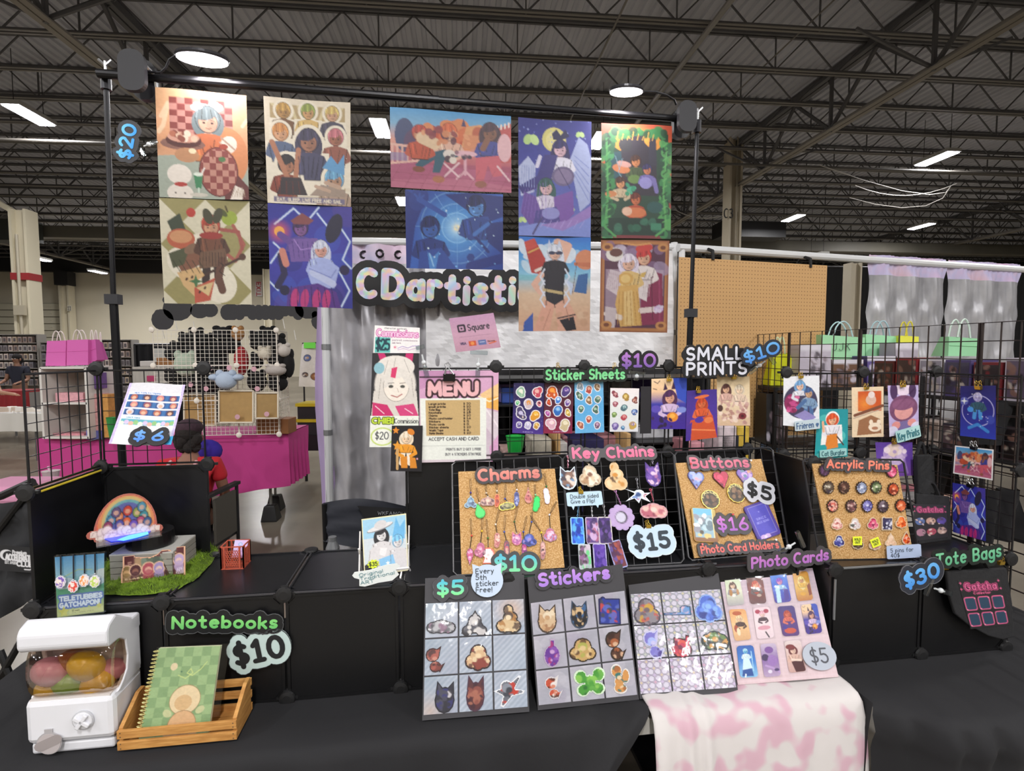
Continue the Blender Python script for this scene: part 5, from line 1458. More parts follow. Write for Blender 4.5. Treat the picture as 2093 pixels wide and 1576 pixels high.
clip_gold(onV(1771,793,CB - .05),-ey,ex,.013,'gold binder clip on the brown dog print')
c = Cv(58,90,'#c0b0dc').e(50,6,40,22,'#5a3a6a').e(50,8,24,22,'#e8d6e6').e(20,12,12,26,'#4a2f58').e(80,12,12,26,'#4a2f58').e(50,48,46,42,'#7a4a6c').e(50,54,30,26,'#e2a09c').e(50,40,36,18,'#8a5578').e(50,84,30,16,'#7a6a9c').e(24,80,14,12,'#e0938e').e(76,80,14,12,'#e0938e').e(12,92,18,18,'#d6d0e6').e(90,92,18,18,'#d6d0e6')
small('lilac small print of a round cheeked figure with a mask above',[(1814.3,788),(1877,787),(1878,878),(1818,893)],c,PM2,.006)
clip_gold(onV(1846,788,CB - .05),-ey,ex,.014,'gold binder clip on the lilac small print')
tag('pale tilted tag lettered Key Prints on the lilac print','Key Prints',(1836,900),(1878,888),(1833,886),PM2,.014,'#3a7a84','#b3dcda')
c = Cv(60,56).g(['#5a3a96','#6a46a8','#7a4aa4']).e(50,36,30,30,'#c8b0d8').e(50,24,20,18,'#e6cfc6').spl(16,['#d9c2e4','#f0e0e8','#a88cc8'],5,20,10,80,60,4,9,.8).s_([(76,50),(84,90)],5,'#9a7ac4')
small('violet small print half hidden behind the acrylic pins board',[(1789,904),(1865,904),(1866.5,972),(1794,976)],c,PM2,.002)
clip_gold(onV(1828,905,CB - .045),-ey,ex,.012,'gold binder clip on the violet print behind the pins board')
PS = Pl(W(UB[2] + .006,0,0),ex)
def side(lb,q,c,off=.003): return flat('small_print',lb,q,c,PS,off,'print',SP)
c = Cv(62,94).g(['#1f1f66','#22268a','#2a3cb4']).fig(50,22,12,'#cfc8ec','#b7b0e4','#2f5a6c','#4a9ae0',0,5)
t_ = np.sqrt((c.X - 50) ** 2 + ((c.Y - 48) * c.asp) ** 2)
c.put(abs(t_ - 44) < 1.2,'#b8b8ea').e(12,30,12,12,'#5a62b4').star(12,30,11,'#e8f0f4',4,.3).e(84,64,12,12,'#3a4ab0').s_([(26,82),(50,74),(78,86)],9,'#3a8ad8').e(30,46,9,8,'#4a9ae6').spl(10,['#e8e8ff'],6,4,10,96,80,.8,1.8,1)
side('deep blue small print with a pale figure in a ring of stars',[(1963.5,789),(2035.5,788),(2035.5,899),(1962.5,890.6)],c)
c2 = Cv(72,58,'#f0eeee')
a_ = TERRACE.out()
yy = (np.linspace(0,a_.shape[0] - 1,104)).astype(int)
xx = (np.linspace(0,a_.shape[1] - 1,132)).astype(int)
c2.a[6:110,6:138] = a_[yy][:,xx]
side('white bordered landscape print of the pink terrace on the side mesh',[(1952,910.5),(2031,919),(2029,982),(1948,967.6)],c2)
side('small lightning print hanging lowest on the side mesh',[(1947,986.6),(2014,999),(2015,1106.5),(1948,1087.5)],LIGHTNING)
for x,y,lb,m_ in ((2000,792,'gold binder clip on the blue star ring print',GOLD),(1990,915,'black binder clip on the landscape terrace print',BLACK),(1983,992,'black binder clip on the small lightning print',BLACK)):
 clip_gold(PS.hit((x,y),.008),-ex,-ey,.016,lb,m_)
# ================================================================== GOODS ON THE SHELF AND THE TABLE
def C_(x,y,r,ry=None): return circ(x,y,r,12,ry)
SH = {
 'blob': [C_(0,.25,.62),C_(-.45,-.3,.5),C_(.45,-.3,.5),C_(0,-.5,.45)],
 'tall': [C_(0,.5,.5),C_(0,-.1,.55,.6),C_(-.1,-.6,.45,.4)],
 'wide': [C_(-.5,-.1,.5,.6),C_(.5,-.1,.5,.6),C_(0,0,.7,.7)],
 'tri': [[(0,1),(-.95,-.75),(.95,-.75)],C_(-.5,-.55,.42),C_(.5,-.55,.42),C_(0,.2,.5)],
 'cat': [C_(0,-.15,.75,.8),[(-.7,.2),(-.62,1),(-.1,.5)],[(.7,.2),(.62,1),(.1,.5)]],
 'ghost': [C_(.0,.62,.38,.4),C_(.15,.1,.55,.45),C_(-.25,-.5,.65,.5),C_(.35,-.5,.6,.5)],
 'heart': [C_(-.42,.35,.52),C_(.42,.35,.52),[(-.9,.15),(0,-1),(.9,.15),(0,.6)]],
 'fly': [C_(-.6,.5,.42,.48),C_(.6,.55,.42,.48),C_(-.5,-.4,.42),C_(.5,-.4,.42),C_(0,0,.4,.6)],
 'bottle': [C_(0,-.2,.75,.78),[(-.22,.4),(-.22,.95),(.22,.95),(.22,.4)]],
 'boot': [[(-1,-.35),(-1,-.1),(.15,0),(.2,.6),(.95,.7),(.95,-.35)],C_(.55,.3,.4,.5)],
 'plane': [[(-1,.0),(-.2,.3),(.6,1),(.75,.95),(.35,.15),(1,.05),(.9,-.15),(.2,-.3),(-.35,-1),(-.55,-.9),(-.4,-.3)],C_(-.2,.3,.4)],
 'sq': [rrect(-.85,-.95,.9,.9,.08),C_(-.5,.6,.3,.45)],
 'card': [rrect(-1,-1,1,1,.2)],
 'flower': [C_(.72 * math.cos(i * .628),.72 * math.sin(i * .628),.3) for i in range(10)] + [C_(0,0,.7)],
 'round': [C_(0,0,1)],
 'spiky': [[(math.cos(i * math.pi / 14) * (1 if i % 2 else .82),math.sin(i * math.pi / 14) * (1 if i % 2 else .82)) for i in range(28)]],
 'burst': [[(-1,.8),(-.2,.25),(-.6,-.2),(-1,-.7),(-.3,-.35),(0,-.9),(.2,-.35),(.9,-.8),(.55,-.1),(1,.35),(.4,.3),(.1,.7),(-.1,.4)],C_(.1,.3,.4)],
 'fox': [C_(-.2,.35,.6,.5),[(-.3,.5),(.5,1),(.35,.2)],C_(.1,-.5,.5,.4),[(.2,-.6),(.9,-.2),(.5,-.9)]],
 'mer': [C_(-.25,.55,.5,.45),C_(0,-.2,.45,.5),C_(.1,-.65,.6,.35),C_(.6,.2,.35,.5)],
 'pot': [C_(-.1,-.25,.85,.7),[(-.7,.2),(-.6,.75),(.3,.6),(.35,.95),(.6,.9),(.7,.2)]],
 'drop': [C_(0,-.3,.7,.65),[(-.6,0),(0,1),(.6,0)]],
 'shroom': [C_(0,.3,.8,.65),[(-.4,0),(-.7,-.9),(.7,-.9),(.4,0)]],
}
def cutout(nm,lb,cat,pl,cx,cy,w,h,shape,cols,border='#2a2326',bw=.1,off=.004,th=.002,group=None,tilt=0,parent=None,n=26,seed=None,mat=None,plain=False,acr=None,art=None,bmat=None):
 """a flat cut-out: a bordered slab and its printed face"""
 c0 = pl.hit((cx,cy),off)
 X = (pl.hit((cx + w / 2,cy),off) - pl.hit((cx - w / 2,cy),off)) * .5
 Yh = (pl.hit((cx,cy - h / 2),off) - pl.hit((cx,cy + h / 2),off)).length * .5
 N = pl.n
 Y = N.cross(X).normalized() * Yh
 if tilt:
  Rm = Matrix.Rotation(R_(tilt),3,N)
  X,Y = Rm @ X,Rm @ Y
 if parent is None:
  root = thing(nm,lb,cat,c0 - Y * .5,group)
 else: root = parent
 polys = SH[shape] if isinstance(shape,str) else shape
 k = 1 + bw
 MB().prism(union([[(x * k + .0,y * k) for x,y in p] for p in polys]),c0,X,Y,N,0,th).build('backing',bmat or acr or M(border,.4),root)
 hw = max(8,int(n * min(1.4,h / w)))
 cv = Cv(n,hw,cols[0])
 msk = np.zeros(cv.X.shape,bool)
 q = []
 for p in polys: q.append([(50 + x * 47,50 - y * 47) for x,y in p]); msk |= cv.pm(q[-1])
 if art: art(cv)
 elif not plain:
  rng = random.Random(seed or lb)
  cv.spl(14,cols,lb,8,8,92,92,7,20,.9)
  cv.e(50 + rng.uniform(-9,9),40,17,15,cols[min(1,len(cols) - 1)]).e(50,46,11,9,cols[-1])
  cv.spl(10,cols,lb + 'b',12,50,88,92,4,10,.9)
 Q = [c0 - X * 1.06 + Y * 1.06,c0 + X * 1.06 + Y * 1.06,c0 + X * 1.06 - Y * 1.06,c0 - X * 1.06 - Y * 1.06]
 sheet_mesh('art',cv,Q,root,th + .0006,N,mat or GLOSS,mask=msk)
 return root
def slab(nm,lb,cat,pl,q,th,mat,off=0.0,group=None):
 Q = quad(pl,q,off)
 c = (Q[0] + Q[1] + Q[2] + Q[3]) / 4
 root = thing(nm,lb,cat,(Q[2] + Q[3]) / 2,group)
 b = MB()
 N = pl.n
 b.add([p for p in Q] + [p - N * th for p in Q],[(3,2,1,0),(4,5,6,7),(0,1,5,4),(1,2,6,5),(2,3,7,6),(3,0,4,7)])
 b.build('board',mat,root)
 return root,Q
cork = ramp_mat([(.3,'#a87c48'),(.5,'#c0965c'),(.68,'#d4b080')],.8,260,detail=2,bump=.3)
CK = 6.304
def cc(x,y): return (920 + x / CK,930 + y / CK)
OFC = .008
slab('corkboard','square corkboard of phone charms leaning on the shelf, left of three','corkboard',P_CH,[(936.7,964),(1134,958),(1154,1160),(943.5,1174)],.006,cork,OFC)
slab('corkboard','corkboard carrying heart buttons and card holders, middle of three','corkboard',P_BU,[(1380.6,946.6),(1555.7,938),(1603.6,1119.5),(1420,1141)],.006,cork,OFC)
slab('corkboard','corkboard of round acrylic pins, rightmost of three','corkboard',P_PI,[(1660,948),(1834,950.5),(1868,1140),(1698.6,1143)],.006,cork,.002)
cordm = M('#4a3420',.7)
def charm(lb,top,bead,body,w,h,shape,cols,border,beadc,tilt=0,plain=False):
 """phone charm: looped cord, bead, metal ring, printed acrylic figure"""
 b = cc(*body)
 root = cutout('phone_charm',lb,'charm',P_CH,b[0],b[1],w * 1.22 / CK,h * 1.12 / CK,shape,cols,border,.12,OFC + .003,.003,'phone charms on the corkboard',tilt,n=22,plain=plain)
 H = lambda p,o: P_CH.hit(cc(*p),OFC + o)
 k = (body[0],body[1] - h * .5)
 t = (bead or ((top[0] + k[0]) / 2,k[1] - 40))
 a0 = H(top,.004)
 ringp = H((k[0],k[1] - 8),.004)
 s = P_CH.hit((cc(*top)[0] + 1.6,cc(*top)[1]),OFC + .004) - a0
 MB().tube([H(t,.004),(a0 + H(t,.004)) / 2 - s,a0 - s * .7,a0 + P_CH.n * .001,a0 + s * .7,(a0 + H(t,.004)) / 2 + s,H(t,.005)],.0007,4).build('cord',cordm,root)
 MB().tube([H(t,.004),ringp],.0013,5).build('strap',M('#1c1512',.6),root)
 MB().ell(H(t,.005),(.0034,.0034,.0034),nu=8,nv=5).build('bead',M(beadc,.3),root)
 MB().tube([ringp + (s * 1.1) * math.cos(a * 1.047) + P_CH.n.cross(s) * 1.1 * math.sin(a * 1.047) for a in range(6)],.0007,4,closed=True).build('ring',STEEL,root)
 return root
charm('navy and teal hooded charm, first in the upper row of charms',(262,310),(265,485),(265,605),130,130,'tri',['#2f4a74','#5f86a8','#1f2f50','#8fb0c4'],'#9cc0d0','#4a3f9a')
charm('plain bright green charm under the white pin, left half of the corkboard',(340,425),(375,620),(378,722),140,165,'drop',['#2fd95a'],'#1fa83f','#e8e4dc',20,True)
charm('pinkish brown cluster charm half under the Charms sign',(460,385),(466,490),(485,600),140,130,'wide',['#7a4a4f','#c9a090','#4a2a34','#e0c4b0'],'#b89088','#d8c8b0')
charm('red figure charm with bright orange outline',(600,360),(603,465),(605,590),90,140,'tall',['#b8401f','#d2602c','#8a2a18'],'#f09058','#d8d0c0')
charm('dark charm with yellow outline hanging from a blue pin',(715,380),(707,565),(732,660),160,120,'wide',['#4a4434','#8a8a5a','#2f2c2a','#b0a878'],'#e8dc5a','#2f4ab0',8)
charm('narrow navy figure charm in the middle of the upper row',(848,345),(860,450),(857,568),92,150,'tall',['#3a3f78','#6a74b0','#22264c','#a8b0dc'],'#5a60a0','#e4e0e8')
charm('pale red see-through charm right of the navy figure charm',(1005,370),(1005,430),(1007,535),105,150,'drop',['#c06a6a','#d99a8c','#8a3f4a'],'#c98a7c','#d8a090')
charm('plain bright green charm in the right half of the corkboard',(1090,385),(1100,515),(1113,632),120,165,'tall',['#2fe06a'],'#1fb04a','#8ad0a0',-8,True)
charm('plain white charm hanging from a green pin at the upper right corner',(1215,240),(1240,405),(1245,530),105,165,'tall',['#f4f2f6'],'#d8d0e0','#2f7a44',8,True)
charm('magenta charm with a red bead at the lower left corner',(265,820),(278,1040),(255,1310),95,185,'drop',['#b82a6a','#e06aa8','#7a1f4c','#e8a8c8'],'#8a3a5c','#d94a3a',180)
charm('magenta charm with a yellow bead, second in the lower row',(415,815),(410,980),(392,1222),125,170,'blob',['#a83a6a','#d87aa0','#7a2450','#e8b0c0'],'#b05a80','#e8c83a')
charm('white capped red footed charm with a green bead',(468,830),(487,1070),(490,1300),150,180,'shroom',['#f4ecec','#f8f4f4','#d9584a','#e8c0bc'],'#e06a54','#3f7a3a')
charm('rose figure charm with a white bead',(640,680),(587,895),(607,1100),110,155,'tall',['#b05a5c','#d99a8c','#7a3a40','#e8c0b0'],'#c08078','#ece4d4')
charm('tall red and grey charm with a blue bead above the teal price',(710,775),(698,990),(728,1225),105,200,'tall',['#8a3f54','#c25a6a','#3f4a6a','#d0a090'],'#6a4a58','#5a6ab8')
charm('round pink and purple charm with a green bead',(868,665),(828,860),(857,1080),130,145,'cat',['#b05a98','#d890b8','#7a3f8a','#e8c0d0'],'#d0708a','#3f6a3a')
charm('small magenta charm on a twisted loop touching the price sign',(985,790),(945,990),(955,1225),95,140,'tall',['#a02f7a','#d06a9a','#5a1f6a','#e8a0b8'],'#6a2f6a','#3f54b0')
charm('deep blue charm behind the twisted loop',(1055,740),(1050,862),(1018,1095),150,145,'blob',['#3a44a0','#6a7ad0','#22286a','#a08ac0'],'#3a4a90','#4a60b8')
charm('pink striped charm with a yellow bead and black foot',(1040,785),(1175,1000),(1195,1232),95,190,'tall',['#b87a7a','#e0b0a8','#6a4a54','#3a2a30'],'#a88080','#e8d03a')
charm('pink and sky blue round charm at the right end of the lower row',(1370,602),(1280,770),(1288,1028),135,155,'blob',['#c2607a','#e0a0b4','#8aa0d0','#d8c8e0'],'#b07a98','#e4e4ec')
KK = 5.837
def kc(x,y): return (1130 + x / KK,900 + y / KK)
def keychain(lb,top,body,w,h,shape,cols,border,chc='#c8c8cc',tilt=0,plain=False,acr=None,bw=.1,art=None,mat=None):
 b = kc(*body)
 root = cutout('key_chain',lb,'key chain',P_KC,b[0],b[1],w * 1.08 / KK,h * 1.06 / KK,shape,cols,border,bw,.008,.003,'key chains on the wire panel',tilt,n=26,plain=plain,acr=acr,art=art,mat=mat)
 k = (body[0] + (h * .5) * math.sin(R_(-tilt)) * 1,body[1] - h * .5 * math.cos(R_(tilt)))
 a,e = P_KC.hit(kc(*top),.006),P_KC.hit(kc(*k),.01)
 n = max(3,int((a - e).length / .006))
 d = (e - a)
 sx = d.normalized().cross(P_KC.n) * .0022
 q = MB()
 for i in range(n):
  c = a + d * ((i + .5) / n)
  ax = sx if i % 2 == 0 else P_KC.n * .0022
  q.tube([c + ax * math.cos(t) + d.normalized() * .0042 * math.sin(t) for t in (0,1.05,2.1,3.14,4.19,5.24)],.0007,4,closed=True)
 q.build('chain',M(chc,.3,.7),root)['kind'] = 'stuff'
 MB().tube([a + sx * 2 * math.cos(t) + P_KC.n.cross(sx) * 2 * math.sin(t) for t in (0,1.05,2.1,3.14,4.19,5.24)],.0009,4,closed=True).build('clasp',M(chc,.3,.7),root)
 return root
keychain('white edged key chain of a dark figure with blue hexagon, first below the sign',(180,195),(180,455),235,250,'cat',['#4a3f48','#8a6a5c','#6a94b8','#e0d0c4'],'#cfdce8','#d890a4')
keychain('cream glitter edged square key chain, second below the sign',(415,262),(440,422),235,250,'blob',['#d9c4a4','#f0e4d0','#b08a68','#8a5f4c'],'#b8a890','#c8b8a0')
keychain('tan stacked shape key chain hanging under the letter a',(735,255),(740,430),245,280,'ghost',['#d8b888','#e8d0a8','#5a3f30','#c98a3c'],'#dcbc90','#c8a860',0,False,None,.12)
keychain('round violet key chain with a yellow half moon at its side',(1185,250),(1192,410),210,260,'cat',['#5a3a94','#7a54b0','#a86a9a','#e0c0d8'],'#4a2f80','#c8c0d8')
keychain('white and blue burst key chain with red centre',(1000,465),(1015,660),260,170,'burst',['#7a94c8','#d8e4f4','#c2403c','#2f4a80'],'#e0e8f2','#8a8a90')
keychain('rosy glitter key chain of two round heads',(1165,590),(1200,840),280,225,'wide',['#b05a6c','#e0a098','#7a2f44','#e8c4b8'],'#c09098','#d86a80')
def ringart(c): c.e(50,50,21,21,'#2a2030').e(48,50,17,17,'#c8c4d8')
keychain('lilac scalloped flower ring key chain with a hole',(745,605),(815,920),285,290,'flower',['#b8a0cc'],'#a890c0','#c890c8',0,False,None,.02,ringart)
def frm(c1,c2,c3):
 def f(c): c.r(0,0,100,100,c1).r(9,5,91,95,c2).spl(26,c3,str(c3),14,10,86,90,8,20,.85)
 return f
keychain('upright bright blue framed key chain under the flip sign',(305,785),(292,1080),140,290,'card',['#8fd0f4'],'#9fd4f4','#7ab0d8',0,False,None,.05,frm('#8fd4fa','#1f4ac8',['#2f7ae0','#16329a','#5ab0f4']))
keychain('upright purple framed key chain beside the blue one',(460,780),(470,1075),138,285,'card',['#b8a8c4'],'#c0b0cc','#a8a8ac',0,False,None,.05,frm('#b4a8bc','#5a3f80',['#7a54a8','#3f2a60','#a8607a','#c8a8d0']))
keychain('upright silver framed key chain with dark violet picture',(605,785),(620,1075),145,290,'card',['#d8d0d0'],'#e0d8d4','#8a8a8c',0,False,None,.05,frm('#e0d8d4','#4a2f7a',['#3a2460','#6a4a98','#241840']))
keychain('framed key chain with a green corner, lower row',(345,1235),(380,1390),130,270,'card',['#b0c8b8'],'#c4ccd0','#3fd060',0,False,None,.05,frm('#c8ccd0','#a8b8b8',['#8a5a8a','#c8b8c8','#3f3038','#5fd07a']))
keychain('deep purple framed key chain with a crescent, lower row',(545,1230),(560,1390),140,280,'card',['#6a54c0'],'#b8b0d8','#a8a8ac',0,False,None,.05,frm('#b8b4d4','#3f1f8a',['#54309c','#2c1668','#6a48b0']))
keychain('tilted framed key chain with a red brown picture, lower row',(720,1210),(770,1362),140,300,'card',['#8a94d8'],'#a8b0e4','#a8a8ac',14,False,None,.05,frm('#a4acdc','#6a2a34',['#8a3a34','#4a2048','#a8503c','#5a4a9a']))
BK = 6.567
def bc(x,y): return (1360 + x / BK,920 + y / BK)
def button(lb,cx,cy,w,h,shape,cols,border,tilt=0,art=None,metal=None):
 p = bc(cx,cy)
 return cutout('button_badge',lb,'button',P_BU,p[0],p[1],w / BK,h / BK,shape,cols,border,.06,OFC + .002,.005,'button badges on the corkboard',tilt,n=34,art=art,mat=GLOSS,bmat=metal)
button('heart button in pale blue and violet, left of three hearts',405,400,215,240,'heart',['#7a8fd0','#aab8e8','#4a3f7a','#d8a8b8'],'#5a5a9a',-8)
button('crimson heart button with a rose pattern, middle of three hearts',745,395,210,230,'heart',['#b82a4c','#e04a6a','#6a1830','#d83a60'],'#5a1428',6)
button('heart button in lilac and orange, right of three hearts',1060,362,210,220,'heart',['#8a6ac0','#c8a8e0','#d99a6a','#6a8aa0'],'#7a6ab0',-6)
GB = M('#c8b060',.25,.85)
def gold1(tx):
 def f(c):
  c.r(0,0,100,100,'#4a3f24').e(50,54,33,33,'#3a2c1c').spl(12,['#6a4a34','#2a1f18','#8a6a4c'],tx,26,32,74,80,6,14,.9)
  let,adv = lay(tx,.3)
  for st in let:
   for s in st:
    q = []
    for px,py in s:
     th = R_(165 - px / adv * 150)
     rr_ = 36 + py * 12
     q.append((50 + rr_ * math.cos(th),52 - rr_ * math.sin(th)))
    c.s_(q,3,'#e8dc90')
 return f
button('round gold rimmed button lettered FALLEN with a glint',595,665,236,240,'round',['#4a3f24'],'#c8b060',0,gold1('FALLEN'),GB)
button('round gold rimmed button lettered KACHIRS, dark picture',942,580,230,240,'round',['#4a3020'],'#b89a50',0,gold1('KACHIRS'),GB)
root = cutout('card_holder','gold framed photo card holder with a silver blue picture','card holder',P_BU,*bc(520,1005),320 / BK,440 / BK,'card',['#c8b060'],'#9a7a3c',.03,OFC + .003,.005,None,-3,n=46,
              art=lambda c: c.g(['#c8b468','#a8843c','#7a4420']).r(10,5,80,86,'#8fb0c0').r(10,5,80,22,'#6ab4e0').spl(20,['#b8d0d8','#5f7480','#e0e8ea','#8a8a94'],3,16,24,74,70,7,16,.9).spl(8,['#d8c078','#4a4030'],6,14,70,76,84,4,9,1).r(80,5,84,86,'#e8dca0'),bmat=M('#8a6a30',.3,.5))
root = cutout('card_holder','tilted purple photo card holder with an inset blue card','card holder',P_BU,*bc(1290,945),330 / BK,450 / BK,'card',['#4a3aa0'],'#3f2f8a',.03,OFC + .004,.005,None,16,n=46,
              art=lambda c: c.r(0,0,100,100,'#46309a').r(14,8,86,88,'#b0a8dc').r(15.5,9,84.5,87,'#4a44b8').t('SINCE',30,46,68,5,'#8a88d8',1.6).t('BEST BOND',26,56,74,5,'#8a88d8',1.6).star(50,26,4,'#8a88d8').e(28,92,12,9,'#c8a8dc').e(44,92,12,9,'#c8a8dc').e(36,92,5,6,'#e0d0ec'))
MB().tube([P_BU.hit(bc(1290 + 20 * math.cos(t),710 + 24 * math.sin(t)),.014) for t in np.linspace(0,6,9)],.0012,5,closed=True).build('ring',STEEL,root)
PK = 6.567
def pc_(x,y): return (1640 + x / PK,920 + y / PK)
PINS = [(290,268,'spiky',['#4a3048','#6a4a70','#2f1f34','#8a6a80'],'dark plum pin in the top left corner of the pins board'),
 (1190,285,'spiky',['#c23f6a','#e06a90','#8a2450','#f0a0b8'],'hot pink pin in the top right corner of the pins board'),
 (345,500,'spiky',['#5a4a3c','#8a8070','#3a3040','#d8d0c0'],'brown and white pin, first in the first full row'),
 (553,500,'spiky',['#4a2f28','#6a463c','#2f1f1c','#9a7a68'],'dark brown eared pin, second in the first full row'),
 (788,505,'spiky',['#8a94b0','#b0b8d0','#4a4f70','#d8dce8'],'silver blue pin, third in the first full row'),
 (985,497,'spiky',['#4a5a3c','#8a9a70','#3a2f24','#d8d8c0'],'mossy green pin, fourth in the first full row'),
 (1213,525,'spiky',['#a83f24','#d8683c','#7a2a1c','#e8a080'],'rust red pin, last in the first full row'),
 (400,747,'spiky',['#9a3f3a','#d8685c','#5a2a34','#e0b0a0'],'red faced pin, first in the second full row'),
 (650,750,'spiky',['#5a3a3c','#8a5a5c','#3a2428','#c8a8a0'],'maroon eared pin, second in the second full row'),
 (865,747,'spiky',['#6a64a8','#9a98d0','#3f3a78','#d0d0ec'],'periwinkle pin, third in the second full row'),
 (1075,753,'spiky',['#4a3a44','#7a6a78','#2f2430','#e8e0e4'],'dark pin with white collar, fourth in the second full row'),
 (1315,742,'spiky',['#b8502c','#e0784c','#8a3420','#f0b090'],'bright orange pin, last in the second full row'),
 (460,985,'blob',['#e0a8a0','#f4d4cc','#c2706a','#b05a58'],'pale pink ring shaped pin under the red faced pin'),
 (700,985,'blob',['#d8d0d0','#f0ecec','#5a5c58','#c8a8a8'],'white and grey cluster pin under the maroon pin'),
 (940,982,'blob',['#b82f58','#e0608a','#7a2048','#e8a0a8'],'crimson and pink slanted pin under the periwinkle pin'),
 (1128,987,'sq',['#3a3458','#5a5a80','#24203c','#d8d8e8'],'near black violet pin beside the orange leaf pin'),
 (1320,962,'blob',['#d8581f','#f08040','#a83c18','#f4a870'],'orange leafy pin, fourth row right'),
 (485,1215,'blob',['#3f4490','#b8c4e8','#2a2460','#8a8ac8'],'navy and pale blue pin in the bottom row'),
 (740,1245,'blob',['#5a4a3c','#8a7a64','#3a2f30','#6a4a4c'],'brown pin mostly covered by an upright yellow note'),
 (965,1255,'blob',['#d8b8a8','#f0dcd0','#c08a80','#e8c8c0'],'pale pin mostly covered by a tilted yellow note'),
 (1180,1200,'tri',['#d8b090','#ecd0b8','#b0805c','#e8c4a8'],'peach striped triangular pin in the bottom row'),
 (1388,1178,'drop',['#c8401c','#e8702c','#8a2a18','#f0b0a0'],'flame red pin at the bottom right')]
for x,y,sh,cl_,lb in PINS:
 p = pc_(x,y)
 cutout('acrylic_pin',lb,'pin',P_PI,p[0],p[1],150 / PK,168 / PK,sh,cl_,'#3a2a24' if sh == 'spiky' else '#d8c4a8',.1,.004,.003,'acrylic pins on the corkboard',0,n=24)
ACRT = M('#e0d4c0',.25)
for (x,y,t,lb) in ((737,1218,2,'upright yellow SOLD OUT note on the pins board'),(980,1240,22,'tilted yellow SOLD OUT note on the pins board')):
 cutout('sticky_note',lb,'note',P_PI,*pc_(x,y),122 / PK,118 / PK,[rrect(-1,-1,1,1,.02)],['#e8f03a'],'#dfe83a',.0,.010,.0008,None,t,n=30,art=lambda c: c.t('SOLD',20,44,80,20,'#5a6a1c',7).t('OUT',26,76,76,20,'#5a6a1c',7),mat=PRINT)
pinm = lambda c: M(c,.25)
def pushpin(lb,p,pl,c,off=.008):
 a = pl.hit(p,off)
 q = MB().bar(a - pl.n * .004,a + pl.n * .004,.0006,4).cyl(a + pl.n * .002,pl.n,.0024,.005,8).cyl(a + pl.n * .006,pl.n,.0036,.002,8)
 q.build('push_pin',pinm(c),label=lb,cat='push pin')
for x,y,c,lb in ((330,190,'#c22f2c','red push pin at the left end of the Buttons sign'),(1135,145,'#e8e4e0','white push pin at the right end of the Buttons sign'),(893,868,'#c22f2c','red push pin above the $16 sign'),(483,1268,'#d8483f','red push pin at the left end of Photo Card Holders'),(1470,1207,'#f0ece8','white push pin at the right end of Photo Card Holders')):
 pushpin(lb,bc(x,y),P_BU,c,.018)
GD = '#4a4749'
sign('sign','black Charms sign with salmon letters on the first corkboard','Charms',P_CH,(979,983),(1101,975),(979,962),'#d98a78','#c8706a','#2b2728',r=.14,margin=.22,off=.012,rim='#5a5456')
sign('price_sign','dark $10 sign with teal to green digits below the charms','$10',P_CH,(1012,1166),(1095,1165),(1012,1138),'#4ab0c8','#7ad89a','#343536',r=.12,margin=.28,off=.012,gap=.22)
sign('sign','grey Key Chains sign with pink letters hung over the wire panel','Key Chains',P_KC,(1172,937),(1335,932),(1172,918),'#e8789a','#d8688c',GD,r=.14,margin=.32,off=.016)
sign('price_sign','silvery $15 sign with black digits and plastic glare','$15',P_KC,(1299,1124),(1368,1118),(1297,1094),'#22303c','#1c2834','#b9cfe0',r=.13,margin=.42,off=.010,gap=.34,rim='#dfe8f0')
clip_gold(P_KC.hit((1325,1076),.012),P_KC.n,ex,.014,'gold binder clip on the silvery $15 sign')
sign('notice','pale blue speech bubble notice Double sided Give a Flip','Double sided',P_KC,(1167,1030),(1224,1027),(1166,1012),'#3a4a54',None,'#b4cfe0',r=.07,margin=.3,thick=.003,off=.014,lines=['Double sided','Give a Flip!'],gap=.22,wob=.03,
     body=[rrect(-.14,-.3,1.14,1.3,.12),[(-.02,-.1),(.06,-.72),(.14,-.1)],[(.84,-.1),(.94,-.62),(1.0,-.1)]])
clip_gold(P_KC.hit((1187,1006),.018),P_KC.n,ex,.013,'gold binder clip on the speech bubble notice')
sign('sign','grey Buttons sign with pink letters on the middle corkboard','Buttons',P_BU,(1413,957),(1529,954),(1413,938),'#d87a8c','#c86a84',GD,r=.13,margin=.26,off=.014)
sign('price_sign','white cloud $5 sign with black digits beside the hearts','$5',P_BU,(1527,1011),(1573,1024),(1533,989),'#1c1c20',None,'#c9cbd4',r=.13,margin=.34,off=.016,gap=.36)
sign('price_sign','grey $16 sign with violet digits between the card holders','$16',P_BU,(1468,1085),(1528,1082),(1468,1061),'#c87ac8','#a868c0',GD,r=.1,margin=.34,off=.013)
sign('sign','grey Photo Card Holders sign with coral letters at the foot of the corkboard','Photo Card Holders',P_BU,(1433,1131),(1590,1120),(1432,1117),'#e0786a','#d86868',GD,r=.12,margin=.42,off=.014)
sign('sign','grey Acrylic Pins sign with coral letters on the right corkboard','Acrylic Pins',P_PI,(1689,955),(1814,958),(1690,940),'#ec8a72','#e07a68',GD,r=.13,margin=.34,off=.008)
sign('price_tag','pale blue card reading 5 pins for 40$ at the corner of the pins board','5 pins for',P_PI,(1820,1139),(1866,1136),(1819,1121),'#3a4450',None,'#b4c4e0',r=.06,margin=.3,thick=.002,off=.012,lines=['5 pins for','40$'],wob=.02,cat='tag',body=[rrect(-.16,-.2,1.36,1.3,.12)])
SPL = []
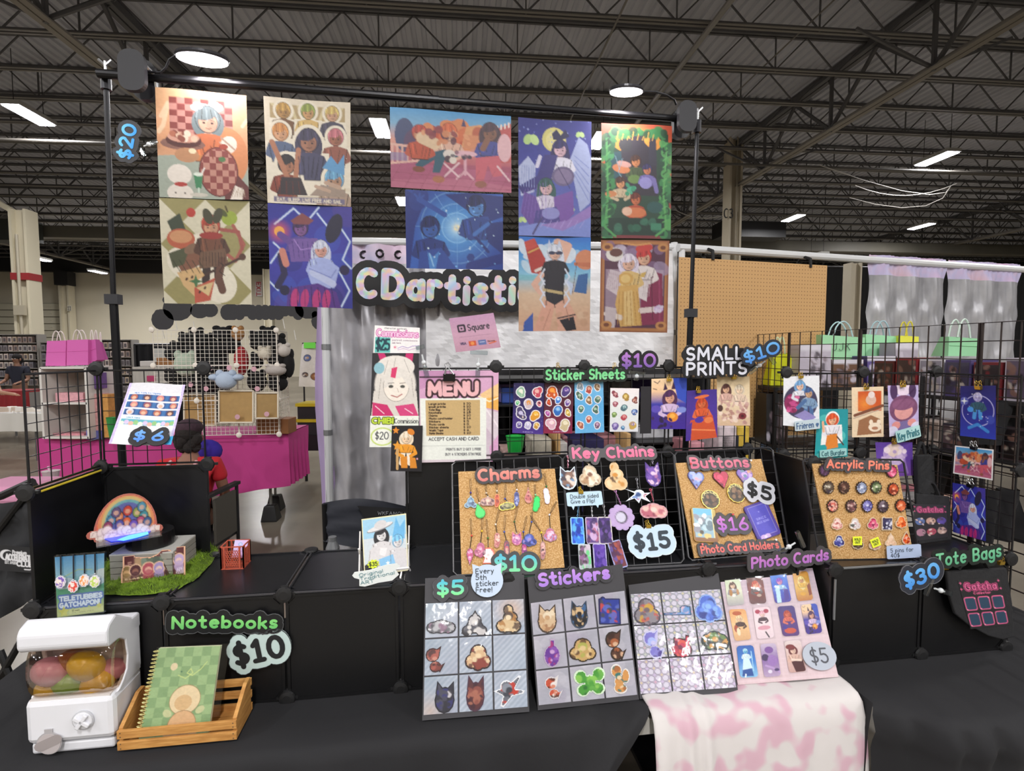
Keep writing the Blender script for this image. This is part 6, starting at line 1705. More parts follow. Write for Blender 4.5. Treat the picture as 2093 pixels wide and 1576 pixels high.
def stickerboard(lb,q,el,art,head=.19,stickers=()):
 pl = lean(q[3],q[2],ZT + .004,el)
 q2 = q
 root,Q = slab('sticker_board',lb,'display board',pl,q2,.006,M('#38373b',.6),.006)
 for j in range(3):
  for i in range(3):
   s0,s1 = .012 + i * .33,.012 + i * .33 + .313
   t0,t1 = head + j * (.97 - head) / 3 + .006,head + (j + 1) * (.97 - head) / 3 - .006
   R4 = [bil(Q,s0,t0),bil(Q,s1,t0),bil(Q,s1,t1),bil(Q,s0,t1)]
   c = Cv(36,40)
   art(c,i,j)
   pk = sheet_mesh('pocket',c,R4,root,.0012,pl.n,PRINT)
   base = wloc(root)
   G = [[bil(R4,a / 6,b / 6) + pl.n * (.0065 + .0008 * math.sin(a * 2.1 + b * 1.3 + i + j)) for a in range(7)] for b in range(7)]
   f = MB().sheet(G)
   me = f.build('film',FILM,pk,smooth=True)
 cells = {}
 for k,(i,j,sh,cols,bd,nm,w,h,dx,dy,tl) in enumerate(stickers):
  s = .012 + i * .33 + .156 + dx
  t = head + (j + .5) * (.97 - head) / 3 + dy
  p = bpx(q,s,t)
  cutout('sticker',nm,'sticker',pl,p[0],p[1],w,h,sh,cols,bd,.1,.008,.0012,'die cut stickers in the clear pockets',tl,n=34)
 return pl
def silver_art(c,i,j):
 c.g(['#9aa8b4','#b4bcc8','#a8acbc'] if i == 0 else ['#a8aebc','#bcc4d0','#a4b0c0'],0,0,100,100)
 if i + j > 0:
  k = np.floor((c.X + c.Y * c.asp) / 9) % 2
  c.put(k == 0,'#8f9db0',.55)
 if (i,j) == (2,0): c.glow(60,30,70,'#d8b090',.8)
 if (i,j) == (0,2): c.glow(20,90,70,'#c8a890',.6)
B1q = [(869,1182),(1071,1174),(1082,1455),(863,1473)]
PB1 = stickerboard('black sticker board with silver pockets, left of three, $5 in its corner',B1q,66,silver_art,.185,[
 (0,0,'wide',['#5a5a60','#b8b8bc','#3a3a44','#8a6a80'],'#2a2a30','grey animals sticker under glare, top left of the left board',56,38,0,.03,0),
 (1,0,'tri',['#4a4a54','#c8c4c4','#2f2c34','#e0dcd8'],'#26222a','sticker of a white and black cloaked pair, top row of the left board',52,50,0,.02,0),
 (2,0,'ghost',['#d8bc90','#5a4438','#b07a3c','#ecd8b4'],'#2a2220','tan stacked food sticker, top right of the left board',52,54,0,0,0),
 (0,1,'fox',['#7a3a34','#a8584c','#4a2424','#c88a78'],'#3a1f20','brownish red sticker under glare, middle left of the left board',44,52,-.06,0,0),
 (1,1,'blob',['#8a3f34','#d8b48a','#5a2a28','#e8d0a8'],'#2f1c1c','red and cream sticker at the centre of the left board',52,56,.03,0,0),
 (0,2,'cat',['#2f2f3a','#4a4a5a','#d0ccd0','#3a3a70'],'#24242e','black cat shaped sticker, bottom left of the left board',50,62,.04,.01,0),
 (1,2,'cat',['#5a3034','#8a4c44','#3f2430','#a86a58'],'#4a2c40','maroon eared sticker, bottom middle of the left board',46,70,0,0,0),
 (2,2,'plane',['#6a6e78','#8a909c','#c23c2c','#3f424c'],'#e8eaee','grey jet sticker with a red patch, bottom right of the left board',58,60,-.01,0,0)])
def grey_art(c,i,j): c.g(['#b4b0bc','#a8a8b4','#b0aebc'],0,0,100,100).spl(5,['#c4c2cc','#a49cb0'],i * 3 + j,0,0,100,100,14,30,.4)
B2q = [(1078,1180),(1272,1153),(1306.5,1430),(1099.5,1452)]
PB2 = stickerboard('black sticker board with the Stickers sign, middle of three',B2q,70,grey_art,.2,[
 (0,0,'cat',['#d8bc98','#ecdcc0','#a87a58','#c8a078'],'#4a3a30','cream sticker with a pointed hood, top left of the middle board',48,56,0,0,0),
 (1,0,'cat',['#2a2a30','#d8b88c','#3f6a9a','#1f1f26'],'#3a4a60','black and blue sticker with a pale face, top row of the middle board',44,54,0,0,0),
 (2,0,'sq',['#2f3f9a','#5a6ac0','#c24a4c','#4a4a54'],'#22265a','square blue picture sticker, top right of the middle board',46,52,-.02,0,0),
 (0,1,'bottle',['#6a3a98','#8a54b0','#a83a7a','#c8a0d0'],'#b8a8c0','purple potion bottle sticker, middle left of the middle board',42,56,.02,0,0),
 (1,1,'blob',['#c8a46a','#b0b05a','#5a3a2c','#e0c490'],'#3a2c20','yellow note sticker at the centre of the middle board',54,50,0,0,0),
 (2,1,'fox',['#5a3a30','#a8603c','#3a2420','#d8b090'],'#2f2420','dark brown sticker under glare, middle right of the middle board',46,62,0,0,0),
 (0,2,'fox',['#c8543c','#e8e0dc','#4a2f28','#d88a70'],'#d8d4d8','red and white fox like sticker, bottom left of the middle board',40,48,.0,.0,0),
 (1,2,'fly',['#4a9a3c','#8ac85a','#2a6a34','#6ab050'],'#d8ecd0','green butterfly sticker, bottom middle of the middle board',58,56,.04,0,6),
 (2,2,'mer',['#d89a58','#3f7a74','#b06a3c','#ecd4b0'],'#e8e4e0','orange and teal tailed sticker, bottom right of the middle board',42,56,0,-.01,0)])
def hex_art(c,i,j):
 c.g([['#aab4bc','#b4b8c0'],['#a4acb4','#b0b8bc'],['#b8a8c4','#c0b4cc']][j],0,0,100,100)
 for a in range(6):
  for b in range(6):
   x,y = a * 22 - 4 + (b % 2) * 0,b * 20 - 2
   c.e(x,y,10.5,10.5,'#6a6672').e(x,y,9,9,'#d4cfde')
   c.star(x + 11,y + 10,5,['#c8c8b8','#d8c890','#c8b8d8','#d0a0b0'][(a * 3 + b + j) % 4],4,.5)
B3q = [(1281,1159.5),(1464.5,1150),(1509,1415),(1308,1429)]
PB3 = stickerboard('black sticker board with circle patterned pockets, right of three',B3q,62,hex_art,.215,[
 (0,0,'blob',['#8a848c','#c8a03c','#c2584c','#6a5a64'],'#4a4450','grey elephant sticker with a striped banner, top left of the right board',52,58,0,0,0),
 (1,0,'boot',['#5a94d0','#8ab8e4','#a898b8','#d8b8c8'],'#3a5a80','sky blue lying figure sticker, top row of the right board',52,32,0,.02,0),
 (2,0,'blob',['#4a6ad0','#6a90e8','#2a3a8a','#8ab4f4'],'#8aa8e0','blue shell sticker, top right of the right board',54,58,0,0,0),
 (0,1,'fox',['#7a74c8','#a8b8f0','#4a3a8a','#c8c4ec'],'#c8c8e8','periwinkle and violet sticker, middle left of the right board',46,60,.03,0,0),
 (1,1,'pot',['#a82f44','#d8584c','#6a1f44','#c83a58'],'#3a1f24','red pot sticker at the centre of the right board',48,46,0,.03,0),
 (2,1,'wide',['#3a4440','#6a8a50','#2a2f34','#d8a058'],'#2f3a3c','dark green pair sticker, middle right of the right board',52,52,.02,0,0)])
sign('price_sign','dark $5 sign with teal to green digits on the left sticker board','$5',PB1,(894.5,1217),(946,1214),(894,1191),'#4ab4c8','#7adc8a','#333337',r=.12,margin=.32,off=.008,gap=.26,rim='#55555a')
sign('notice','round pale notice Every 5th Sticker Free between two sticker boards','Every',PB1,(973,1211),(1019,1209),(973,1163),'#26303c',None,'#b8c8dc',r=.08,margin=.3,thick=.003,off=.012,lines=['Every','5th','sticker','Free!'],wob=.03,gap=.24,
     body=[circ(.5,.48,.72,28,.7),[(-.12,.8),(-.16,1.22),(.16,1.1)],[(1.12,.8),(1.16,1.22),(.84,1.1)]])
sign('sign','dark Stickers sign with purple letters on the middle sticker board','Stickers',PB2,(1103,1197),(1244,1181),(1102,1174),'#b888d8','#a078d0','#302f33',r=.15,margin=.26,off=.008,rim='#4c4b50')
B4q = [(1469.7,1174),(1660.5,1161),(1713.6,1383.5),(1508,1400)]
PB4 = lean(B4q[3],B4q[2],ZT + .012,62)
pcb,Q4 = slab('photo_card_board','pink grid board of photo cards leaning on the shelf','display board',PB4,B4q,.006,M('#c2aeb6',.6),.006)
c = Cv(70,84,'#c4b0b8').g(['#b8a8b8','#cbb8be','#c8b0b4'])
c.put((np.floor(c.X * 1.2) % 4 == 0) | (np.floor(c.Y * 1.2) % 4 == 0),'#d0bec4',.5)
sheet_mesh('grid_paper',c,Q4,pcb,.0008,PB4.n)
FK = 5.083
def fc(x,y): return (1450 + x / FK,1110 + y / FK)
def pcard(lb,q,c):
 Q = quad(PB4,[fc(*p) for p in q],.0085)
 root = thing('photo_card',lb,'photo card',(Q[2] + Q[3]) / 2,'photo cards on the pink board')
 o = (Q[0] + Q[1] + Q[2] + Q[3]) / 4
 k = 100
 m = np.ones(c.X.shape,bool)
 for sx,sy in ((0,0),(100,0),(0,100),(100,100)):
  r = 16
  cx,cy = (r if sx == 0 else 100 - r),(r / c.asp if sy == 0 else 100 - r / c.asp)
  m &= ~((abs(c.X - sx) < r) & (abs(c.Y - sy) < r / c.asp) & ~c.em(cx,cy,r,r))
 sheet_mesh('card',c,Q,root,0,PB4.n,GLOSS,mask=m)
 Qs = [bil(Q,-.06,-.03),bil(Q,1.06,-.03),bil(Q,1.06,1.04),bil(Q,-.06,1.04)]
 MB().add([p + PB4.n * .0015 for p in Qs],[(3,2,1,0)]).build('sleeve',FILM,root)
def K(*bg): return Cv(34,60).g(list(bg))
pcard('photo card of a brown haired figure in grey on pale green, top row left',[(155,350),(310,350),(365,640),(190,655)],K('#c8d8b8','#d8dcc0','#a8a4a8').fig(46,30,18,'#5a3a2c','#ecc4a4','#8f8a90',None,1.4,4.5).e(38,18,8,5,'#e8dcc8',30).e(46,66,12,8,'#ece4e0').e(30,56,10,20,'#b07a3c').e(72,54,8,18,'#b07a3c'))
pcard('photo card of a red haired figure on dark brown, top row second',[(375,330),(545,318),(595,625),(425,635)],K('#4a2422','#7a2f22','#5a3034').fig(50,34,18,'#b83f1f','#e89a74','#5a4a4c',None,2,4.5).e(62,72,14,8,'#b8a090'))
pcard('photo card of a violet haired figure on blue, top row third',[(625,320),(795,310),(855,605),(685,630)],K('#3a7ad8','#2f5ac8','#3f2a9a').fig(50,28,18,'#7a3ab8','#d88ab8','#8ab8e0',None,0,4.5).p([(20,50),(44,46),(40,98),(14,98)],'#b8dce8').p([(64,52),(92,58),(90,90),(60,96)],'#3a2490'))
pcard('photo card of a blonde figure in gold, top row right',[(860,300),(1020,290),(1080,590),(915,605)],K('#c88a3c','#e0b458','#b8702c').fig(48,28,18,'#ecd48a','#d89a68','#e0b040',None,2.4,4.5).p([(76,50),(96,40),(98,80),(80,84)],'#8a3f28').e(44,76,18,10,'#d8a030'))
pcard('photo card in cream and orange brown, middle row left',[(200,690),(375,685),(435,1000),(265,1020)],K('#e0a060','#ecc088','#d8a878').fig(52,30,17,'#e8c898','#ecc09a','#4a2f28',None,1.6,4.5).e(44,14,26,12,'#b8582c').e(24,62,12,20,'#a8482c').e(34,72,10,22,'#ecdcb8'))
pcard('photo card of a pink figure with round buns, middle row second',[(450,675),(625,660),(675,980),(495,1000)],K('#e4ccd4','#ecd8dc','#e4d0d8').e(26,14,15,12,'#a82f4c').e(74,14,15,12,'#a82f4c').fig(50,22,15,'#e8a8b8','#f0c8c0','#4a2f3c',None,0,4.5).e(50,66,36,12,'#d898a8').s_([(56,80),(70,96)],8,'#3a2c34'))
pcard('photo card of an orange figure on violet, middle row third',[(705,660),(880,648),(940,960),(765,970)],K('#3f2c78','#4a3080','#5a3478').fig(50,26,17,'#a83c28','#d8684c','#d0604c',None,1.2,4.5,None,0,'#d87058').e(50,82,34,16,'#c8543c').e(24,70,14,12,'#3f2c90'))
h2 = Cv(34,60)
src = HALLO.out()
h2.a[:] = src[(np.linspace(0,src.shape[0] - 1,120)).astype(int)][:,(np.linspace(0,src.shape[1] - 1,68)).astype(int)]
pcard('photo card with pumpkin and bats, middle row right',[(948,645),(1115,625),(1175,930),(1010,950)],h2)
pcard('photo card in bright blue and white, bottom row left',[(280,1070),(455,1060),(510,1390),(320,1400)],K('#1f5ab0','#2f7acc','#8ac4e8').fig(48,18,13,'#a8dcf0','#5ab0e0','#d8eef8',None,0,6).p([(30,44),(62,40),(76,72),(20,76)],'#d0ecf8').s_([(80,20),(78,80)],5,'#a8d8f0').p([(20,76),(70,72),(76,96),(14,96)],'#1a4a98').s_([(34,90),(30,100)],8,'#e8f6fc'))
pcard('photo card in soft purple and lilac, bottom row second',[(525,1050),(690,1040),(745,1380),(570,1395)],K('#c8b8d0','#8a68a8','#b8a0c0').e(50,20,26,18,'#7a4f9a').e(22,42,22,18,'#3f2a58').e(62,52,28,30,'#9a74b8').s_([(20,66),(60,74),(96,88)],10,'#b898cc').e(40,84,12,9,'#e0d8e8').e(80,80,14,8,'#4a3468'))
pcard('photo card of a dark red haired figure, bottom row third',[(775,1020),(945,1005),(1010,1330),(830,1350)],K('#e0d0d0','#d8b8b0','#c8a098').fig(44,30,20,'#6a2024','#ecc4b0','#d8b0a0',None,.6,4.5).e(30,20,26,14,'#7a2a2c').p([(24,66),(90,62),(96,98),(40,98)],'#4a1c20').s_([(30,60),(80,64)],12,'#ecd4c4'))
sign('price_sign','round grey $5 disc at the lower corner of the photo card board','$5',PB4,(1659,1356),(1693,1354),(1659,1327),'#4a4c54',None,'#a9b0bc',r=.06,margin=.3,thick=.003,off=.012,wob=.02,body=[circ(.55,.5,1.0,30,1.02)])
sign('sign','grey Photo Cards sign with violet letters above the photo card board','Photo Cards',PV(-.012),(1535.6,1159),(1690,1142),(1534.6,1139),'#c880c8','#b070c0',GD,r=.12,margin=.36,off=.004)
clear_clip('clear clip above the Photo Cards sign',PV(-.01).hit((1590,1132)),PV(.0).hit((1640,1100)),-ey)
bagm = M('#1f1f21',.9,bump=.25,scale=60)
def bagart(c,six,bg=None):
 let,adv = lay('Gatcha',.3)
 for wd,cl in ((15,'#d8508a'),(11,'#3a2030'),(4.5,'#e06a98')):
  for st in let:
   for s in st: c.s_([(14 + px / adv * 72,22 - py * 13) for px,py in s],wd * .55,cl)
 for x,y in ((5,8),(94,6),(4,20),(96,22)): c.star(x,y,4,'#d8608c',4,.35)
 if six:
  c.t('Collector',30,31,70,4,'#d8608c',1.3)
  for j in range(2):
   for i in range(3):
    x,y = 3 + i * 33,36 + j * 32
    c.p(rrect(x,y,x + 28,y + 27,5),'#d8608c').p(rrect(x + 1.8,y + 1.8,x + 26.2,y + 25.2,4),'#2a4258').e(x + 26,y + 3,2,2,'#e88aa8').e(x + 3,y + 25,2,2,'#e88aa8')
 else:
  for j,row in enumerate((('#5f74a8','#c8a090','#5a4a98'),('#a87a8c','#a84a5c','#b89a90'))):
   for i,cl in enumerate(row):
    x,y = 18 + i * 32,48 + j * 30
    c.e(x,y,14,14,cl).spl(8,[cl,'#e0c8c0','#4a3a4c'],str(i) + str(j),x - 10,y - 9,x + 10,y + 10,2,5,.8)
 return c
def tote(lb,pl,outline,th,artq,c,off=.004,sag=0):
 p0 = pl.hit(outline[0],off)
 N = pl.n
 X = Vector((N.y,-N.x,0)).normalized()
 if X.x < 0 and abs(X.x) > .5: X = -X
 Y = N.cross(X)
 pts = [((p - p0).dot(X),(p - p0).dot(Y)) for p in [pl.hit(q,off) for q in outline]]
 root = thing('tote_bag',lb,'bag',p0)
 MB().prism(union([pts]),p0,X,Y,N,0,th).build('body',bagm,root,bevel=.004)
 if artq: sheet_mesh('print',c,quad(pl,artq,off + th + .001),root,0,N)
 a,b = pl.hit(outline[0],off + .004),pl.hit(outline[1],off + .004)
 for k in (0,1):
  s = [a + (b - a) * (.25 + .5 * t / 8) + ez * (.045 * math.sin(math.pi * t / 8)) + N * (.004 * k - .004) for t in range(9)]
  MB().tube(s,.005,5).build('handle',bagm,root)
 return root
PT = PV(VB - .02)
c = Cv(70,84,'#232325')
tote('black tote bag with pink Gatcha print and six squares over the shelf front',PT,[(1928,1166),(2050,1158),(2062,1230),(2066,1298),(2042,1304),(2012,1296),(1975,1276),(1946,1252),(1934,1215)],.012,[(1957,1185),(2044,1181),(2064,1278),(1984,1286)],bagart(c,True))
PG = lean((1870,1112),(1940,1103),ZC + .005,82)
c = Cv(56,80,'#2a282c')
tote('small black tote printed Gatcha with six figures, standing on the shelf',PG,[(1868,1008),(1936,1014),(1940,1103),(1872,1112)],.01,[(1866,1030),(1934,1032),(1938,1098),(1872,1106)],bagart(c,False))
tote('plain black cloth bag hanging behind the corner of the pins board',PV(CB - .05),[(1866,929),(1900,928),(1903,1000),(1896,1018),(1868,1020)],.02,None,None)
sign('sign','black Tote Bags sign with green letters along the shelf edge','Tote Bags',PV(VB - .004),(1912,1157),(2042,1136),(1908,1134),'#7ac89a','#5aa880','#17201c',r=.1,margin=.3,off=.045,gap=.3)
sign('price_sign','dark $30 sign with bright blue digits at the tote bag corner','$30',PT,(1850,1200),(1917,1176),(1844,1174),'#6ab4f0','#4a94e4','#2b2e38',r=.13,margin=.36,off=.05,gap=.3,rim='#6a6c72')
clear_clip('clear clip under the $30 sign on the tote bag',PT.hit((1945,1214),.03),PT.hit((1895,1198),.052),-ey)
for x,y,lb in ((2046,1150,'gold binder clip at the right end of the Tote Bags sign'),(1932,1160,'gold binder clip at the left end of the Tote Bags sign')):
 clip_gold(PV(VB - .024).hit((x,y)),-ey,ex,.015,lb)
# ================================================================== LEFT HALF OF THE SHELF
sign('sign','black Notebooks sign with green letters on the cube shelf front','Notebooks',PV(-.006),(355,1281),(566,1281),(355,1259),'#8ad87a','#6ac06a','#17181a',r=.13,margin=.5,off=.004,gap=.3,rim='#5a5c5e')
def holoS(root,o,X,Y,n,w,h,th): pass
sign('price_sign','tilted silvery $10 sign with black digits below the Notebooks sign','$10',PV(-.006),(487,1358),(582,1336),(480,1318),'#1a1c1e','#1a1c1e','#bcd0cc',r=.12,margin=.3,off=.004,gap=.34,rim='#3a3e40')
rng = random.Random(11)
outl = [(212,1214),(262,1216),(315,1213),(365,1202),(405,1180),(432,1150),(447,1122),(432,1112),(400,1112),(360,1110),(300,1118),(240,1125),(205,1150)]
po = [onZ(x,y,ZC + .008) for x,y in outl]
loc = [((p - O).dot(ex),(p - O).dot(ey)) for p in po]
cu_,cv_ = sum(p[0] for p in loc) / len(loc),sum(p[1] for p in loc) / len(loc)
G = []
for r in range(9):
 k = 1 - r / 8
 row = []
 for i in range(52):
  t = i / 52 * len(loc)
  a,b,f = loc[int(t) % len(loc)],loc[(int(t) + 1) % len(loc)],t % 1
  u,v = a[0] * (1 - f) + b[0] * f,a[1] * (1 - f) + b[1] * f
  z = .004 + .02 * (1 - k ** 4) + .004 * rng.random()
  row.append(W(cu_ + (u - cu_) * k,cv_ + (v - cv_) * k,ZC + z))
 row.append(row[0])
 G.append(row)
mat_ = thing('fur_mat','shaggy moss green fur mat spread on the shelf top','mat',W(cu_,cv_,ZC + .004))
MB().sheet(G).build('backing',ramp_mat([(.3,'#3f5410'),(.6,'#67841c'),(.8,'#83a32c')],.95,40,bump=.8),mat_,smooth=True)
q = MB()
for _ in range(9000):
 r,i = rng.randrange(8),rng.randrange(52)
 a,b,c_ = G[r][i],G[r][i + 1],G[r + 1][i]
 p = a + (b - a) * rng.random() + (c_ - a) * rng.random()
 d = Vector((rng.uniform(-.01,.01),rng.uniform(-.01,.006),rng.uniform(.006,.014)))
 s = Vector((rng.uniform(-1,1),rng.uniform(-1,1),0)).normalized() * .0009
 q.add([p - s,p + s,p + d],[(0,1,2)])
q.build('pile',ramp_mat([(.3,'#4c6612'),(.6,'#7a9a22'),(.8,'#98ba3a')],.9,30),mat_)['kind'] = 'stuff'
rz_ = thing('riser_box','grey plank sided box under the black drum','box',W(-.125,.2,ZC + .012))
MB().box(W(-.125,.2,ZC + .05),(.165,.14,.07)).build('body',M('#6a675f',.7),rz_)
for i in range(4):
 MB().box(W(-.125,.127,ZC + .025 + i * .0185),(.168,.008,.0165)).build('plank',M('#8d8a80',.7,noise=.1,scale=20),rz_)
 MB().box(W(-.04,.2,ZC + .025 + i * .0185),(.006,.14,.0165)).build('plank',M('#8d8a80',.7,noise=.1,scale=20),rz_)
MB().box(W(-.125,.2,ZC + .089),(.172,.15,.006)).build('lid',M('#b3b2ac',.6),rz_)
dr = thing('display_drum','black round drum base carrying the lit acrylic standee','stand',W(-.135,.2,ZC + .094))
MB().lathe(W(-.135,.2,ZC + .093),[(.062,0),(.064,.004),(.062,.042),(.058,.045)],28).build('drum',M('#0f0f11',.3),dr,smooth=False)
zp = ZC + .142
A4 = [onZ(x,y,zp) for x,y in ((194,1092),(323,1072),(331,1093),(197,1118))]
st = thing('acrylic_standee','rainbow dome acrylic standee with clouds lit blue from below','standee',(A4[0] + A4[2]) / 2)
MB().add(A4 + [p - ez * .004 for p in A4],[(3,2,1,0),(4,5,6,7),(0,1,5,4),(1,2,6,5),(2,3,7,6),(3,0,4,7)]).build('base_plate',ACRYL,st)
G = [bil(A4,s,t) + ez * .0015 for s,t in [(.12,.5),(.2,.3),(.4,.22),(.6,.2),(.8,.25),(.86,.5),(.78,.72),(.6,.88),(.4,.95),(.22,.85)]]
MB().add(G,[tuple(range(len(G)))]).build('light_disc',M('#2a3cf0',.3,emit=1.6),st)
G = [bil(A4,s,t) + ez * .002 for s,t in [(.3,.8),(.5,.6),(.8,.55),(.8,.8),(.6,.93),(.4,.98)]]
MB().add(G,[tuple(range(len(G)))]).build('light_disc',M('#49a0f4',.3,emit=1.4),st)
mA,mB_ = (A4[0] + A4[3]) / 2,(A4[1] + A4[2]) / 2
PST = Pl(mA,(mB_ - mA).cross(ez))
def dome(c):
 c.r(0,0,100,100,'#c8503c')
 for r_,cl in ((46,'#d8604a'),(40,'#d88a5c'),(35,'#c8b070'),(31,'#6aa0a0'),(27,'#5a5f98')): c.e(50,62,r_,r_ * 1.05,cl)
 for x,y,cl in ((50,40,'#b83a2c'),(38,50,'#c8703c'),(28,56,'#3f7a9a'),(64,44,'#8a9a4c'),(74,52,'#3f8a90'),(70,62,'#b04a6a'),(50,62,'#d0602f'),(40,66,'#4a4a8a'),(60,68,'#6a4aa0'),(24,68,'#8a3a5c'),(80,64,'#3a5a80'),(34,42,'#5a4a70'),(70,34,'#4a8aa0')):
  c.e(x,y,7,8,'#2f2634').e(x,y,5.8,6.8,cl).e(x,y + 1,3.6,3.4,'#d8a888',0,.7)
 for i in range(15): c.e(3 + i * 6.8,80 + 5 * math.sin(i * 1.7),7.5,7,'#b89a94').e(3 + i * 6.8,80 + 5 * math.sin(i * 1.7),6.5,6,'#ead6cc')
 for i in range(12): c.e(10 + i * 7.4,90 + 3 * math.cos(i * 1.3),7,6,'#c0a49c').e(10 + i * 7.4,90 + 3 * math.cos(i * 1.3),6,5,'#efded4')
dshape = [[(math.cos(R_(a)) * .93,-.62 + 1.5 * math.sin(R_(a))) for a in range(0,181,10)]] + [circ(-.95 + i * .19,-.66 + .08 * math.sin(i * 2),.17,10) for i in range(11)] + [circ(-.75 + i * .25,-.82,.16,10) for i in range(7)]
cutout('standee','','',PST,260,1054,132,98,dshape,['#d8604a'],'#b86a5c',.05,.0,.003,None,5,parent=st,n=66,art=dome)
PD = lean((252,1190),(378,1172),ZC + .02,84)
def scene2(c):
 c.r(0,0,100,100,'#6a3f40').r(0,88,100,100,'#dcae88').r(3,10,20,52,'#54282c').r(86,4,98,90,'#5c3034').r(30,24,84,56,'#5f6a5a').r(22,22,32,50,'#a88868').spl(8,['#7a8878','#4f5a50'],2,34,26,80,50,4,7,.8)
 for x,y,r_,h,sk in ((10,60,8,'#8a7048','#c8a070'),(23,58,8,'#4a2028','#8a5a4c'),(42,58,9,'#a84a58','#d8a090'),(58,58,8,'#9a88b8','#d8b8b0'),(74,50,9,'#3a2224','#8a5a4a'),(88,40,8,'#b8a0c8','#e0c0b8')):
  c.e(x,y,r_ + 1.4,(r_ + 1.4),'#e0b898').e(x,y,r_,r_,h).e(x,y + 4,r_ * .6,r_ * .55,sk).e(x,y + 20,r_ * .9,r_,h,0,.8)
 for i in range(6): c.s_([(86 + i * 2,66),(84 + i * 2.4,84)],1,'#e0d0e0')
 c.t('CLASS',8,84,34,4,'#d8b898',1).t('LE',6,40,17,8,'#a87a70',1.2)
dsh = [[(-1,-1),(1,-1),(1,1),(.72,1),(.72,.7),(.6,.7),(.5,.88),(.25,.92),(.12,.7),(-.1,.55),(-.4,.6),(-.6,.68),(-.6,.78),(-.95,.78),(-.95,.1),(-1,-.3)]]
cutout('acrylic_standee','pink edged acrylic standee of a group scene on the green mat','standee',PD,315,1155,126,62,dsh,['#6a3f40'],'#e0b090',.03,.0,.004,None,8,n=80,art=scene2)
q4 = [onZ(x,y,ZC + .003) for x,y in ((452,1164),(498,1162),(512,1146))]
q4.append(q4[0] + q4[2] - q4[1])
ht = (onV(452,1121,(q4[0] - O).dot(ey)).z - ZC)
crm = M('#b8563f',.5)
rc_ = thing('mini_crate','tiny red orange lattice crate on the shelf beside the fur mat','crate',(q4[0] + q4[2]) / 2)
MB().add(q4,[(0,1,2,3)]).build('floor',crm,rc_)
for i in range(4):
 a,b = q4[i],q4[(i + 1) % 4]
 m = MB()
 for s,t in (((0,0),(1,0)),((0,1),(1,1)),((0,0),(0,1)),((1,0),(1,1))):
  m.bar(a + (b - a) * s[0] + ez * ht * s[1],a + (b - a) * t[0] + ez * ht * t[1],.0022,4)
 for k in (.16,.84):
  m.bar(a + (b - a) * k,a + (b - a) * k + ez * ht,.003,4)
 for k in range(-3,7):
  for sg in (1,-1):
   x0,x1 = .2 + k * .1,.2 + k * .1 + .4
   pts = []
   for f in np.linspace(0,1,9):
    x = x0 + (x1 - x0) * f
    if .18 <= x <= .82: pts.append(a + (b - a) * x + ez * ht * (.12 + .72 * (f if sg > 0 else 1 - f)))
   if len(pts) > 1: m.bar(pts[0],pts[-1],.0011,4)
 m.build('side_panel',crm,rc_)
PCD = Pl(onZ(475,1155,ZC + .006),ey * .96 - ez * .3)
c = Cv(36,40).g(['#c8c4ec','#d8b8e4','#c89ad0'],0,0,100,100).e(46,24,16,12,'#9ab4e0').e(46,24,9,6,'#d0c8f0').s_([(30,50),(50,44),(70,56),(50,70),(40,60)],2.4,'#7a78b8')
sheet_mesh('card',c,quad(PCD,[(480,1104),(508,1104),(502,1140),(474,1140)]),label='pastel lilac card standing in the tiny red crate',cat='card')
PF = lean((746,1178),(834,1166),ZC + .022,76)
fq = [(739,1061.5),(830,1049.6),(834,1166),(745,1178)]
fr_,Qf = slab('framed_drawing','small framed line drawing in pale blue on a wire easel','picture',PF,fq,.008,M('#d8cf9a',.5))
c = Cv(88,108,'#c9d2d8').r(0,0,100,36,'#9cc8e0').p([(66,40),(76,4),(84,22),(96,10),(94,44)],'#6ab0dc')
c.fig(42,31,13,'#2a2a2e','#dcdadb','#d2cfd0',None,1.2,5).p([(14,56),(34,48),(60,52),(66,84),(8,88)],'#d2cfd0').p([(38,54),(54,56),(48,70),(36,66)],'#e4e0e0').fig(78,46,12,'#7ab8e0','#d8d5d6','#cfccce',None,0,5).p([(62,64),(96,62),(98,98),(60,98)],'#cfccce').e(40,19,30,6,'#8a8a8e',-14).e(40,18,29,5,'#dad8d8',-14).e(41,14,14,9,'#cfcccc',-14)
c.p([(34,74),(66,68),(74,94),(40,98)],'#86bce0').star(54,82,5,'#e8eef2').star(64,93,5,'#e8eef2').e(14,90,17,14,'#2a2a2e').s_([(16,58),(10,84)],.8,'#6a6a70').s_([(60,66),(62,96)],.8,'#6a6a70')
c.s_([(1,1),(99,1),(99,99),(1,99),(1,1)],3,'#e6dfb4')
sheet_mesh('drawing',c,Qf,fr_,.001,PF.n)
cutout('price_tag','yellow burst $35 tag stuck on the framed drawing','tag',PF,763,1153,26,20,'burst' if False else [[(math.cos(i * math.pi / 9) * (1 if i % 2 else .75),math.sin(i * math.pi / 9) * (1 if i % 2 else .75)) for i in range(18)]],['#dcec3a'],'#d0e030',.0,.003,.0008,None,8,n=26,art=lambda c: c.t('$35',22,66,78,34,'#3a4414',7),mat=PRINT)
es = thing('easel','thin white wire easel holding the framed drawing','easel',onZ(790,1175,ZC + .004))
H = lambda x,y,o: PF.hit((x,y),o)
MB().tube([H(730,1180,.004),H(732,1172,.02),H(836,1160,.02),H(838,1166,.004)],.003,6).build('rest',WHITE,es)
for x,y in ((734,1176),(834,1164)):
 a = H(x,y,-.012)
 MB().bar(a,a + (PF.hit((x + 2,y - 90),-.012) - a),.0025,6).build('upright',WHITE,es)
 MB().bar(a + ez * .08,Vector((a.x,a.y,ZC + .004)) + ey * .07,.0025,6).build('back_leg',WHITE,es)
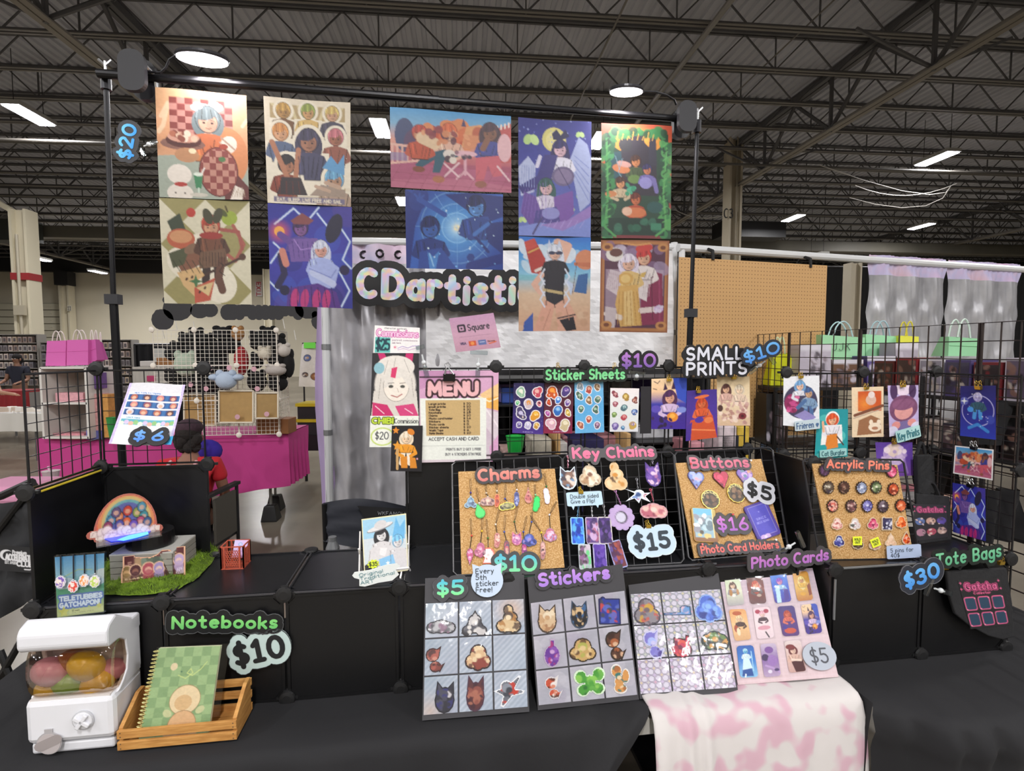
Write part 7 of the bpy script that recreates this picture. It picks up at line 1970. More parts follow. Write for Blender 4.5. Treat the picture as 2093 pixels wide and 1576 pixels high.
sign('notice','white wavy tag lettered Original Traditional ART under the drawing','Original',PV(-.03),(738,1194),(808,1180),(733,1172),'#3a7a84',None,'#e2e8e6',r=.07,margin=.3,thick=.003,off=.0,lines=['Original','Traditional','ART'],gap=.22,wob=.03,
     body=[[(-.2,.95),(-.12,1.2),(.3,1.12),(.8,1.3),(1.1,1.25),(1.2,.95),(1.05,.7),(1.12,.2),(.9,-.2),(.5,-.15),(.1,-.25),(-.05,-.1),(-.02,.5),(-.15,.7)]])
TLw,TRw = onV(265,783,.29),onV(378,785,.29)
BRw,BLw = onV(354,914,.15),onV(227,912,.15)
c = Cv(100,116,'#dfe0ea').r(0,0,5,100,'#c2b4dc').r(95,0,100,100,'#c2b4dc').r(5,0,95,16,'#cfcfd4').t('NEW TAPE PATTERNS',16,18.5,60,1.8,'#4a78b0',.7)
c.spl(60,['#d8ccec','#a898cc'],4,0,0,5,100,.5,1.2).spl(60,['#d8ccec','#a898cc'],5,95,0,100,100,.5,1.2)
for j,y in enumerate((20,32,44)):
 c.r(7,y,94,y + 9.5,'#35659c')
 for i in range(4):
  x = 17 + i * 22 + (j % 2) * 3
  c.r(x - 8,y,x + 8,y + 9.5,'#2a4a80').e(x,y + 4.5,6,5.5,['#a8604c','#5a3a3c','#c8807a','#8a4a58','#d0d0d8','#b87060'][(i + j * 2) % 6]).e(x,y + 5.5,3.6,3,'#d8a88c')
c.t('cdart tape',14,58.5,36,1.8,'#4a98b0',.7).r(7,60,94,69,'#5aa8b8')
for i in range(12): c.e(9 + i * 7.4,67 - 2 * (i % 2),4,4,['#d8e4d0','#c8b8d8','#e0a898','#8ab878'][i % 4])
c.r(88,86,100,100,'#3aa8dc').r(6,70,88,100,'#e4e6ec')
Qw = [TLw,TRw,BRw,BLw]
nW = (Qw[1] - Qw[0]).cross(Qw[3] - Qw[0]).normalized()
if nW.dot(CAMP - Qw[0]) < 0: nW = -nW
sheet_mesh('washi_sheet',c,Qw,label='curling lilac edged sheet of washi tape samples on the left wire',cat='sheet',n=nW,wave=.004,curl=.012)
PW = Pl(BLw + nW * .015,nW)
sign('price_sign','black cloud $6 sign with blue digits on the washi sheet','$6',PW,(274,901),(332,901),(275,884),'#6aa0ea','#4a84d8','#232325',r=.13,margin=.5,off=.004,gap=.5)
sign('price_sign','black $20 sign with blue digits turned sideways by the left pole','$20',PV(VS - .03),(268,326),(279,260),(243,320),'#6ac4f4','#3a9ae8','#333438',r=.12,margin=.34,off=.0,gap=.26)
clear_clip('clear clip joining the sideways $20 sign to the first print',onV(322,288,VS - .02),onV(282,304,VS - .02),-ey)
# ================================================================== FRONT LEFT OF THE TABLE
mu0,mu1,mv0,mv1 = -.262,-.062,-.146,-.012
zl,zd,zh,zt = onV(55,1436,-.146).z,onV(52,1334,-.152).z,onV(62,1291,-.152).z,onV(250,1252,-.02).z
wm = M('#dcdde2',.28,coat=.4)
gm = thing('capsule_machine','white tabletop capsule machine with clear window full of coloured eggs','capsule machine',W((mu0 + mu1) / 2,(mv0 + mv1) / 2,ZT + .004))
z0 = ZT + .006
uc = (mu0 + mu1) / 2
def prof_prism(nm,prof,u0,u1,m=wm,bv=.008):
 pts = [(v,z) for v,z in prof]
 return MB().prism(union([pts]),W(u0,0,0),ey,ez,ex,0,u1 - u0).build(nm,m,gm,bevel=bv,smooth=False)
low = MB()
low.box(W(uc,(mv0 + mv1) / 2,(z0 + .03 + zl) / 2),(mu1 - mu0,mv1 - mv0,zl - z0 - .03))
low.build('lower_body',wm,gm,bevel=.014)
MB().box(W(uc,(mv0 + mv1) / 2 + .004,z0 + .014),(mu1 - mu0 - .012,mv1 - mv0 - .01,.028)).build('base',wm,gm,bevel=.006)
MB().box(W(uc,(mv0 + mv1) / 2 + .006,z0 + .03),(mu1 - mu0 - .016,mv1 - mv0 - .012,.006)).build('groove',M('#8f9096',.6),gm)
MB().box(W(uc,-.035,(zl + zt) / 2 - .01),(mu1 - mu0,.046,zt - zl - .01)).build('back_shell',wm,gm,bevel=.01)
for u in (mu0,mu1 - .012):
 pr = [(-.02,zl - .005),(-.125,zl - .005),(-.1,zl + .012),(-.083,zl + .03),(-.076,(zl + zd) / 2),(-.083,zd - .02),(-.105,zd - .004),(-.13,zd + .004),(-.02,zd + .02)]
 v2 = [(a,b) for a,b in pr]
 MB().prism(union([v2]),W(u,0,0),ey,ez,ex,0,.012).build('cheek',wm,gm,bevel=.003)
hood = [(-.15,zd - .002),(-.158,zd + .012),(-.157,zh - .01),(-.148,zh + .004),(-.12,zh + .016),(-.05,zt),(-.02,zt),(-.012,zt - .008),(-.012,zd - .02),(-.06,zd - .02),(-.09,zd - .004)]
MB().prism(union([hood]),W(mu0,0,0),ey,ez,ex,0,mu1 - mu0).build('hood',wm,gm,bevel=.011)
G = []
for r in range(9):
 a = R_(-78 + 156 * r / 8)
 dv,z = .07 * math.cos(a) ** .45,(zl + zd) / 2 + (zd - zl) * .52 * math.sin(a)
 row = [W(mu0 + .003,-.074,z),W(mu0 + .003,-.085 - dv * .55,z),W(mu0 + .008,-.085 - dv * .85,z)]
 row += [W(mu0 + .022 + (mu1 - mu0 - .044) * i / 8,-.085 - dv,z) for i in range(9)]
 G.append(row + [W(mu1 - .008,-.085 - dv * .85,z),W(mu1 - .003,-.085 - dv * .55,z),W(mu1 - .003,-.074,z)])
MB().sheet(G).build('window',SMOKE,gm,smooth=True)
MB().box(W(uc,-.09,zl - .002),(mu1 - mu0 - .02,.1,.006)).build('egg_tray',M('#cfc9c6',.4),gm)
dc = onV(171,1471,mv0 - .001)
RD = Matrix((ex,ez,-ey)).transposed()
MB().lathe(dc,[(.024,-.002),(.0245,.003),(.022,.004)],28,RD).build('dial_rim',M('#b9babf',.35),gm)
dl = MB().lathe(dc,[(.0215,.002),(.0215,.005),(.018,.006)],28,RD).build('dial',wm,gm)
cr_ = MB()
for a in (35,125): cr_.box(dc - ey * .009,(.04,.008,.01),BF @ Matrix.Rotation(R_(a),3,'Y'))
cr_.build('dial_grip',wm,dl,bevel=.002)
cc_ = onV(101,1519,mv0 - .0015)
q = MB().prism(union([circ(0,0,.028,26),[(-.009,.02),(-.009,.036),(.009,.036),(.009,.02)]]),cc_,ex,ez,-ey,-.001,.0015)
q.build('chute_rim',M('#a9a6a8',.5),gm)
MB().prism(union([circ(0,-.001,.0255,26)]),cc_ - ey * .001,ex,ez,-ey,.0,.0015).build('chute_flap',M('#b5adad',.3),gm)
MB().prism(union([caps((-.02,-.006),(.018,.01),.012)]),cc_ - ey * .002,ex,ez,-ey,.0,.0012).build('chute_shadow',M('#98908f',.3),gm)  # darker plate stands in for the shade at the chute opening
for x,y,r_,c_,lb,dv,rt_ in ((104,1373,27,'#d89ab8','pink egg capsule at the front left behind the window',-.105,20),(177,1361,28,'#dcb820','large yellow egg capsule high in the window',-.103,30),(148,1352,24,'#a8642c','orange brown egg capsule behind the pink and yellow eggs',-.085,0),(142,1394,25,'#8ab82c','lime green egg capsule in the middle of the window',-.1,10),
                              (102,1408,21,'#dcb828','yellow egg capsule at the bottom left of the window',-.1,0),(200,1394,26,'#e0b424','yellow egg capsule with a seam at the lower right',-.1,-20),(229,1368,22,'#d894a8','pale pink egg capsule at the right end of the window',-.08,0),(168,1410,18,'#7a2c34','dark red egg capsule low between the green and yellow eggs',-.085,0)):
 p = onV(x,y,dv)
 r = r_ * .84 / FPX * (p - CAMP).length
 R = BF @ Matrix.Rotation(R_(rt_),3,'Y')
 e = thing('egg_capsule',lb,'capsule',p - ez * r,'egg capsules in the machine')
 MB().ell(p,(r * 1.1,r * .85,r * .85),R,20,12).build('shell',M(c_,.3),e,smooth=True)
 MB().tube([p + R @ Vector((0,r * .855 * math.cos(t),r * .855 * math.sin(t))) for t in np.linspace(0,6.0,20)],r * .012,4,closed=True).build('seam',M(c_,.5),e)
PFl = Pl(W(0,-.075,0),ey * .99 - ez * .05)
FQ = [(112,1139),(213,1131),(212,1250),(117,1262)]
bz = PFl.hit((165,1258))
fl = thing('sign_holder','clear acrylic sign holder with a blue TELETUBBIES GATCHAPON flyer on the machine','sign holder',W(uc + .03,-.075,zt + .002))
c = Cv(110,132).g(['#5aa4d8','#86c0e4','#a8d4e0','#5fae98','#4a9a6c','#a8b878','#d0cc84'])
c.e(20,46,22,12,'#d8e4ea').e(80,44,24,12,'#d4e2ea').e(46,50,18,9,'#dde6ea').e(96,34,16,10,'#e4e8e4').s_([(18,34),(46,24),(74,26)],2.4,'#b8d0a8')
c.r(0,54,100,64,'#4f9f74')
for rows,y in ((('TELETUBBIES',74),('GATCHAPON!',84.5))[0:1] + (('GATCHAPON!',84.5),),0),: pass
for tx,y,x0,x1 in (('TELETUBBIES',74,7,95),('GATCHAPON!',84.5,7,90)):
 let,adv = lay(tx,.24)
 for wd,cl in ((9,'#5a74b8'),(3,'#e8ecf4')):
  for st_ in let:
   for s in st_: c.s_([(x0 + px / adv * (x1 - x0),y - py * 7) for px,py in s],wd,cl)
for tx,y,x0,x1 in (('TELETUBBIES',74,7,95),('GATCHAPON!',84.5,7,90)):
 let,adv = lay(tx,.24)
 for st_ in let:
  for s in st_: c.s_([(x0 + px / adv * (x1 - x0),y - py * 7) for px,py in s],2.8,'#eef0f6')
c.r(26,89,98,97,'#dcd690').star(15,92,12,'#d8cc60',5,.5).star(90,88,7,'#dcd068',5,.5).t('$5 each',32,93,48,2.6,'#7a7440',.8).t('one random charm',32,96,78,1.8,'#9a9460',.6)
sheet_mesh('flyer',c,quad(PFl,FQ),fl,0,PFl.n)
Qa = quad(PFl,[(110,1136),(214,1128),(213,1253),(115,1265)],.003)
MB().add(Qa,[(3,2,1,0)]).build('front_pane',ACRYL,fl)
MB().add([p - PFl.n * .008 for p in Qa],[(0,1,2,3)]).build('back_pane',ACRYL,fl)
MB().box((Qa[2] + Qa[3]) / 2 - ez * .002 + ey * .0,((Qa[2] - Qa[3]).length + .012,.07,.004)).build('foot',ACRYL,fl)
for (x,y0_,y1_,yb,cl,lb) in ((124,1135,1175,1189,'#7a5ab0','violet charm strapped to the flyer, leftmost of four'),(150,1133,1183,1198,'#d8483a','red charm strapped to the flyer, lowest of four'),(172.5,1131,1172,1186,'#e8944a','orange charm strapped to the flyer, third of four'),(194,1131,1171,1188,'#b8d060','lime charm strapped to the flyer, rightmost of four')):
 root = cutout('phone_charm',lb,'charm',PFl,x + .5,yb,19,22,'flower',[cl,'#e8d8d0',cl,'#f0e4dc'],'#dcd8e0',.16,.007,.003,'charms strapped to the flyer',0,n=20,seed=lb)
 MB().tube([PFl.hit((x,y0_),.006),PFl.hit((x + .5,y1_),.008)],.0018,5).build('strap',M('#1a1c24',.6),root)
 MB().ell(PFl.hit((x,y1_ + 2),.008),(.0025,.0025,.0025),nu=8,nv=5).build('ring',STEEL,root)
wood = ramp_mat([(.3,'#a8743a'),(.5,'#bd8848'),(.7,'#cd9a58')],.55,10,stretch=(2,2,16),bump=.1)
cu0,cu1,cv0,cv1 = -.053,.226,-.152,-.04
ct = thing('wooden_crate','small slatted pine crate holding the notebook on the table','crate',W((cu0 + cu1) / 2,(cv0 + cv1) / 2,ZT + .006))
zz = ZT + .008
for z in (zz + .012,zz + .041):
 MB().box(W((cu0 + cu1) / 2,cv0,z),(cu1 - cu0,.008,.021)).build('slat',wood,ct,bevel=.001)
for z in (zz + .012,zz + .048,zz + .082):
 MB().box(W((cu0 + cu1) / 2,cv1,z),(cu1 - cu0,.008,.02)).build('slat',wood,ct,bevel=.001)
for u in (cu0 + .006,cu1 - .006):
 MB().prism(union([[(cv0 + .004,zz),(cv1 - .004,zz),(cv1 - .004,zz + .098),(cv1 - .03,zz + .098),(cv0 + .004,zz + .055)]]),W(u - .005,0,0),ey,ez,ex,0,.01).build('side_panel',wood,ct,bevel=.001)
for i in range(4): MB().box(W((cu0 + cu1) / 2,cv0 + .018 + i * .026,zz + .004),(cu1 - cu0 - .02,.022,.005)).build('slat',wood,ct)
for u in (cu0 + .008,cu1 - .008):
 for z in (zz + .006,zz + .018,zz + .036,zz + .046): MB().cyl(W(u,cv0 - .003,z),-ey,.0016,.0016,6).build('nail',M('#5a4a3a',.5),ct)
NQ = [(325,1325),(451,1320),(426,1499),(284,1511)]
PN = lean((284,1512),(426,1500),ZT + .02,74)
nb,Qn = slab('notebook','spiral bound green checkered notebook in a clear sleeve, leaning in the crate','notebook',PN,NQ,.01,M('#d8dcb8',.6))
c = Cv(110,140,'#8fae7a').chk(0,0,100,100,7,9,'#9cba84','#86a674')
c.r(0,96,100,100,'#a8c090').e(31,22,5.5,5.5,'#e0cfa8').s_([(40,32),(52,36),(62,30),(58,25),(53,30),(62,33),(74,26),(82,18)],1.3,'#c8d88a').e(44,28,1.6,1.2,'#4f7a5a')
c.e(57,60,23.5,21.5,'#a08a5c').e(57,60,22.5,20.5,'#e8d2a8').e(55,63,13,11,'#d9b584').e(58,88,21,21,'#a8845c').e(58,88,20,20,'#dcb284').e(34,74,7,5,'#c8cc9a',30).e(82,72,7,5,'#c8cc9a',-30).e(44,95,12,7,'#e4bf94').e(76,94,8,7,'#e4bf94')
sheet_mesh('cover',c,Qn,nb,.0012,PN.n)
rg = MB()
for i in range(22):
 t = .035 + i * .0435
 a = bil(Qn,-.025,t) + PN.n * .002
 d = (Qn[1] - Qn[0]).normalized()
 q = MB().tube([a + d * (.008 * math.cos(k)) + PN.n * (.0075 * math.sin(k) - .004) for k in np.linspace(0,5.6,9)],.0013,5)
 q.build('spiral_ring',M('#d8d08a',.35,.3),nb)
Qs = [bil(Qn,s,t) + PN.n * .006 for s,t in ((-.02,-.02),(1.16,-.03),(1.14,1.0),(-.0,1.0))]
MB().sheet([[bil(Qs,a / 8,b / 10) + PN.n * (.0015 * math.sin(a * 1.9 + b)) for a in range(9)] for b in range(11)]).build('sleeve',FILM,nb,smooth=True)
# ================================================================== THE NEIGHBOUR ON THE LEFT
def pill(mb,a,b,r): return mb.tube([a,b],r,8)
T4 = [Vector((-4.45,4.95,.93)),Vector((-2.24,5.26,.93)),Vector((-2.27,5.86,.93)),Vector((-4.5,5.55,.93))]
pt = thing('stall_table','table under a magenta pink cloth, raised on black risers','table',(T4[0] + T4[2]) / 2 - ez * .93)
pinkm = M('#c03a86',.65)
def ring4(Q,n):
 o = []
 for i in range(4):
  for k in range(n): o.append((Q[i] * (1 - k / n) + Q[(i + 1) % 4] * (k / n),i + k / n))
 return o
cen = (T4[0] + T4[2]) / 2
rows = []
for d in (0,.02,.1,.25,.42,.58):
 row = []
 for p,t in ring4(T4,30):
  out = Vector((p.x - cen.x,p.y - cen.y,0)).normalized()
  bot = .62 - (.12 if p.x > -3 else 0) * (p.x + 3)
  row.append(p + out * (.01 + .04 * d * math.sin(t * 34) * min(1,d * 3)) - ez * min(d * bot / .58 * 1.0,bot))
 row.append(row[0])
 rows.append(row)
cl = MB().sheet(rows)
cl.add([p + ez * .003 for p in T4],[(0,1,2,3)])
cl.build('cloth',pinkm,pt,smooth=False)
for x,y in ((-2.5,5.42),(-2.62,5.95 - .15),(-4.25,5.1),(-4.3,5.5)):
 MB().bar(Vector((x,y,.1)),Vector((x,y,.9)),.014,8).build('leg',M('#8a8a86',.4,.5),pt)
 MB().lathe(Vector((x,y,0)),[(.11,0),(.11,.015),(.075,.15),(.065,.16),(.03,.165)],4,Matrix.Rotation(.785 + .1,3,'Z')).build('riser',M('#141415',.5),pt)
def big_panel():
 q = MB()
 h = .18
 for s in (-1,1):
  q.bar((-h,0,s * h),(h,0,s * h),.004,5).bar((s * h,0,-h),(s * h,0,h),.004,5)
 for i in range(1,9):
  t = -h + 2 * h * i / 9
  q.bar((-h,0,t),(h,0,t),.0022,4).bar((t,0,-h),(t,0,h),.0022,4)
 o = q.build('wire_panel',M('#e6dfd4',.5),org=(0,0,0))
 me = o.data
 bpy.data.objects.remove(o)
 return me
BIGP = big_panel()
g0 = onY(413,888,5.1)
gx = Vector((1,.14,0)).normalized()
gs = thing('grid_stand','white wire grid stand hung with plush toys on the pink table','stand',Vector((g0.x + .55,5.2,.935)))
zb = .94
GP = lambda i,j,dy=0: Vector((g0.x,5.04,zb)) + gx * (.368 * i) + ez * (.336 * j) + Vector((-gx.y,gx.x,0)) * dy
ga = math.atan2(gx.y,gx.x)
for j in range(3):
 for i in range(-1,2):
  if i == -1 and j == 0: continue
  o = link('wire_panel',BIGP,gs,GP(i + .5,j + .5) - wloc(gs))
  o.rotation_euler,o.scale = (0,0,ga),(1,1,.92)
 o = link('wire_panel',BIGP,gs,GP(2,j + .5,.18) - wloc(gs))
 o.rotation_euler,o.scale = (0,0,ga + math.pi / 2),(1,1,.92)
for j in range(4):
 for i in range(-1,3): MB().ell(GP(i,j,-.01),(.028,.014,.028),nu=10,nv=6).build('connector',M('#ece4d8',.5),gs)
def gpx(x,y): return (300 + x / 5.2325,600 + y / 5.2325)
def plush(lb,x,y,w,h,col,d=5.24,ears=True,group=None,arms=False):
 p = onY(*gpx(x,y),d)
 s = (p - CAMP).length / FPX / 5.2325
 rw,rh = w * s / 2,h * s / 2
 root = thing('plush_toy',lb,'plush toy',p - ez * rh,group)
 m = M(col,.95,bump=.4,scale=50)
 MB().ell(p,(rw,.07,rh),nu=12,nv=8).build('body',m,root,smooth=True)
 if ears:
  for e in (-1,1): MB().ell(p + Vector((e * rw * .6,0,rh * .8)),(rw * .36,.04,rh * .4),nu=8,nv=6).build('ear',m,root,smooth=True)
 if arms:
  for e in (-1,1): MB().ell(p + Vector((e * rw * 1.15,0,rh * .35)),(rw * .5,.05,rh * .38),nu=8,nv=6).build('arm',m,root,smooth=True)
 return root
DP = ((430,490,150,120),(530,450,140,130),(640,500,120,120),(820,430,210,130),(1180,470,150,120),(1300,430,170,130),(340,600,150,140),(265,640,110,130),(500,600,190,170),(780,590,200,170),(920,560,160,150),(1240,540,260,140),(1400,520,160,150),(1400,690,220,170),(560,740,180,160),(300,890,190,130),(560,900,220,180),(770,760,190,170),(1180,720,120,150),(1180,940,190,200),(1400,960,200,160),(660,980,200,130),(420,980,200,150),(1520,760,100,260))
for x,y,w,h in DP:
 tier = [q for q in DP if (q[1] > 560) + (q[1] > 800) == (y > 560) + (y > 800)]
 plush('dark plush back in the %s tier behind the white grid, %s from the left' % (('top','middle','bottom')[(y > 560) + (y > 800)],'first second third fourth fifth sixth seventh eighth ninth tenth eleventh twelfth'.split()[sorted(tier).index((x,y,w,h))]),x,y,w,h,'#141314',group='dark plush toys behind the grid')
plush('tall red plush behind the middle of the white grid',1012,720,130,280,'#a83034',5.2,False)
plush('mint green plush behind the left columns of the white grid',415,760,210,220,'#b8c8b4',5.18)
plush('pale blue plush with long arms pinned before the white grid',850,930,200,170,'#b4c4d8',4.95,True,None,True)
plush('cream star plush behind the right column of the grid',1262,640,130,130,'#cfc6b4',5.18)
plush('white plush at the right edge of the grid',1470,610,120,130,'#c8c0b8',5.2)
plush('small orange plush topping the middle column',975,430,110,130,'#a87a4a',5.2)
plush('white plush with pink nose near the right column',1380,820,210,110,'#b8b0aa',5.16)
for x0,y0,x1,y1,c_,lb,d in ((400,1080,735,1410,'#b08c58','tan framed panel at the foot of the grid, left of three',5.12),(772,1040,1138,1378,'#b5925c','white framed tan panel in the middle of the grid',5.0),(1166,1062,1404,1332,'#a98a58','white framed tan panel right of the middle one',5.0)):
 P5 = PY(d)
 Q = quad(P5,[gpx(x0,y0),gpx(x1,y0),gpx(x1,y1),gpx(x0,y1)])
 root = thing('display_tile',lb,'display',(Q[2] + Q[3]) / 2)
 MB().box((Q[0] + Q[2]) / 2 + Vector((0,.012,0)),((Q[1] - Q[0]).length,.01,(Q[0] - Q[3]).length),I3).build('board',M(c_,.7,noise=.06,scale=20),root)
 for a,b in zip(Q,Q[1:] + Q[:1]): MB().bar(a,b,.009,4).build('edge',M('#e6dcc8',.5),root)
Q = quad(PY(5.2),[gpx(1165,1345),gpx(1510,1320),gpx(1515,1500),gpx(1160,1505)])
MB().box((Q[0] + Q[2]) / 2 + Vector((0,.1,0)),((Q[1] - Q[0]).length,.2,(Q[0] - Q[3]).length),I3).build('carton',M('#8a5a34',.7),label='brown carton behind the lower right of the white grid',cat='box',bevel=.004)
for x,y,lb in ((465,975,'round pale pink tag low on the left of the grid'),(632,1018,'round pink tag beside the blue plush foot'),(880,795,'round pink tag above the blue plush'),(1145,808,'round pink tag right of the red plush'),(1180,1018,'round pink tag over the tan panels'),(968,1320,'round pink tag on the middle tan panel'),(1282,1290,'round pink tag on the right tan panel'),(672,800,'round pink tag left of the second grid post')):
 p = onY(*gpx(x,y),4.96)
 MB().cyl(p,Vector((0,1,0)),.024,.004,14).build('tag',M('#d8a8b4',.5),gs)
P5 = PY(5.1)
def px5(pts): return [P5.hit(p) for p in pts]
o5 = P5.hit((320,690))
k5 = (o5 - CAMP).length / FPX
def disc5(x,y,rx,ry): return circ((x - 320) * k5,(690 - y) * k5,rx * k5,14,ry * k5)
for nm,lb,ds in (('cutout_sign','long black cloud edged cut-out sign seen from behind on the grid stand',[(395,645,16,13),(412,644,14,12),(448,647,18,14)] + [(440 + i * 11,648 - (6 if i in (3,9,10) else 0),10,13) for i in range(12)]),
                   ('cutout_sign','round black cut-out with a top knot at the left end of the stand',[(332,660,19,18),(325,648,6,5)]),('cutout_sign','large round black cut-out beside the long sign',[(358,641,25,21),(345,627,12,8)]),
                   ('cutout_sign','round black cut-out at the right end of the stand',[(601,663,18,16),(590,652,6,6)]),('cutout_sign','large black cut-out above the right end of the stand',[(578,640,22,19),(565,630,10,8)])):
 root = thing(nm,lb,'sign',P5.hit((ds[0][0],ds[0][1] + 20)))
 MB().prism(union([disc5(*d) for d in ds]),o5,Vector((1,0,0)),ez,Vector((0,-1,0)),0,.006).build('board',M('#2b2a2d',.6),root)
 x,y = ds[0][0],ds[0][1]
 MB().bar(P5.hit((x,y + 12)),P5.hit((x + 4,y + 32)),.004,5).build('stem',M('#d8d4cc',.3),root)
cb = onY(88,746,4.9)
cw = M('#d6d2cc',.5)
cs = thing('cubby_shelf','white two tier cubby on the pink table under the pink bags','shelf',Vector((-3.98,5.2,.935)))
zt2 = onY(130,752,4.9).z
xL,xR = onY(84,800,4.9).x,onY(176,800,4.9).x
for x in (xL,xR): MB().box(Vector((x,5.1,(zt2 + .935) / 2)),(.02,.4,zt2 - .935),I3).build('side_panel',cw,cs)
for z in (.945,(zt2 + .935) / 2,zt2): MB().box(Vector(((xL + xR) / 2,5.1,z)),(xR - xL,.4,.018),I3).build('shelf',cw,cs)
MB().box(Vector(((xL + xR) / 2,5.29,(zt2 + .935) / 2)),(xR - xL,.015,zt2 - .935),I3).build('back',M('#a8a29c',.6),cs)
def paper_bag(lb,d,q,col,hcol,group=None,depth=.1,hh=.09):
 Q = quad(PY(d),q)
 n = Vector((0,1,0))
 root = thing('paper_bag',lb,'bag',(Q[2] + Q[3]) / 2,group)
 B = [p + n * depth for p in Q]
 B[0] = B[0] - n * depth * .5
 B[1] = B[1] - n * depth * .5
 m = M(col,.7)
 MB().add(Q + B,[(0,1,2,3),(7,6,5,4),(1,5,6,2),(4,0,3,7),(3,2,6,7)]).build('body',m,root)
 MB().bar(bil(Q,.02,.45) - n * .002,bil(Q,.98,.44) - n * .002,.0015,4).build('fold',M(col,.9),root)
 for k in (0,1):
  a,b = bil(Q,.28,0) + n * depth * .5 * k,bil(Q,.72,0) + n * depth * .5 * k
  MB().tube([a + (b - a) * (t / 8) + ez * hh * math.sin(math.pi * t / 8) ** .6 for t in range(9)],.005,5).build('handle',M(hcol,.6),root)
 return root
paper_bag('bright pink paper bag at the left on the white cubby',4.95,[(96,697),(135,696),(134,748),(93,748)],'#d968b4','#e8dcd8','pink paper bags on the cubby')
paper_bag('pink paper bag with a folded front in the middle of the cubby',4.93,[(137,695),(180,694),(180,746),(136,747)],'#d968b4','#e8dcd8','pink paper bags on the cubby')
paper_bag('pink paper bag at the right of the cubby',4.96,[(181,695),(195,694),(198,736),(181,746)],'#cf5fac','#e8dcd8','pink paper bags on the cubby')
paper_bag('narrow pink paper bag peeking at the far right of the cubby',5.02,[(194,697),(201,700),(205,735),(196,736)],'#c85aa6','#e8dcd8','pink paper bags on the cubby')
for x0,y0,x1,y1,c_,lb in ((113,803,170,822,'#d8a0a8','pink patterned box in the upper cubby'),(108,886,172,899,'#d08a94','pink pouch in the lower cubby'),(178,765,184,800,'#7a4a4c','maroon tumbler in the rack right of the cubby'),(192,762,199,795,'#6a4a8a','violet tumbler in the rack right of the cubby'),(178,805,206,880,'#d8a0a0','pink card box right of the cubby'),(207,806,222,896,'#c8904a','orange lit box near the lamp behind the pole'),(176,880,208,899,'#6a6ab0','purple printed box on the pink table')):
 Q = quad(PY(4.98),[(x0,y0),(x1,y0),(x1,y1),(x0,y1)])
 MB().box((Q[0] + Q[2]) / 2 + Vector((0,.06,0)),((Q[1] - Q[0]).length,.12,(Q[0] - Q[3]).length),I3).build('item_box',M(c_,.5,noise=.15,scale=40),label=lb,cat='box',bevel=.003)
p = onY(230,860,4.9)
MB().lathe(Vector((p.x,p.y,.936)),[(.03,0),(.05,.2),(.052,.2),(.047,.19)],14).build('cup',M('#2f8a44',.4),label='green tumbler standing on the pink table by the pole',cat='cup')
for x,y,r,lb in ((230,788,5,'small bright desk lamp behind the left pole, upper'),(231,804,8,'glowing round desk lamp behind the left pole, lower')):
 p = onY(x,y,5.3)
 root = thing('desk_lamp',lb,'lamp',p)
 MB().ell(p,(r * .005,.02,r * .005),nu=12,nv=8).build('bulb',M('#ffe2b0',.3,emit=8),root,smooth=True)
 MB().cyl(p - ez * r * .005,-ez,.006,.2,6).build('stem',BLACK,root)
def skin(nm,joints,edges,mat,parent,sub=2):
 base = wloc(parent)
 me = bpy.data.meshes.new(nm)
 me.from_pydata([tuple(Vector(p) - base) for p,r in joints],edges,[])
 o = link(nm,me,parent)
 md = o.modifiers.new('skin','SKIN')
 md.use_smooth_shade = True
 for i,(p,r) in enumerate(joints):
  sv = me.skin_vertices[0].data[i]
  sv.radius = (r,r) if not isinstance(r,tuple) else r
  sv.use_root = i == 0
 s = o.modifiers.new('sub','SUBSURF')
 s.levels = s.render_levels = sub
 me.materials.append(mat)
 return o
def hand(J,E,w,d,k):
 """five fingers from wrist index w along d"""
 p = Vector(J[w][0])
 d = d.normalized()
 s = d.cross(ez).normalized()
 J.append((p + d * .07,.03))
 pm = len(J) - 1
 E.append((w,pm))
 for i,(o_,ln) in enumerate(((-.03,.062),(-.01,.072),(.01,.07),(.03,.055))):
  J.append((p + d * .1 + s * o_,.009))
  J.append((p + d * (.1 + ln * .6) + s * o_ - ez * .012,.008))
  E.append((pm,len(J) - 2))
  E.append((len(J) - 2,len(J) - 1))
 J.append((p + d * .05 + s * -.045 * k,.01))
 J.append((p + d * .085 + s * -.06 * k,.009))
 E.append((pm,len(J) - 2))
 E.append((len(J) - 2,len(J) - 1))
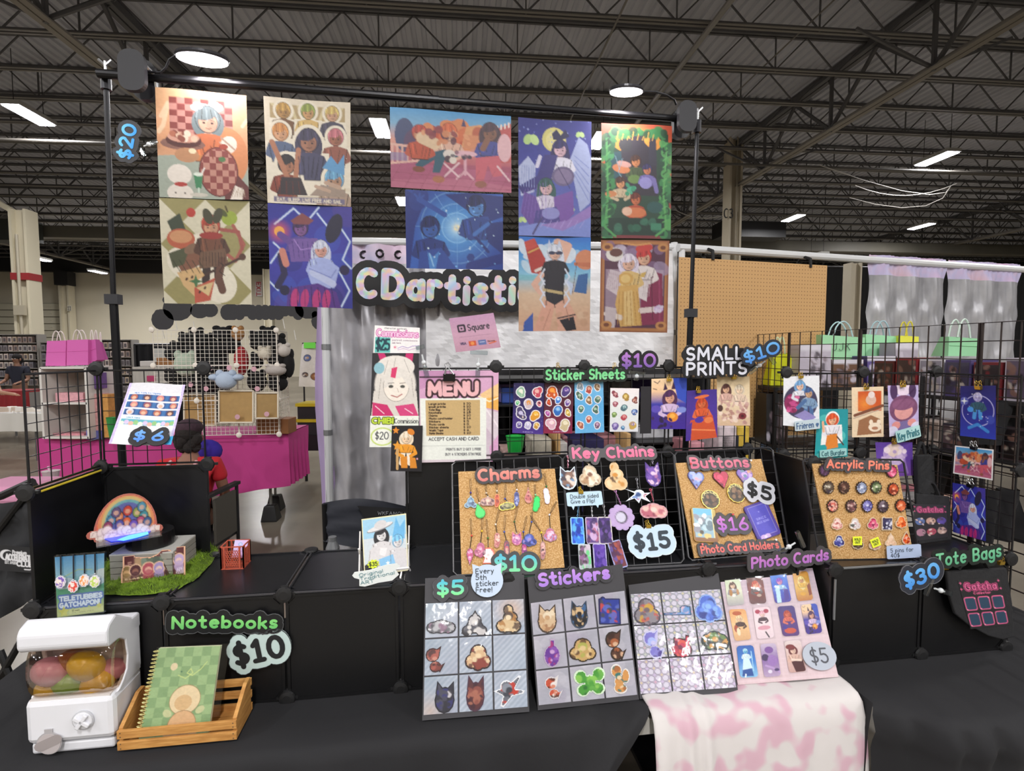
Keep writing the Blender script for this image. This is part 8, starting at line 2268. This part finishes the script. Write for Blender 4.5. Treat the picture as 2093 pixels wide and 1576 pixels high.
def person(lb,hip,face,skinc,shirt,hairc,trousers,seated,reach=None,cap=None,leanf=0.0):
 F = face.normalized()
 Sd = F.cross(ez)
 root = thing('person',lb,'person',Vector((hip.x,hip.y,0)))
 sm = M(skinc,.6)
 ch = hip + ez * .36 + F * (.03 + leanf)
 nk = hip + ez * .53 + F * (.04 + leanf * 1.4)
 hd = nk + ez * .13 + F * .02
 J = [(hip,.13),(hip + ez * .18 + F * leanf * .5,.12),(ch,.14),(nk,.055),(nk + ez * .06,.05),(hd,(.075,.095)),(hd + ez * .09,.07)]
 E = [(0,1),(1,2),(2,3),(3,4),(4,5),(5,6)]
 arms = []
 for s in (-1,1):
  sh = ch + Sd * (.19 * s) + ez * .09
  el = sh + Sd * (.05 * s) - ez * .27 + F * .04
  wr = reach if (reach is not None and s == 1) else el + F * .2 - ez * .05 - Sd * (.04 * s)
  if reach is not None and s == 1: el = (sh + wr) / 2 - ez * .1
  b = len(J)
  J += [(sh,.055),(el,.042),(wr,.03)]
  E += [(2,b),(b,b + 1),(b + 1,b + 2)]
  hand(J,E,b + 2,wr - el,s)
  kn = (hip + F * .44 + Sd * (.1 * s)) if seated else hip + Sd * (.1 * s) - ez * .43 + F * .02
  ft = Vector((kn.x,kn.y,.07)) + (F * .04 if seated else Vector((0,0,0)))
  c_ = len(J)
  J += [(hip + Sd * (.09 * s),.085),(kn,.06),(ft,.04),(ft + F * .15 - ez * .03,.03)]
  E += [(0,c_),(c_,c_ + 1),(c_ + 1,c_ + 2),(c_ + 2,c_ + 3)]
  arms.append((sh,el,kn,ft))
 skin('body',J,E,sm,root)
 SJ = [(hip + ez * .02,.155),(hip + ez * .18 + F * leanf * .5,.145),(ch,(.19,.135)),(nk - ez * .03,.07)]
 SE = [(0,1),(1,2),(2,3)]
 for sh,el,kn,ft in arms:
  b = len(SJ)
  SJ += [(sh,.072),(sh * .45 + el * .55,.062)]
  SE += [(2,b),(b,b + 1)]
 skin('shirt',SJ,SE,M(shirt,.8),root)
 TJ,TE = [(hip,.145)],[]
 for sh,el,kn,ft in arms:
  b = len(TJ)
  TJ += [(hip * .8 + kn * .2 + (kn - hip) * .1,.1),(kn,.075),(ft + ez * .05,.058)]
  TE += [(0,b),(b,b + 1),(b + 1,b + 2)]
 skin('trousers',TJ,TE,M(trousers,.85),root)
 hm = MB().ell(hd + ez * .055 - F * .02,(.088,.1,.09),Matrix((Sd,F,ez)).transposed(),18,10)
 for k in range(10): hm.ell(hd + ez * (.0 - .03 * (k % 3)) - F * (.05 + .02 * (k % 2)) + Sd * (-.07 + .0155 * k),(.04,.04,.05),I3,8,6)
 hm.build('hair',M(hairc,.9,bump=.8,scale=60),root,smooth=True)
 fm = MB().ell(hd + F * .1 - ez * .005,(.013,.018,.02),Matrix((Sd,F,ez)).transposed(),8,6)
 for s in (-1,1): fm.ell(hd + Sd * (.083 * s),(.012,.022,.03),Matrix((Sd,F,ez)).transposed(),8,6)
 fm.build('nose_and_ears',sm,root,smooth=True)['kind'] = 'stuff'
 for s in (-1,1): MB().ell(hd + F * .087 + Sd * (.032 * s) + ez * .02,(.013,.006,.007),Matrix((Sd,F,ez)).transposed(),8,6).build('eye',M('#e8e4e0',.3),root)
 MB().ell(hd + F * .09 - ez * .045,(.022,.006,.006),Matrix((Sd,F,ez)).transposed(),8,6).build('mouth',M('#8a4a44',.5),root)
 if cap: MB().ell(hd + ez * .085 - F * .01,(.098,.105,.075),Matrix((Sd,F,ez)).transposed(),18,10).build('cap',M(cap,.9,noise=.25,scale=60),root,smooth=True)
 return root,hd
ph = onY(388,897,4.2)
hip = Vector((ph.x,4.17,ph.z - .66))
rp,hd = person('seated person seen from behind in a red shirt and dark patterned cap',hip,Vector((-.25,1,0)),'#8a5f4c','#c2202c','#1f1816','#26262c',True,None,'#3a2630')
for s in (-1,1): MB().tube([hip + ez * .5 + Vector((s * .1,-.06,0)),hip + ez * .42 + Vector((s * .11,-.15,0)),hip + ez * .25 + Vector((s * .1,-.17,0))],.012,6).build('strap',M('#d8a0a4',.7),rp)
b = onY(424,922,4.5)
MB().ell(b,(.12,.1,.1)).build('sweater',M('#3f2aa8',.8),label='violet bundle beside the seated person',cat='clothing',smooth=True)
dcm = M('#1c1c1e',.6)
dc_ = thing('folding_chair','black folding armchair of the seated person, side pocket showing','chair',Vector((hip.x,4.15,0)))
for s in (-1,1):
 x = hip.x + s * .28
 for dy in (-.22,.2): MB().bar(Vector((x,4.15 + dy,0)),Vector((x,4.15 + dy,.64 if dy > 0 else .86)),.014,8).build('leg',dcm,dc_)
 MB().box(Vector((x,4.14,.655)),(.05,.46,.025),I3).build('armrest',dcm,dc_)
 MB().bar(Vector((x,3.94,.1)),Vector((x,4.35,.1)),.012,6).build('rail',dcm,dc_)
MB().box(Vector((hip.x,4.15,hip.z - .15)),(.54,.42,.02),I3).build('seat',dcm,dc_)
MB().box(Vector((hip.x,3.92,.74)),(.54,.012,.2),I3).build('backrest',dcm,dc_)
MB().box(Vector((hip.x + .31,4.11,.45)),(.02,.3,.34),I3).build('side_pocket',M('#4a463f',.7),dc_)
q = onY(38,735,12.7)
person('distant man in a dark navy shirt standing before the shelves',Vector((q.x,12.7,q.z - .66)),Vector((.1,-1,0)),'#8a6450','#1a1c2c','#161212','#22242c',False)
q = onY(-52,735,9.5)
person('person in a green shirt at the left edge reaching over the white table',Vector((q.x,9.5,.9)),Vector((.6,-.3,0)),'#a87a60','#2f7a54','#2a201c','#b0a488',False,onY(22,805,9.3),None,.1)
def simple_table(lb,x0,x1,y0,y1,z,col,drop):
 t = thing('stall_table',lb,'table',Vector(((x0 + x1) / 2,(y0 + y1) / 2,0)))
 MB().box(Vector(((x0 + x1) / 2,(y0 + y1) / 2,z - .015)),(x1 - x0,y1 - y0,.03),I3).build('tabletop',M(col,.7),t)
 n = 60
 for yy in (y0 - .01,):
  G = [[Vector((x0 + (x1 - x0) * i / n,yy - .02 * math.sin(i * .9) * d / drop,z - d)) for i in range(n + 1)] for d in (0,drop * .3,drop)]
  MB().sheet(G).build('cloth',M(col,.75),t,smooth=True)
 for x in (x0 + .2,x1 - .2):
  for y in (y0 + .1,y1 - .1): MB().bar(Vector((x,y,0)),Vector((x,y,z - .03)),.02,6).build('leg',M('#6a6a6a',.4,.5),t)
 return t
x1 = onY(86,845,8.4).x
simple_table('white clothed table with pale shoes at the left edge',x1 - 2.4,x1,8.4,9.1,.77,'#c9c6bf',.28)
rng = random.Random(2)
for i,(x,y) in enumerate(((8,838),(14,832),(26,836),(33,828),(44,836),(52,833),(64,838))):
 p = onY(x,y,8.55)
 R = Matrix.Rotation(rng.uniform(-.6,.6),3,'Z')
 root = thing('shoe',['pale trainer at the far left end of the white table','pale trainer second along the white table','pale trainer third along, toe to the front','pale trainer fourth along, set further back','pale trainer fifth along the white table','pale trainer sixth along the white table','pale trainer at the right end of the white table'][i],'shoe',Vector((p.x,p.y,.772)),'trainers on the white table')
 pz = Vector((p.x,p.y,.772))
 MB().prism(union([[(-.13,0),(.13,0),(.13,.03),(.06,.045),(-.0,.09),(-.12,.1)]]),pz,R @ Vector((1,0,0)),ez,R @ Vector((0,-1,0)),-.04,.04).build('upper',M(['#d8d0c4','#c8b8a8','#e0dcd6'][i % 3],.7),root,bevel=.01)
 MB().box(pz + ez * .008,(.27,.09,.016),R).build('sole',WHITE,root)
x0,x1 = onY(-40,800,10.6).x,onY(60,800,10.6).x
simple_table('red clothed table beyond the white one at the far left',x0,x1,10.6,11.2,.98,'#8a1a20',.5)
wsm = M('#8f8b86',.6)
cols_ = ['#aaa6a6','#c4bcb6','#8a8488','#d0c0b8','#a08c84','#7a7880','#c0ae98']
boxm = []
for c_ in cols_:
 o = MB().box((0,0,.075),(.1,.08,.15),I3).mat(1).box((0,-.041,.07),(.06,.004,.09),I3).build('boxed_figure',[M(c_,.5),M('#5f585c',.5)],org=(0,0,0))
 boxm.append(o.data)
 bpy.data.objects.remove(o)
def far_shelf(lb,x0,x1,d,ytop,zmin=.75,rowh=.215):
 a,b = onY(x0,700,d).x,onY(x1,700,d).x
 zt = onY(x0,ytop,d).z
 root = thing('display_shelf',lb,'shelf',Vector(((a + b) / 2,d,0)))
 n = int((zt - zmin) / rowh)
 for k in range(n + 1): MB().box(Vector(((a + b) / 2,d + .1,zt - k * rowh)),(b - a,.26,.02),I3).build('shelf',wsm,root)
 for x in (a,b): MB().box(Vector((x,d + .1,zt / 2)),(.03,.26,zt),I3).build('side_panel',wsm,root)
 MB().box(Vector(((a + b) / 2,d + .24,zt / 2)),(b - a,.015,zt),I3).build('back',M('#8f8a86',.7),root)
 for k in range(1,n + 1):
  x = a + .08
  while x < b - .05:
   o = link('boxed_figure',rng.choice(boxm),None,Vector((x,d,zt - k * rowh + .01)))
   o['label'],o['category'],o['group'] = 'small boxed figure in a row on the far grey shelves','box','boxed figures on the far shelves'
   x += rng.uniform(.115,.135)
far_shelf('grey shelf wall of boxed figures at the far left, first section',-14,78,13.6,684)
far_shelf('grey shelf wall of boxed figures behind the pink bags',84,200,13.4,700)
far_shelf('grey shelf wall of boxed figures right of the left pole',202,270,13.2,695)
Q = quad(PY(7.4),[(618,702),(664,700),(664,792),(612,790)])
c = Cv(50,92,'#dcd8d2')
for x,y,r_,cl in ((28,34,15,'#5a6a9a'),(70,36,12,'#4a4440'),(22,72,11,'#5a4a4c'),(56,76,16,'#8a5a34'),(88,70,12,'#7a6a6a')): c.e(x,y,r_,r_,'#3a3436').e(x,y,r_ - 2,r_ - 2,cl).spl(5,[cl,'#c8a070','#d8d0c8'],str(x),x - r_ * .5,y - r_ * .25,x + r_ * .5,y + r_ * .25,r_ * .2,r_ * .35)
bn = thing('cloth_banner','white cloth of round emblems with a green note, hanging beyond the grid stand','banner',Vector(((Q[2].x + Q[3].x) / 2,7.4,0)))
sheet_mesh('cloth',c,Q,bn,wave=.03)
MB().box(onY(633,706,7.35),(.16,.01,.08),I3).build('note',M('#6fe04a',.5),bn)
for p in Q[:2]: MB().bar(Vector((p.x,7.42,0)),p + Vector((0,.02,0)),.012,6).build('post',BLACK,bn)
MB().bar(Q[0],Q[1],.01,6).build('rail',BLACK,bn)
for y0,y1,lb in ((828,858,'upper black storage tote with a yellow lid beyond the pink table'),(860,888,'lower black storage tote with a yellow lid beyond the pink table')):
 a,b = onY(604,y0,6.9),onY(668,y1,6.9)
 root = thing('storage_tote',lb,'storage box',Vector(((a.x + b.x) / 2,7.1,b.z)))
 MB().box(Vector(((a.x + b.x) / 2,7.1,(a.z + b.z) / 2 - .01)),(b.x - a.x - .04,.38,a.z - b.z),I3).build('body',M('#232425',.5),root)
 MB().box(Vector(((a.x + b.x) / 2,7.1,a.z)),(b.x - a.x,.42,.04),I3).build('lid',M('#d0b81f',.5),root)
a,b = onY(604,889,6.9),onY(700,889,6.9)
tb = thing('stall_table','dark table carrying the storage totes','table',Vector(((a.x + b.x) / 2,7.1,0)))
MB().box(Vector(((a.x + b.x) / 2,7.1,a.z - .1)),(b.x - a.x,.5,.2),I3).build('cloth',BLACK,tb)
for x in (a.x + .05,b.x - .05): MB().bar(Vector((x,7.1,0)),Vector((x,7.1,a.z - .18)),.02,6).build('leg',BLACK,tb)
x0,x1 = onY(272,760,9.5).x,onY(352,760,9.5).x
simple_table('white topped table with cartons between pole and grid stand',x0,x1,9.5,10.0,onY(300,750,9.5).z,'#b8b4ac',.6)
for xa,xb,ya,yb,c_,lb in ((318,356,731,748,'#9a6a3c','open brown carton on the white table behind'),(284,316,738,749,'#c8c4c0','crumpled white bag on the white table behind'),(298,316,768,780,'#b83a6a','small magenta box under the white table top')):
 A_,B_ = onY(xa,ya,9.46),onY(xb,yb,9.46)
 MB().box(Vector(((A_.x + B_.x) / 2,9.6,(A_.z + B_.z) / 2)),(B_.x - A_.x,.25,A_.z - B_.z),I3).build('carton',M(c_,.7),label=lb,cat='box',bevel=.01)
A_,B_ = onY(313,712,12.6),onY(348,738,12.6)
MB().box(Vector(((A_.x + B_.x) / 2,A_.y,A_.z / 2)),(B_.x - A_.x,.02,A_.z),I3).build('backing',M('#c8c8c4',.5),label='pale gridded board before the dark drape',cat='board')
chm = M('#1e1f22',.8,bump=.2,scale=20)
lc = thing('folding_chair','black cloth folding chair with white ACCELERATION CLUB logo at the left','chair',W(-.62,.5,0))
PC = Pl(onV(40,1160,.36),ey * .9 + ex * .3)
Q = quad(PC,[(-70,1034),(70,1022),(82,1215),(-60,1300)])
MB().sheet([[bil(Q,a / 10,b_ / 10) + PC.n * (.012 * math.sin(a * 1.3 + b_ * .9) + .01 * math.sin(b_ * 1.7)) for a in range(11)] for b_ in range(11)]).build('backrest',chm,lc,smooth=True)
c = Cv(74,56,'#1e1f22')
c.e(18,38,18,16,'#d8d8da').e(24,40,16,14,'#1e1f22').t('Premium',34,30,70,12,'#d8d8da',2.4,.2).t('ACCELERATION',16,56,97,22,'#dcdcde',4.4,.16).t('EST. SPEED',14,70,44,8,'#c8c8ca',1.6,.2).t('CLUB',46,76,88,17,'#dcdcde',4,.2).s_([(97,44),(92,74),(80,88),(66,88)],3,'#d8d8da')
sheet_mesh('logo',c,quad(PC,[(0,1114),(77,1120),(76,1172),(0,1166)],.026),lc)
for a,b_ in (((84,1238),(-20,1420)),((-30,1120),(70,990)),((0,1330),(60,1480))):
 pa,pb = PC.hit(a),PC.hit(b_)
 MB().bar(pa,pb,.011,8).build('frame_tube',BLACK,lc)
MB().bar(PC.hit((0,1015)),PC.hit((66,985)),.013,8).build('armrest',BLACK,lc)
pk = onY(20,1006,2.6)
MB().box(pk + Vector((-.06,.1,-.02)),(.34,.3,.1),I3).build('cushion',M('#c88aa8',.8),label='pink blanket bundle behind the black chair at the left',cat='blanket',bevel=.04)
dk = thing('drink_cup','clear drink cup with a straw on the floor side behind the left mesh','cup',onY(105,985,2.9))
MB().lathe(onY(105,985,2.9),[(.03,0),(.04,.06),(.043,.062)],14).build('cup',M('#b8b4b0',.3,alpha=.7),dk)
MB().bar(onY(105,975,2.9),onY(98,953,2.9),.005,6).build('straw',M('#d8a8c0',.4),dk)
wc = thing('folding_chair','black cloth folding chair with WKFAMOUS lettering before the silver curtain','chair',W(.42,1.2,0))
PW2 = PV(1.15)
Q = quad(PW2,[(661,1028),(836,1036),(836,1140),(661,1106)])
MB().sheet([[bil(Q,a / 12,b_ / 8) - ey * (.02 * math.sin(a * .26) - .008 * math.sin(b_ * 2 + a * .5) - .02 * math.sin(a / 12 * math.pi)) + ez * (.03 * math.sin(a / 12 * math.pi) * (1 - b_ / 8)) for a in range(13)] for b_ in range(9)]).build('backrest',M('#2c2e36',.7,bump=.3,scale=9),wc,smooth=True)
Q2 = quad(PW2,[(730,1034),(836,1040),(836,1062),(748,1062)],.02)
MB().sheet([[bil(Q2,a / 6,b_ / 2) for a in range(7)] for b_ in range(3)]).build('top_panel',M('#111113',.7),wc)
o_,X,Y,w = frame(PW2,(772,1052),(833,1054),.026)
let,adv = lay('WKFAMOUS',.25)
q = MB()
for st_ in let:
 for s in st_:
  for a,b_ in zip(s,s[1:]): q.bar(o_ + X * a[0] * w / adv + Y * a[1] * .017,o_ + X * b_[0] * w / adv + Y * b_[1] * .017,.0014,4)
q.build('lettering',M('#8a8c90',.5),wc)
for x in (663,834):
 a = PW2.hit((x,1030))
 MB().bar(a,Vector((a.x,a.y,0)) + ey * .05,.013,8).build('leg',BLACK,wc)
 MB().bar(a - ez * .25,Vector((a.x,a.y,0)) - ey * .42,.012,8).build('leg',BLACK,wc)
a,b_ = PW2.hit((663,1112)),PW2.hit((834,1150))
MB().sheet([[a + (b_ - a) * (i / 8) - ey * (.4 * r / 4) - ez * (.12 + .06 * math.sin(i / 8 * math.pi)) for i in range(9)] for r in range(5)]).build('seat',chm,wc,smooth=True)
bt = onV(680,1128,.9)
MB().lathe(bt - ez * .08,[(.03,0),(.03,.1),(.018,.13),(.018,.15)],14).build('bottle',M('#8a8c8e',.3,.3),label='grey bottle on the chair before the silver curtain',cat='bottle')
# ================================================================== THE NEIGHBOUR ON THE RIGHT
gwm = M('#2a201e',.4)
def gridwall(lb,a,b,z0,z1,group='black gridwall panels on the right'):
 d = (b - a)
 L = d.length
 d = d / L
 root = thing('gridwall_panel',lb,'gridwall',(a + b) / 2,group)
 q = MB()
 q.tube([a + ez * z0,b + ez * z0,b + ez * z1,a + ez * z1],.006,5,closed=True)
 q.build('frame',gwm,root)
 q = MB()
 n = max(2,round(L / .0762))
 nn = Vector((-d.y,d.x,0)) * .005
 for i in range(1,n): q.bar(a + d * (L * i / n) + ez * z0,a + d * (L * i / n) + ez * z1,.003,4)
 m = int((z1 - z0) / .0762)
 for k in range(1,m): q.bar(a + nn + ez * (z1 - k * .0762),b + nn + ez * (z1 - k * .0762),.003,4)
 q.build('wires',gwm,root)['kind'] = 'stuff'
 for p in (a,b): MB().box(p + ez * .02,(.05,.1,.04)).build('foot',gwm,root)
gp = [Vector((1.695,4.01,0)),Vector((1.73,3.32,0)),Vector((1.86,2.84,0)),Vector((1.97,2.235,0)),Vector((2.06,1.63,0)),Vector((2.13,1.03,0))]
for i,lb in enumerate(('farthest black gridwall panel beside the pegboard','black gridwall panel with the yellow bag behind it','black gridwall panel before the mint paper bags','black gridwall panel behind the star ring print','nearest black gridwall panel at the right edge')):
 gridwall(lb,gp[i],gp[i + 1] - (gp[i + 1] - gp[i]).normalized() * .012,.04,1.851)
sx = lambda p,t: p + Vector((.55,.1,0)) * t
root = thing('wire_shelf','black tiered display shelf of boxed goods behind the gridwall','shelf',Vector((2.4,2.75,0)))
SA,SB = Vector((2.16,3.2,0)),Vector((2.38,2.25,0))
sd = (SB - SA).normalized()
sn = Vector((-sd.y,sd.x,0))
if sn.x < 0: sn = -sn
for z in (.87,1.22,1.5): MB().add([SA + ez * z,SB + ez * z,SB + sn * .4 + ez * z,SA + sn * .4 + ez * z] + [p + ez * (z - .02) for p in (SA,SB,SB + sn * .4,SA + sn * .4)],[(0,1,2,3),(7,6,5,4),(0,4,5,1),(1,5,6,2),(2,6,7,3),(3,7,4,0)]).build('shelf',M('#1a1819',.5),root)
for t in (0,.33,.66,1):
 for o_ in (0,.4): MB().bar(SA + (SB - SA) * t + sn * o_,SA + (SB - SA) * t + sn * o_ + ez * 1.6,.012,6).build('post',M('#1a1819',.5),root)
Rs = Matrix((sd,sn,ez)).transposed()
rng = random.Random(21)
def boxed(lb,t,z,w,h,dp,body,face,tilt=0):
 p = SA + (SB - SA) * t + sn * (dp / 2 + .02)
 rt_ = thing('figure_box',lb,'box',p + ez * z,'boxed goods behind the gridwall')
 MB().box(p + ez * (z + h / 2),(w,dp,h),Rs).build('carton',M(body,.4),rt_)
 c = Cv(20,24,face).spl(18,[face,'#2a2024','#7a5a50','#b0a49a',body],lb,5,5,95,95,6,16,.9)
 o = p - sn * (dp / 2 + .002)
 Q = [o - sd * w * .45 + ez * (z + h * .93),o + sd * w * .45 + ez * (z + h * .93),o + sd * w * .45 + ez * (z + h * .06),o - sd * w * .45 + ez * (z + h * .06)]
 sheet_mesh('picture',c,Q,rt_,0,None,GLOSS)
WHERE = ['far end','second from the far end','third from the far end','fourth from the far end','fifth from the far end','sixth from the far end','near end']
for k,(z,h,pal,nm) in enumerate(((1.5,.2,[('#5a2a28','#2f2224'),('#8a2a30','#3a2a2c'),('#c8c4cc','#8a8490'),('#4a3f6a','#3a3448'),('#6a2428','#2a2022'),('#b0a8b4','#54485a'),('#7a2a2c','#3a2426')],'top tier'),
                                     (1.22,.16,[('#2a2428','#3f3438'),('#3a2c30','#1f1a1c'),('#c8b8b0','#8a7a70'),('#2f2a34','#54444a')] * 2,'second tier'))):
 for i in range(7):
  b_,f_ = pal[i]
  boxed('boxed item on the %s of the black shelf, %s' % (nm,WHERE[i]),.07 + i * .143,z,.125,h * rng.uniform(.85,1.05),.18,b_,f_)
def bagq(lb,d,q,col,hc,hh=.07): return paper_bag(lb,d,q,col,hc,None,.12,hh)
b1 = bagq('mint green paper bag with JJK pen lettering behind the gridwall',3.68,[(1678,684),(1768,690),(1768,788),(1690,788)],'#9fd8a8','#b8dce0',.1)
o_ = PY(3.67).hit((1702,716))
q = MB()
let,adv = lay('JJK',.3)
for st_ in let:
 for s in st_:
  for a,b_ in zip(s,s[1:]): q.bar(o_ + Vector((a[0] * .055,0,a[1] * .05)),o_ + Vector((b_[0] * .055,0,b_[1] * .05)),.0022,4)
q.build('lettering',M('#3f5a4a',.6),b1)
bagq('mint green paper bag with Mystery pen lettering, right of the JJK bag',3.7,[(1770,683),(1838,688),(1838,788),(1770,788)],'#9fdcac','#a8c8d0',.1)
bagq('yellow paper bag with tall handles above the purple box',3.66,[(1840,686),(1878,688),(1876,788),(1842,788)],'#e0e04a','#d8cc3a',.1)
bagq('mint paper bag half hidden behind the top boxes',2.9,[(1940,688),(2000,692),(2000,728),(1938,728)],'#8fc89a','#c8dcd0',.1)
bagq('bright yellow paper bag behind the farthest gridwall',3.6,[(1580,728),(1614,722),(1640,788),(1574,788)],'#d8dc1f','#c8d8b0',.12)
bagq('light blue cloth bag low behind the buttons corkboard',3.62,[(1562,905),(1604,896),(1604,1004),(1566,1004)],'#8fb4e0','#8fb4e0',.02)
for x0,y0,x1,y1,c_,lb in ((1634,704,1698,762,'#b8b0bc','white topped figure box behind the first small print'),(1700,735,1764,800,'#6a4a34','brown figure box with a white lid behind the gridwall'),(1772,728,1832,800,'#5a4a8a','purple figure box behind the gridwall'),(1830,700,1876,790,'#a8a0ac','grey figure box left of the dark boxes'),(1566,805,1606,907,'#1a1819','black carton behind the gap between the meshes')):
 y1 = 793 if y0 < 800 else y1
 Q = quad(PY(3.5),[(x0,y0),(x1,y0),(x1,y1),(x0,y1)])
 rt_ = thing('figure_box',lb,'box',(Q[2] + Q[3]) / 2 + Vector((0,.08,0)))
 MB().box((Q[0] + Q[2]) / 2 + Vector((0,.08,0)),((Q[1] - Q[0]).length,.16,(Q[0] - Q[3]).length),I3).build('carton',M(c_,.5),rt_)
 c = Cv(24,28,c_).spl(20,[c_,'#3a3038','#c8c0cc','#7a6a70'],lb,10,25,90,95,6,14,.8).r(0,0,100,16,'#d4d0d8' if c_ != '#1a1819' else c_)
 sheet_mesh('picture',c,Q,rt_,.003)
tb = thing('display_shelf','black three tier shelf behind the far gridwall panels','shelf',Vector((2.25,3.66,0)))
for z in (.78,1.12,1.5): MB().box(Vector((2.25,3.66,z - .01)),(1.06,.38,.02),I3).build('shelf',M('#241f1e',.6),tb)
for x in (1.73,2.77):
 for y in (3.48,3.84): MB().bar(Vector((x,y,0)),Vector((x,y,1.5)),.014,6).build('post',BLACK,tb)
TBX = [SA + ez * .87,SB + ez * .87,SB + sn * .4 + ez * .87,SA + sn * .4 + ez * .87]
cname = ['pink','white','salmon','yellow','cream','rose','peach','grey']
ccol = ['#d8a0a0','#d8d4d4','#d88a7c','#d8cc4a','#e0d0b8','#c87a84','#e0b098','#a8a0a0']
for j in range(2):
 for i in range(6):
  s,t = (.26 + j * .46),(i + .5) / 6
  p = bil([TBX[0],TBX[3],TBX[2],TBX[1]],s,t) + ez * (.004 + .004 * (i % 3) + .012)
  MB().box(p,(.16,.19,.018),Matrix.Rotation(-.2 + .1 * ((i * 3 + j) % 4),3,'Z') @ Matrix.Rotation(.12,3,'X')).build('comic_book',M(ccol[(i + 5 * j) % 8],.5,noise=.2,scale=30),label='%s comic book fanned on the lowest black shelf, %s row, %s' % (cname[(i + 5 * j) % 8],('front','back')[j],WHERE[i]),cat='comic book',group='comics on the lowest shelf')
for x0,y0,x1,y1,d,lb in ((2000,1000,2093,1100,2.05,'black garment hanging on the nearest gridwall'),(1868,930,1960,1010,2.9,'dark folded clothing behind the side mesh'),(1960,820,2093,905,2.5,'dark clothing hanging behind the star ring print')):
 Q = quad(PY(d),[(x0,y0),(x1,y0),(x1 - 6,y1),(x0 + 8,y1 + 8)])
 MB().sheet([[bil(Q,a / 12,b_ / 8) + Vector((0,.03 * math.sin(a * 1.2 + b_ * .4),0)) for a in range(13)] for b_ in range(9)]).build('garment',M('#151416',.9),label=lb,cat='clothing',smooth=True)
P2 = 1.0
def stuffbox(lb,x0,y0,x1,y1,v,col,dp=.2,nm='item_box',bump=.0):
 a,b_ = onV(x0,y0,v),onV(x1,y1,v)
 b_.z = min((.946,1.26,1.47,1.6) if 1.08 <= v < 1.4 else (.946,),key=lambda z: abs(z - b_.z))
 if a.z < b_.z + .05: a.z = b_.z + .08
 w,h = (b_ - a).dot(ex),a.z - b_.z
 o = MB().box((a + b_) / 2 + ey * dp / 2,(w,dp,h)).build(nm,M(col,.6,noise=.25,scale=25),label=lb,cat='box',bevel=.006)
 return o
bt_ = thing('stall_table','black clothed work table behind the mesh wall','table',W(1.75,1.15,0))
MB().box(W(1.75,1.15,.93),(2.1,.75,.03)).build('tabletop',BLACK,bt_)
MB().box(W(1.75,.77,.55),(2.1,.02,.76)).build('cloth',BLACK,bt_)
ws = thing('wire_shelf','black tiered shelf on the work table behind the mesh','shelf',W(1.6,1.25,.945))
for z in (1.255,1.465,1.595): MB().box(W(1.6,1.28,z),(1.5,.4,.01)).build('shelf',BLACK,ws)
for u in (.86,2.34):
 for v in (1.1,1.46): MB().bar(W(u,v,.945),W(u,v,1.6),.008,6).build('post',BLACK,ws)
for u in (.8,2.7): MB().bar(W(u,1.4,0),W(u,1.4,.92),.02,6).build('leg',BLACK,bt_)
for lb,x0,y0,x1,y1,v,col in (('lavender printed pouch left of the sticker sheets',1021,785,1050,808,1.2,'#8a70a8'),('green pouch behind the left mesh post',1022,826,1034,850,1.2,'#2f8a44'),('blue cloth stack behind the navy sticker sheet',1026,832,1052,852,1.15,'#24408a'),
                                   ('beige fabric bin on the work table',1087,898,1128,936,.9,'#b8b0a0'),('white paper stack beside the beige bin',1140,905,1160,938,.9,'#c8c4c0'),('patterned cloth roll behind the left post',1028,922,1060,940,.95,'#a88a84'),('pink striped cloth heap on the work table',1150,893,1260,912,1.05,'#b07a80'),
                                   ('dark indigo cloth heap on the work table',1170,898,1235,928,.95,'#2a2650'),('silver frame leaning at the back of the work table',1300,885,1376,918,1.2,'#b0b0b4'),('violet carton high behind the fourth sticker sheet',1290,770,1330,792,1.3,'#4a3a7a'),('white card pack above the fourth sticker sheet',1250,778,1290,796,1.3,'#c8c4c4'),
                                   ('wooden handle on the work table',1138,885,1146,908,.88,'#c8a06a'),('second wooden handle on the work table',1282,886,1290,908,.88,'#c8a06a'),('pink doll box behind the orange print',1410,905,1440,920,.9,'#c88a94'),('white card box below the beige print',1470,872,1506,892,.9,'#d0c0c4'),('yellow card box below the beige print',1508,872,1532,888,.9,'#c8a83c'),('dark garment below the beige print',1475,890,1512,906,.9,'#181a26')):
 stuffbox(lb,x0,y0,x1,y1,v,col)
p = onV(1053,905,.85)
MB().lathe(p - ez * .045,[(.032,0),(.042,.075),(.045,.077),(.04,.07)],16).build('bucket',M('#1fa040',.4),label='bright green plastic cup behind the left mesh',cat='cup')
drape('drape',W(.98,1.62,0),W(2.42,1.62,0),.05,1.6,M('#19181c',.9),16,.05,'black drape closing the back of the stall under the white paper','drape',120)
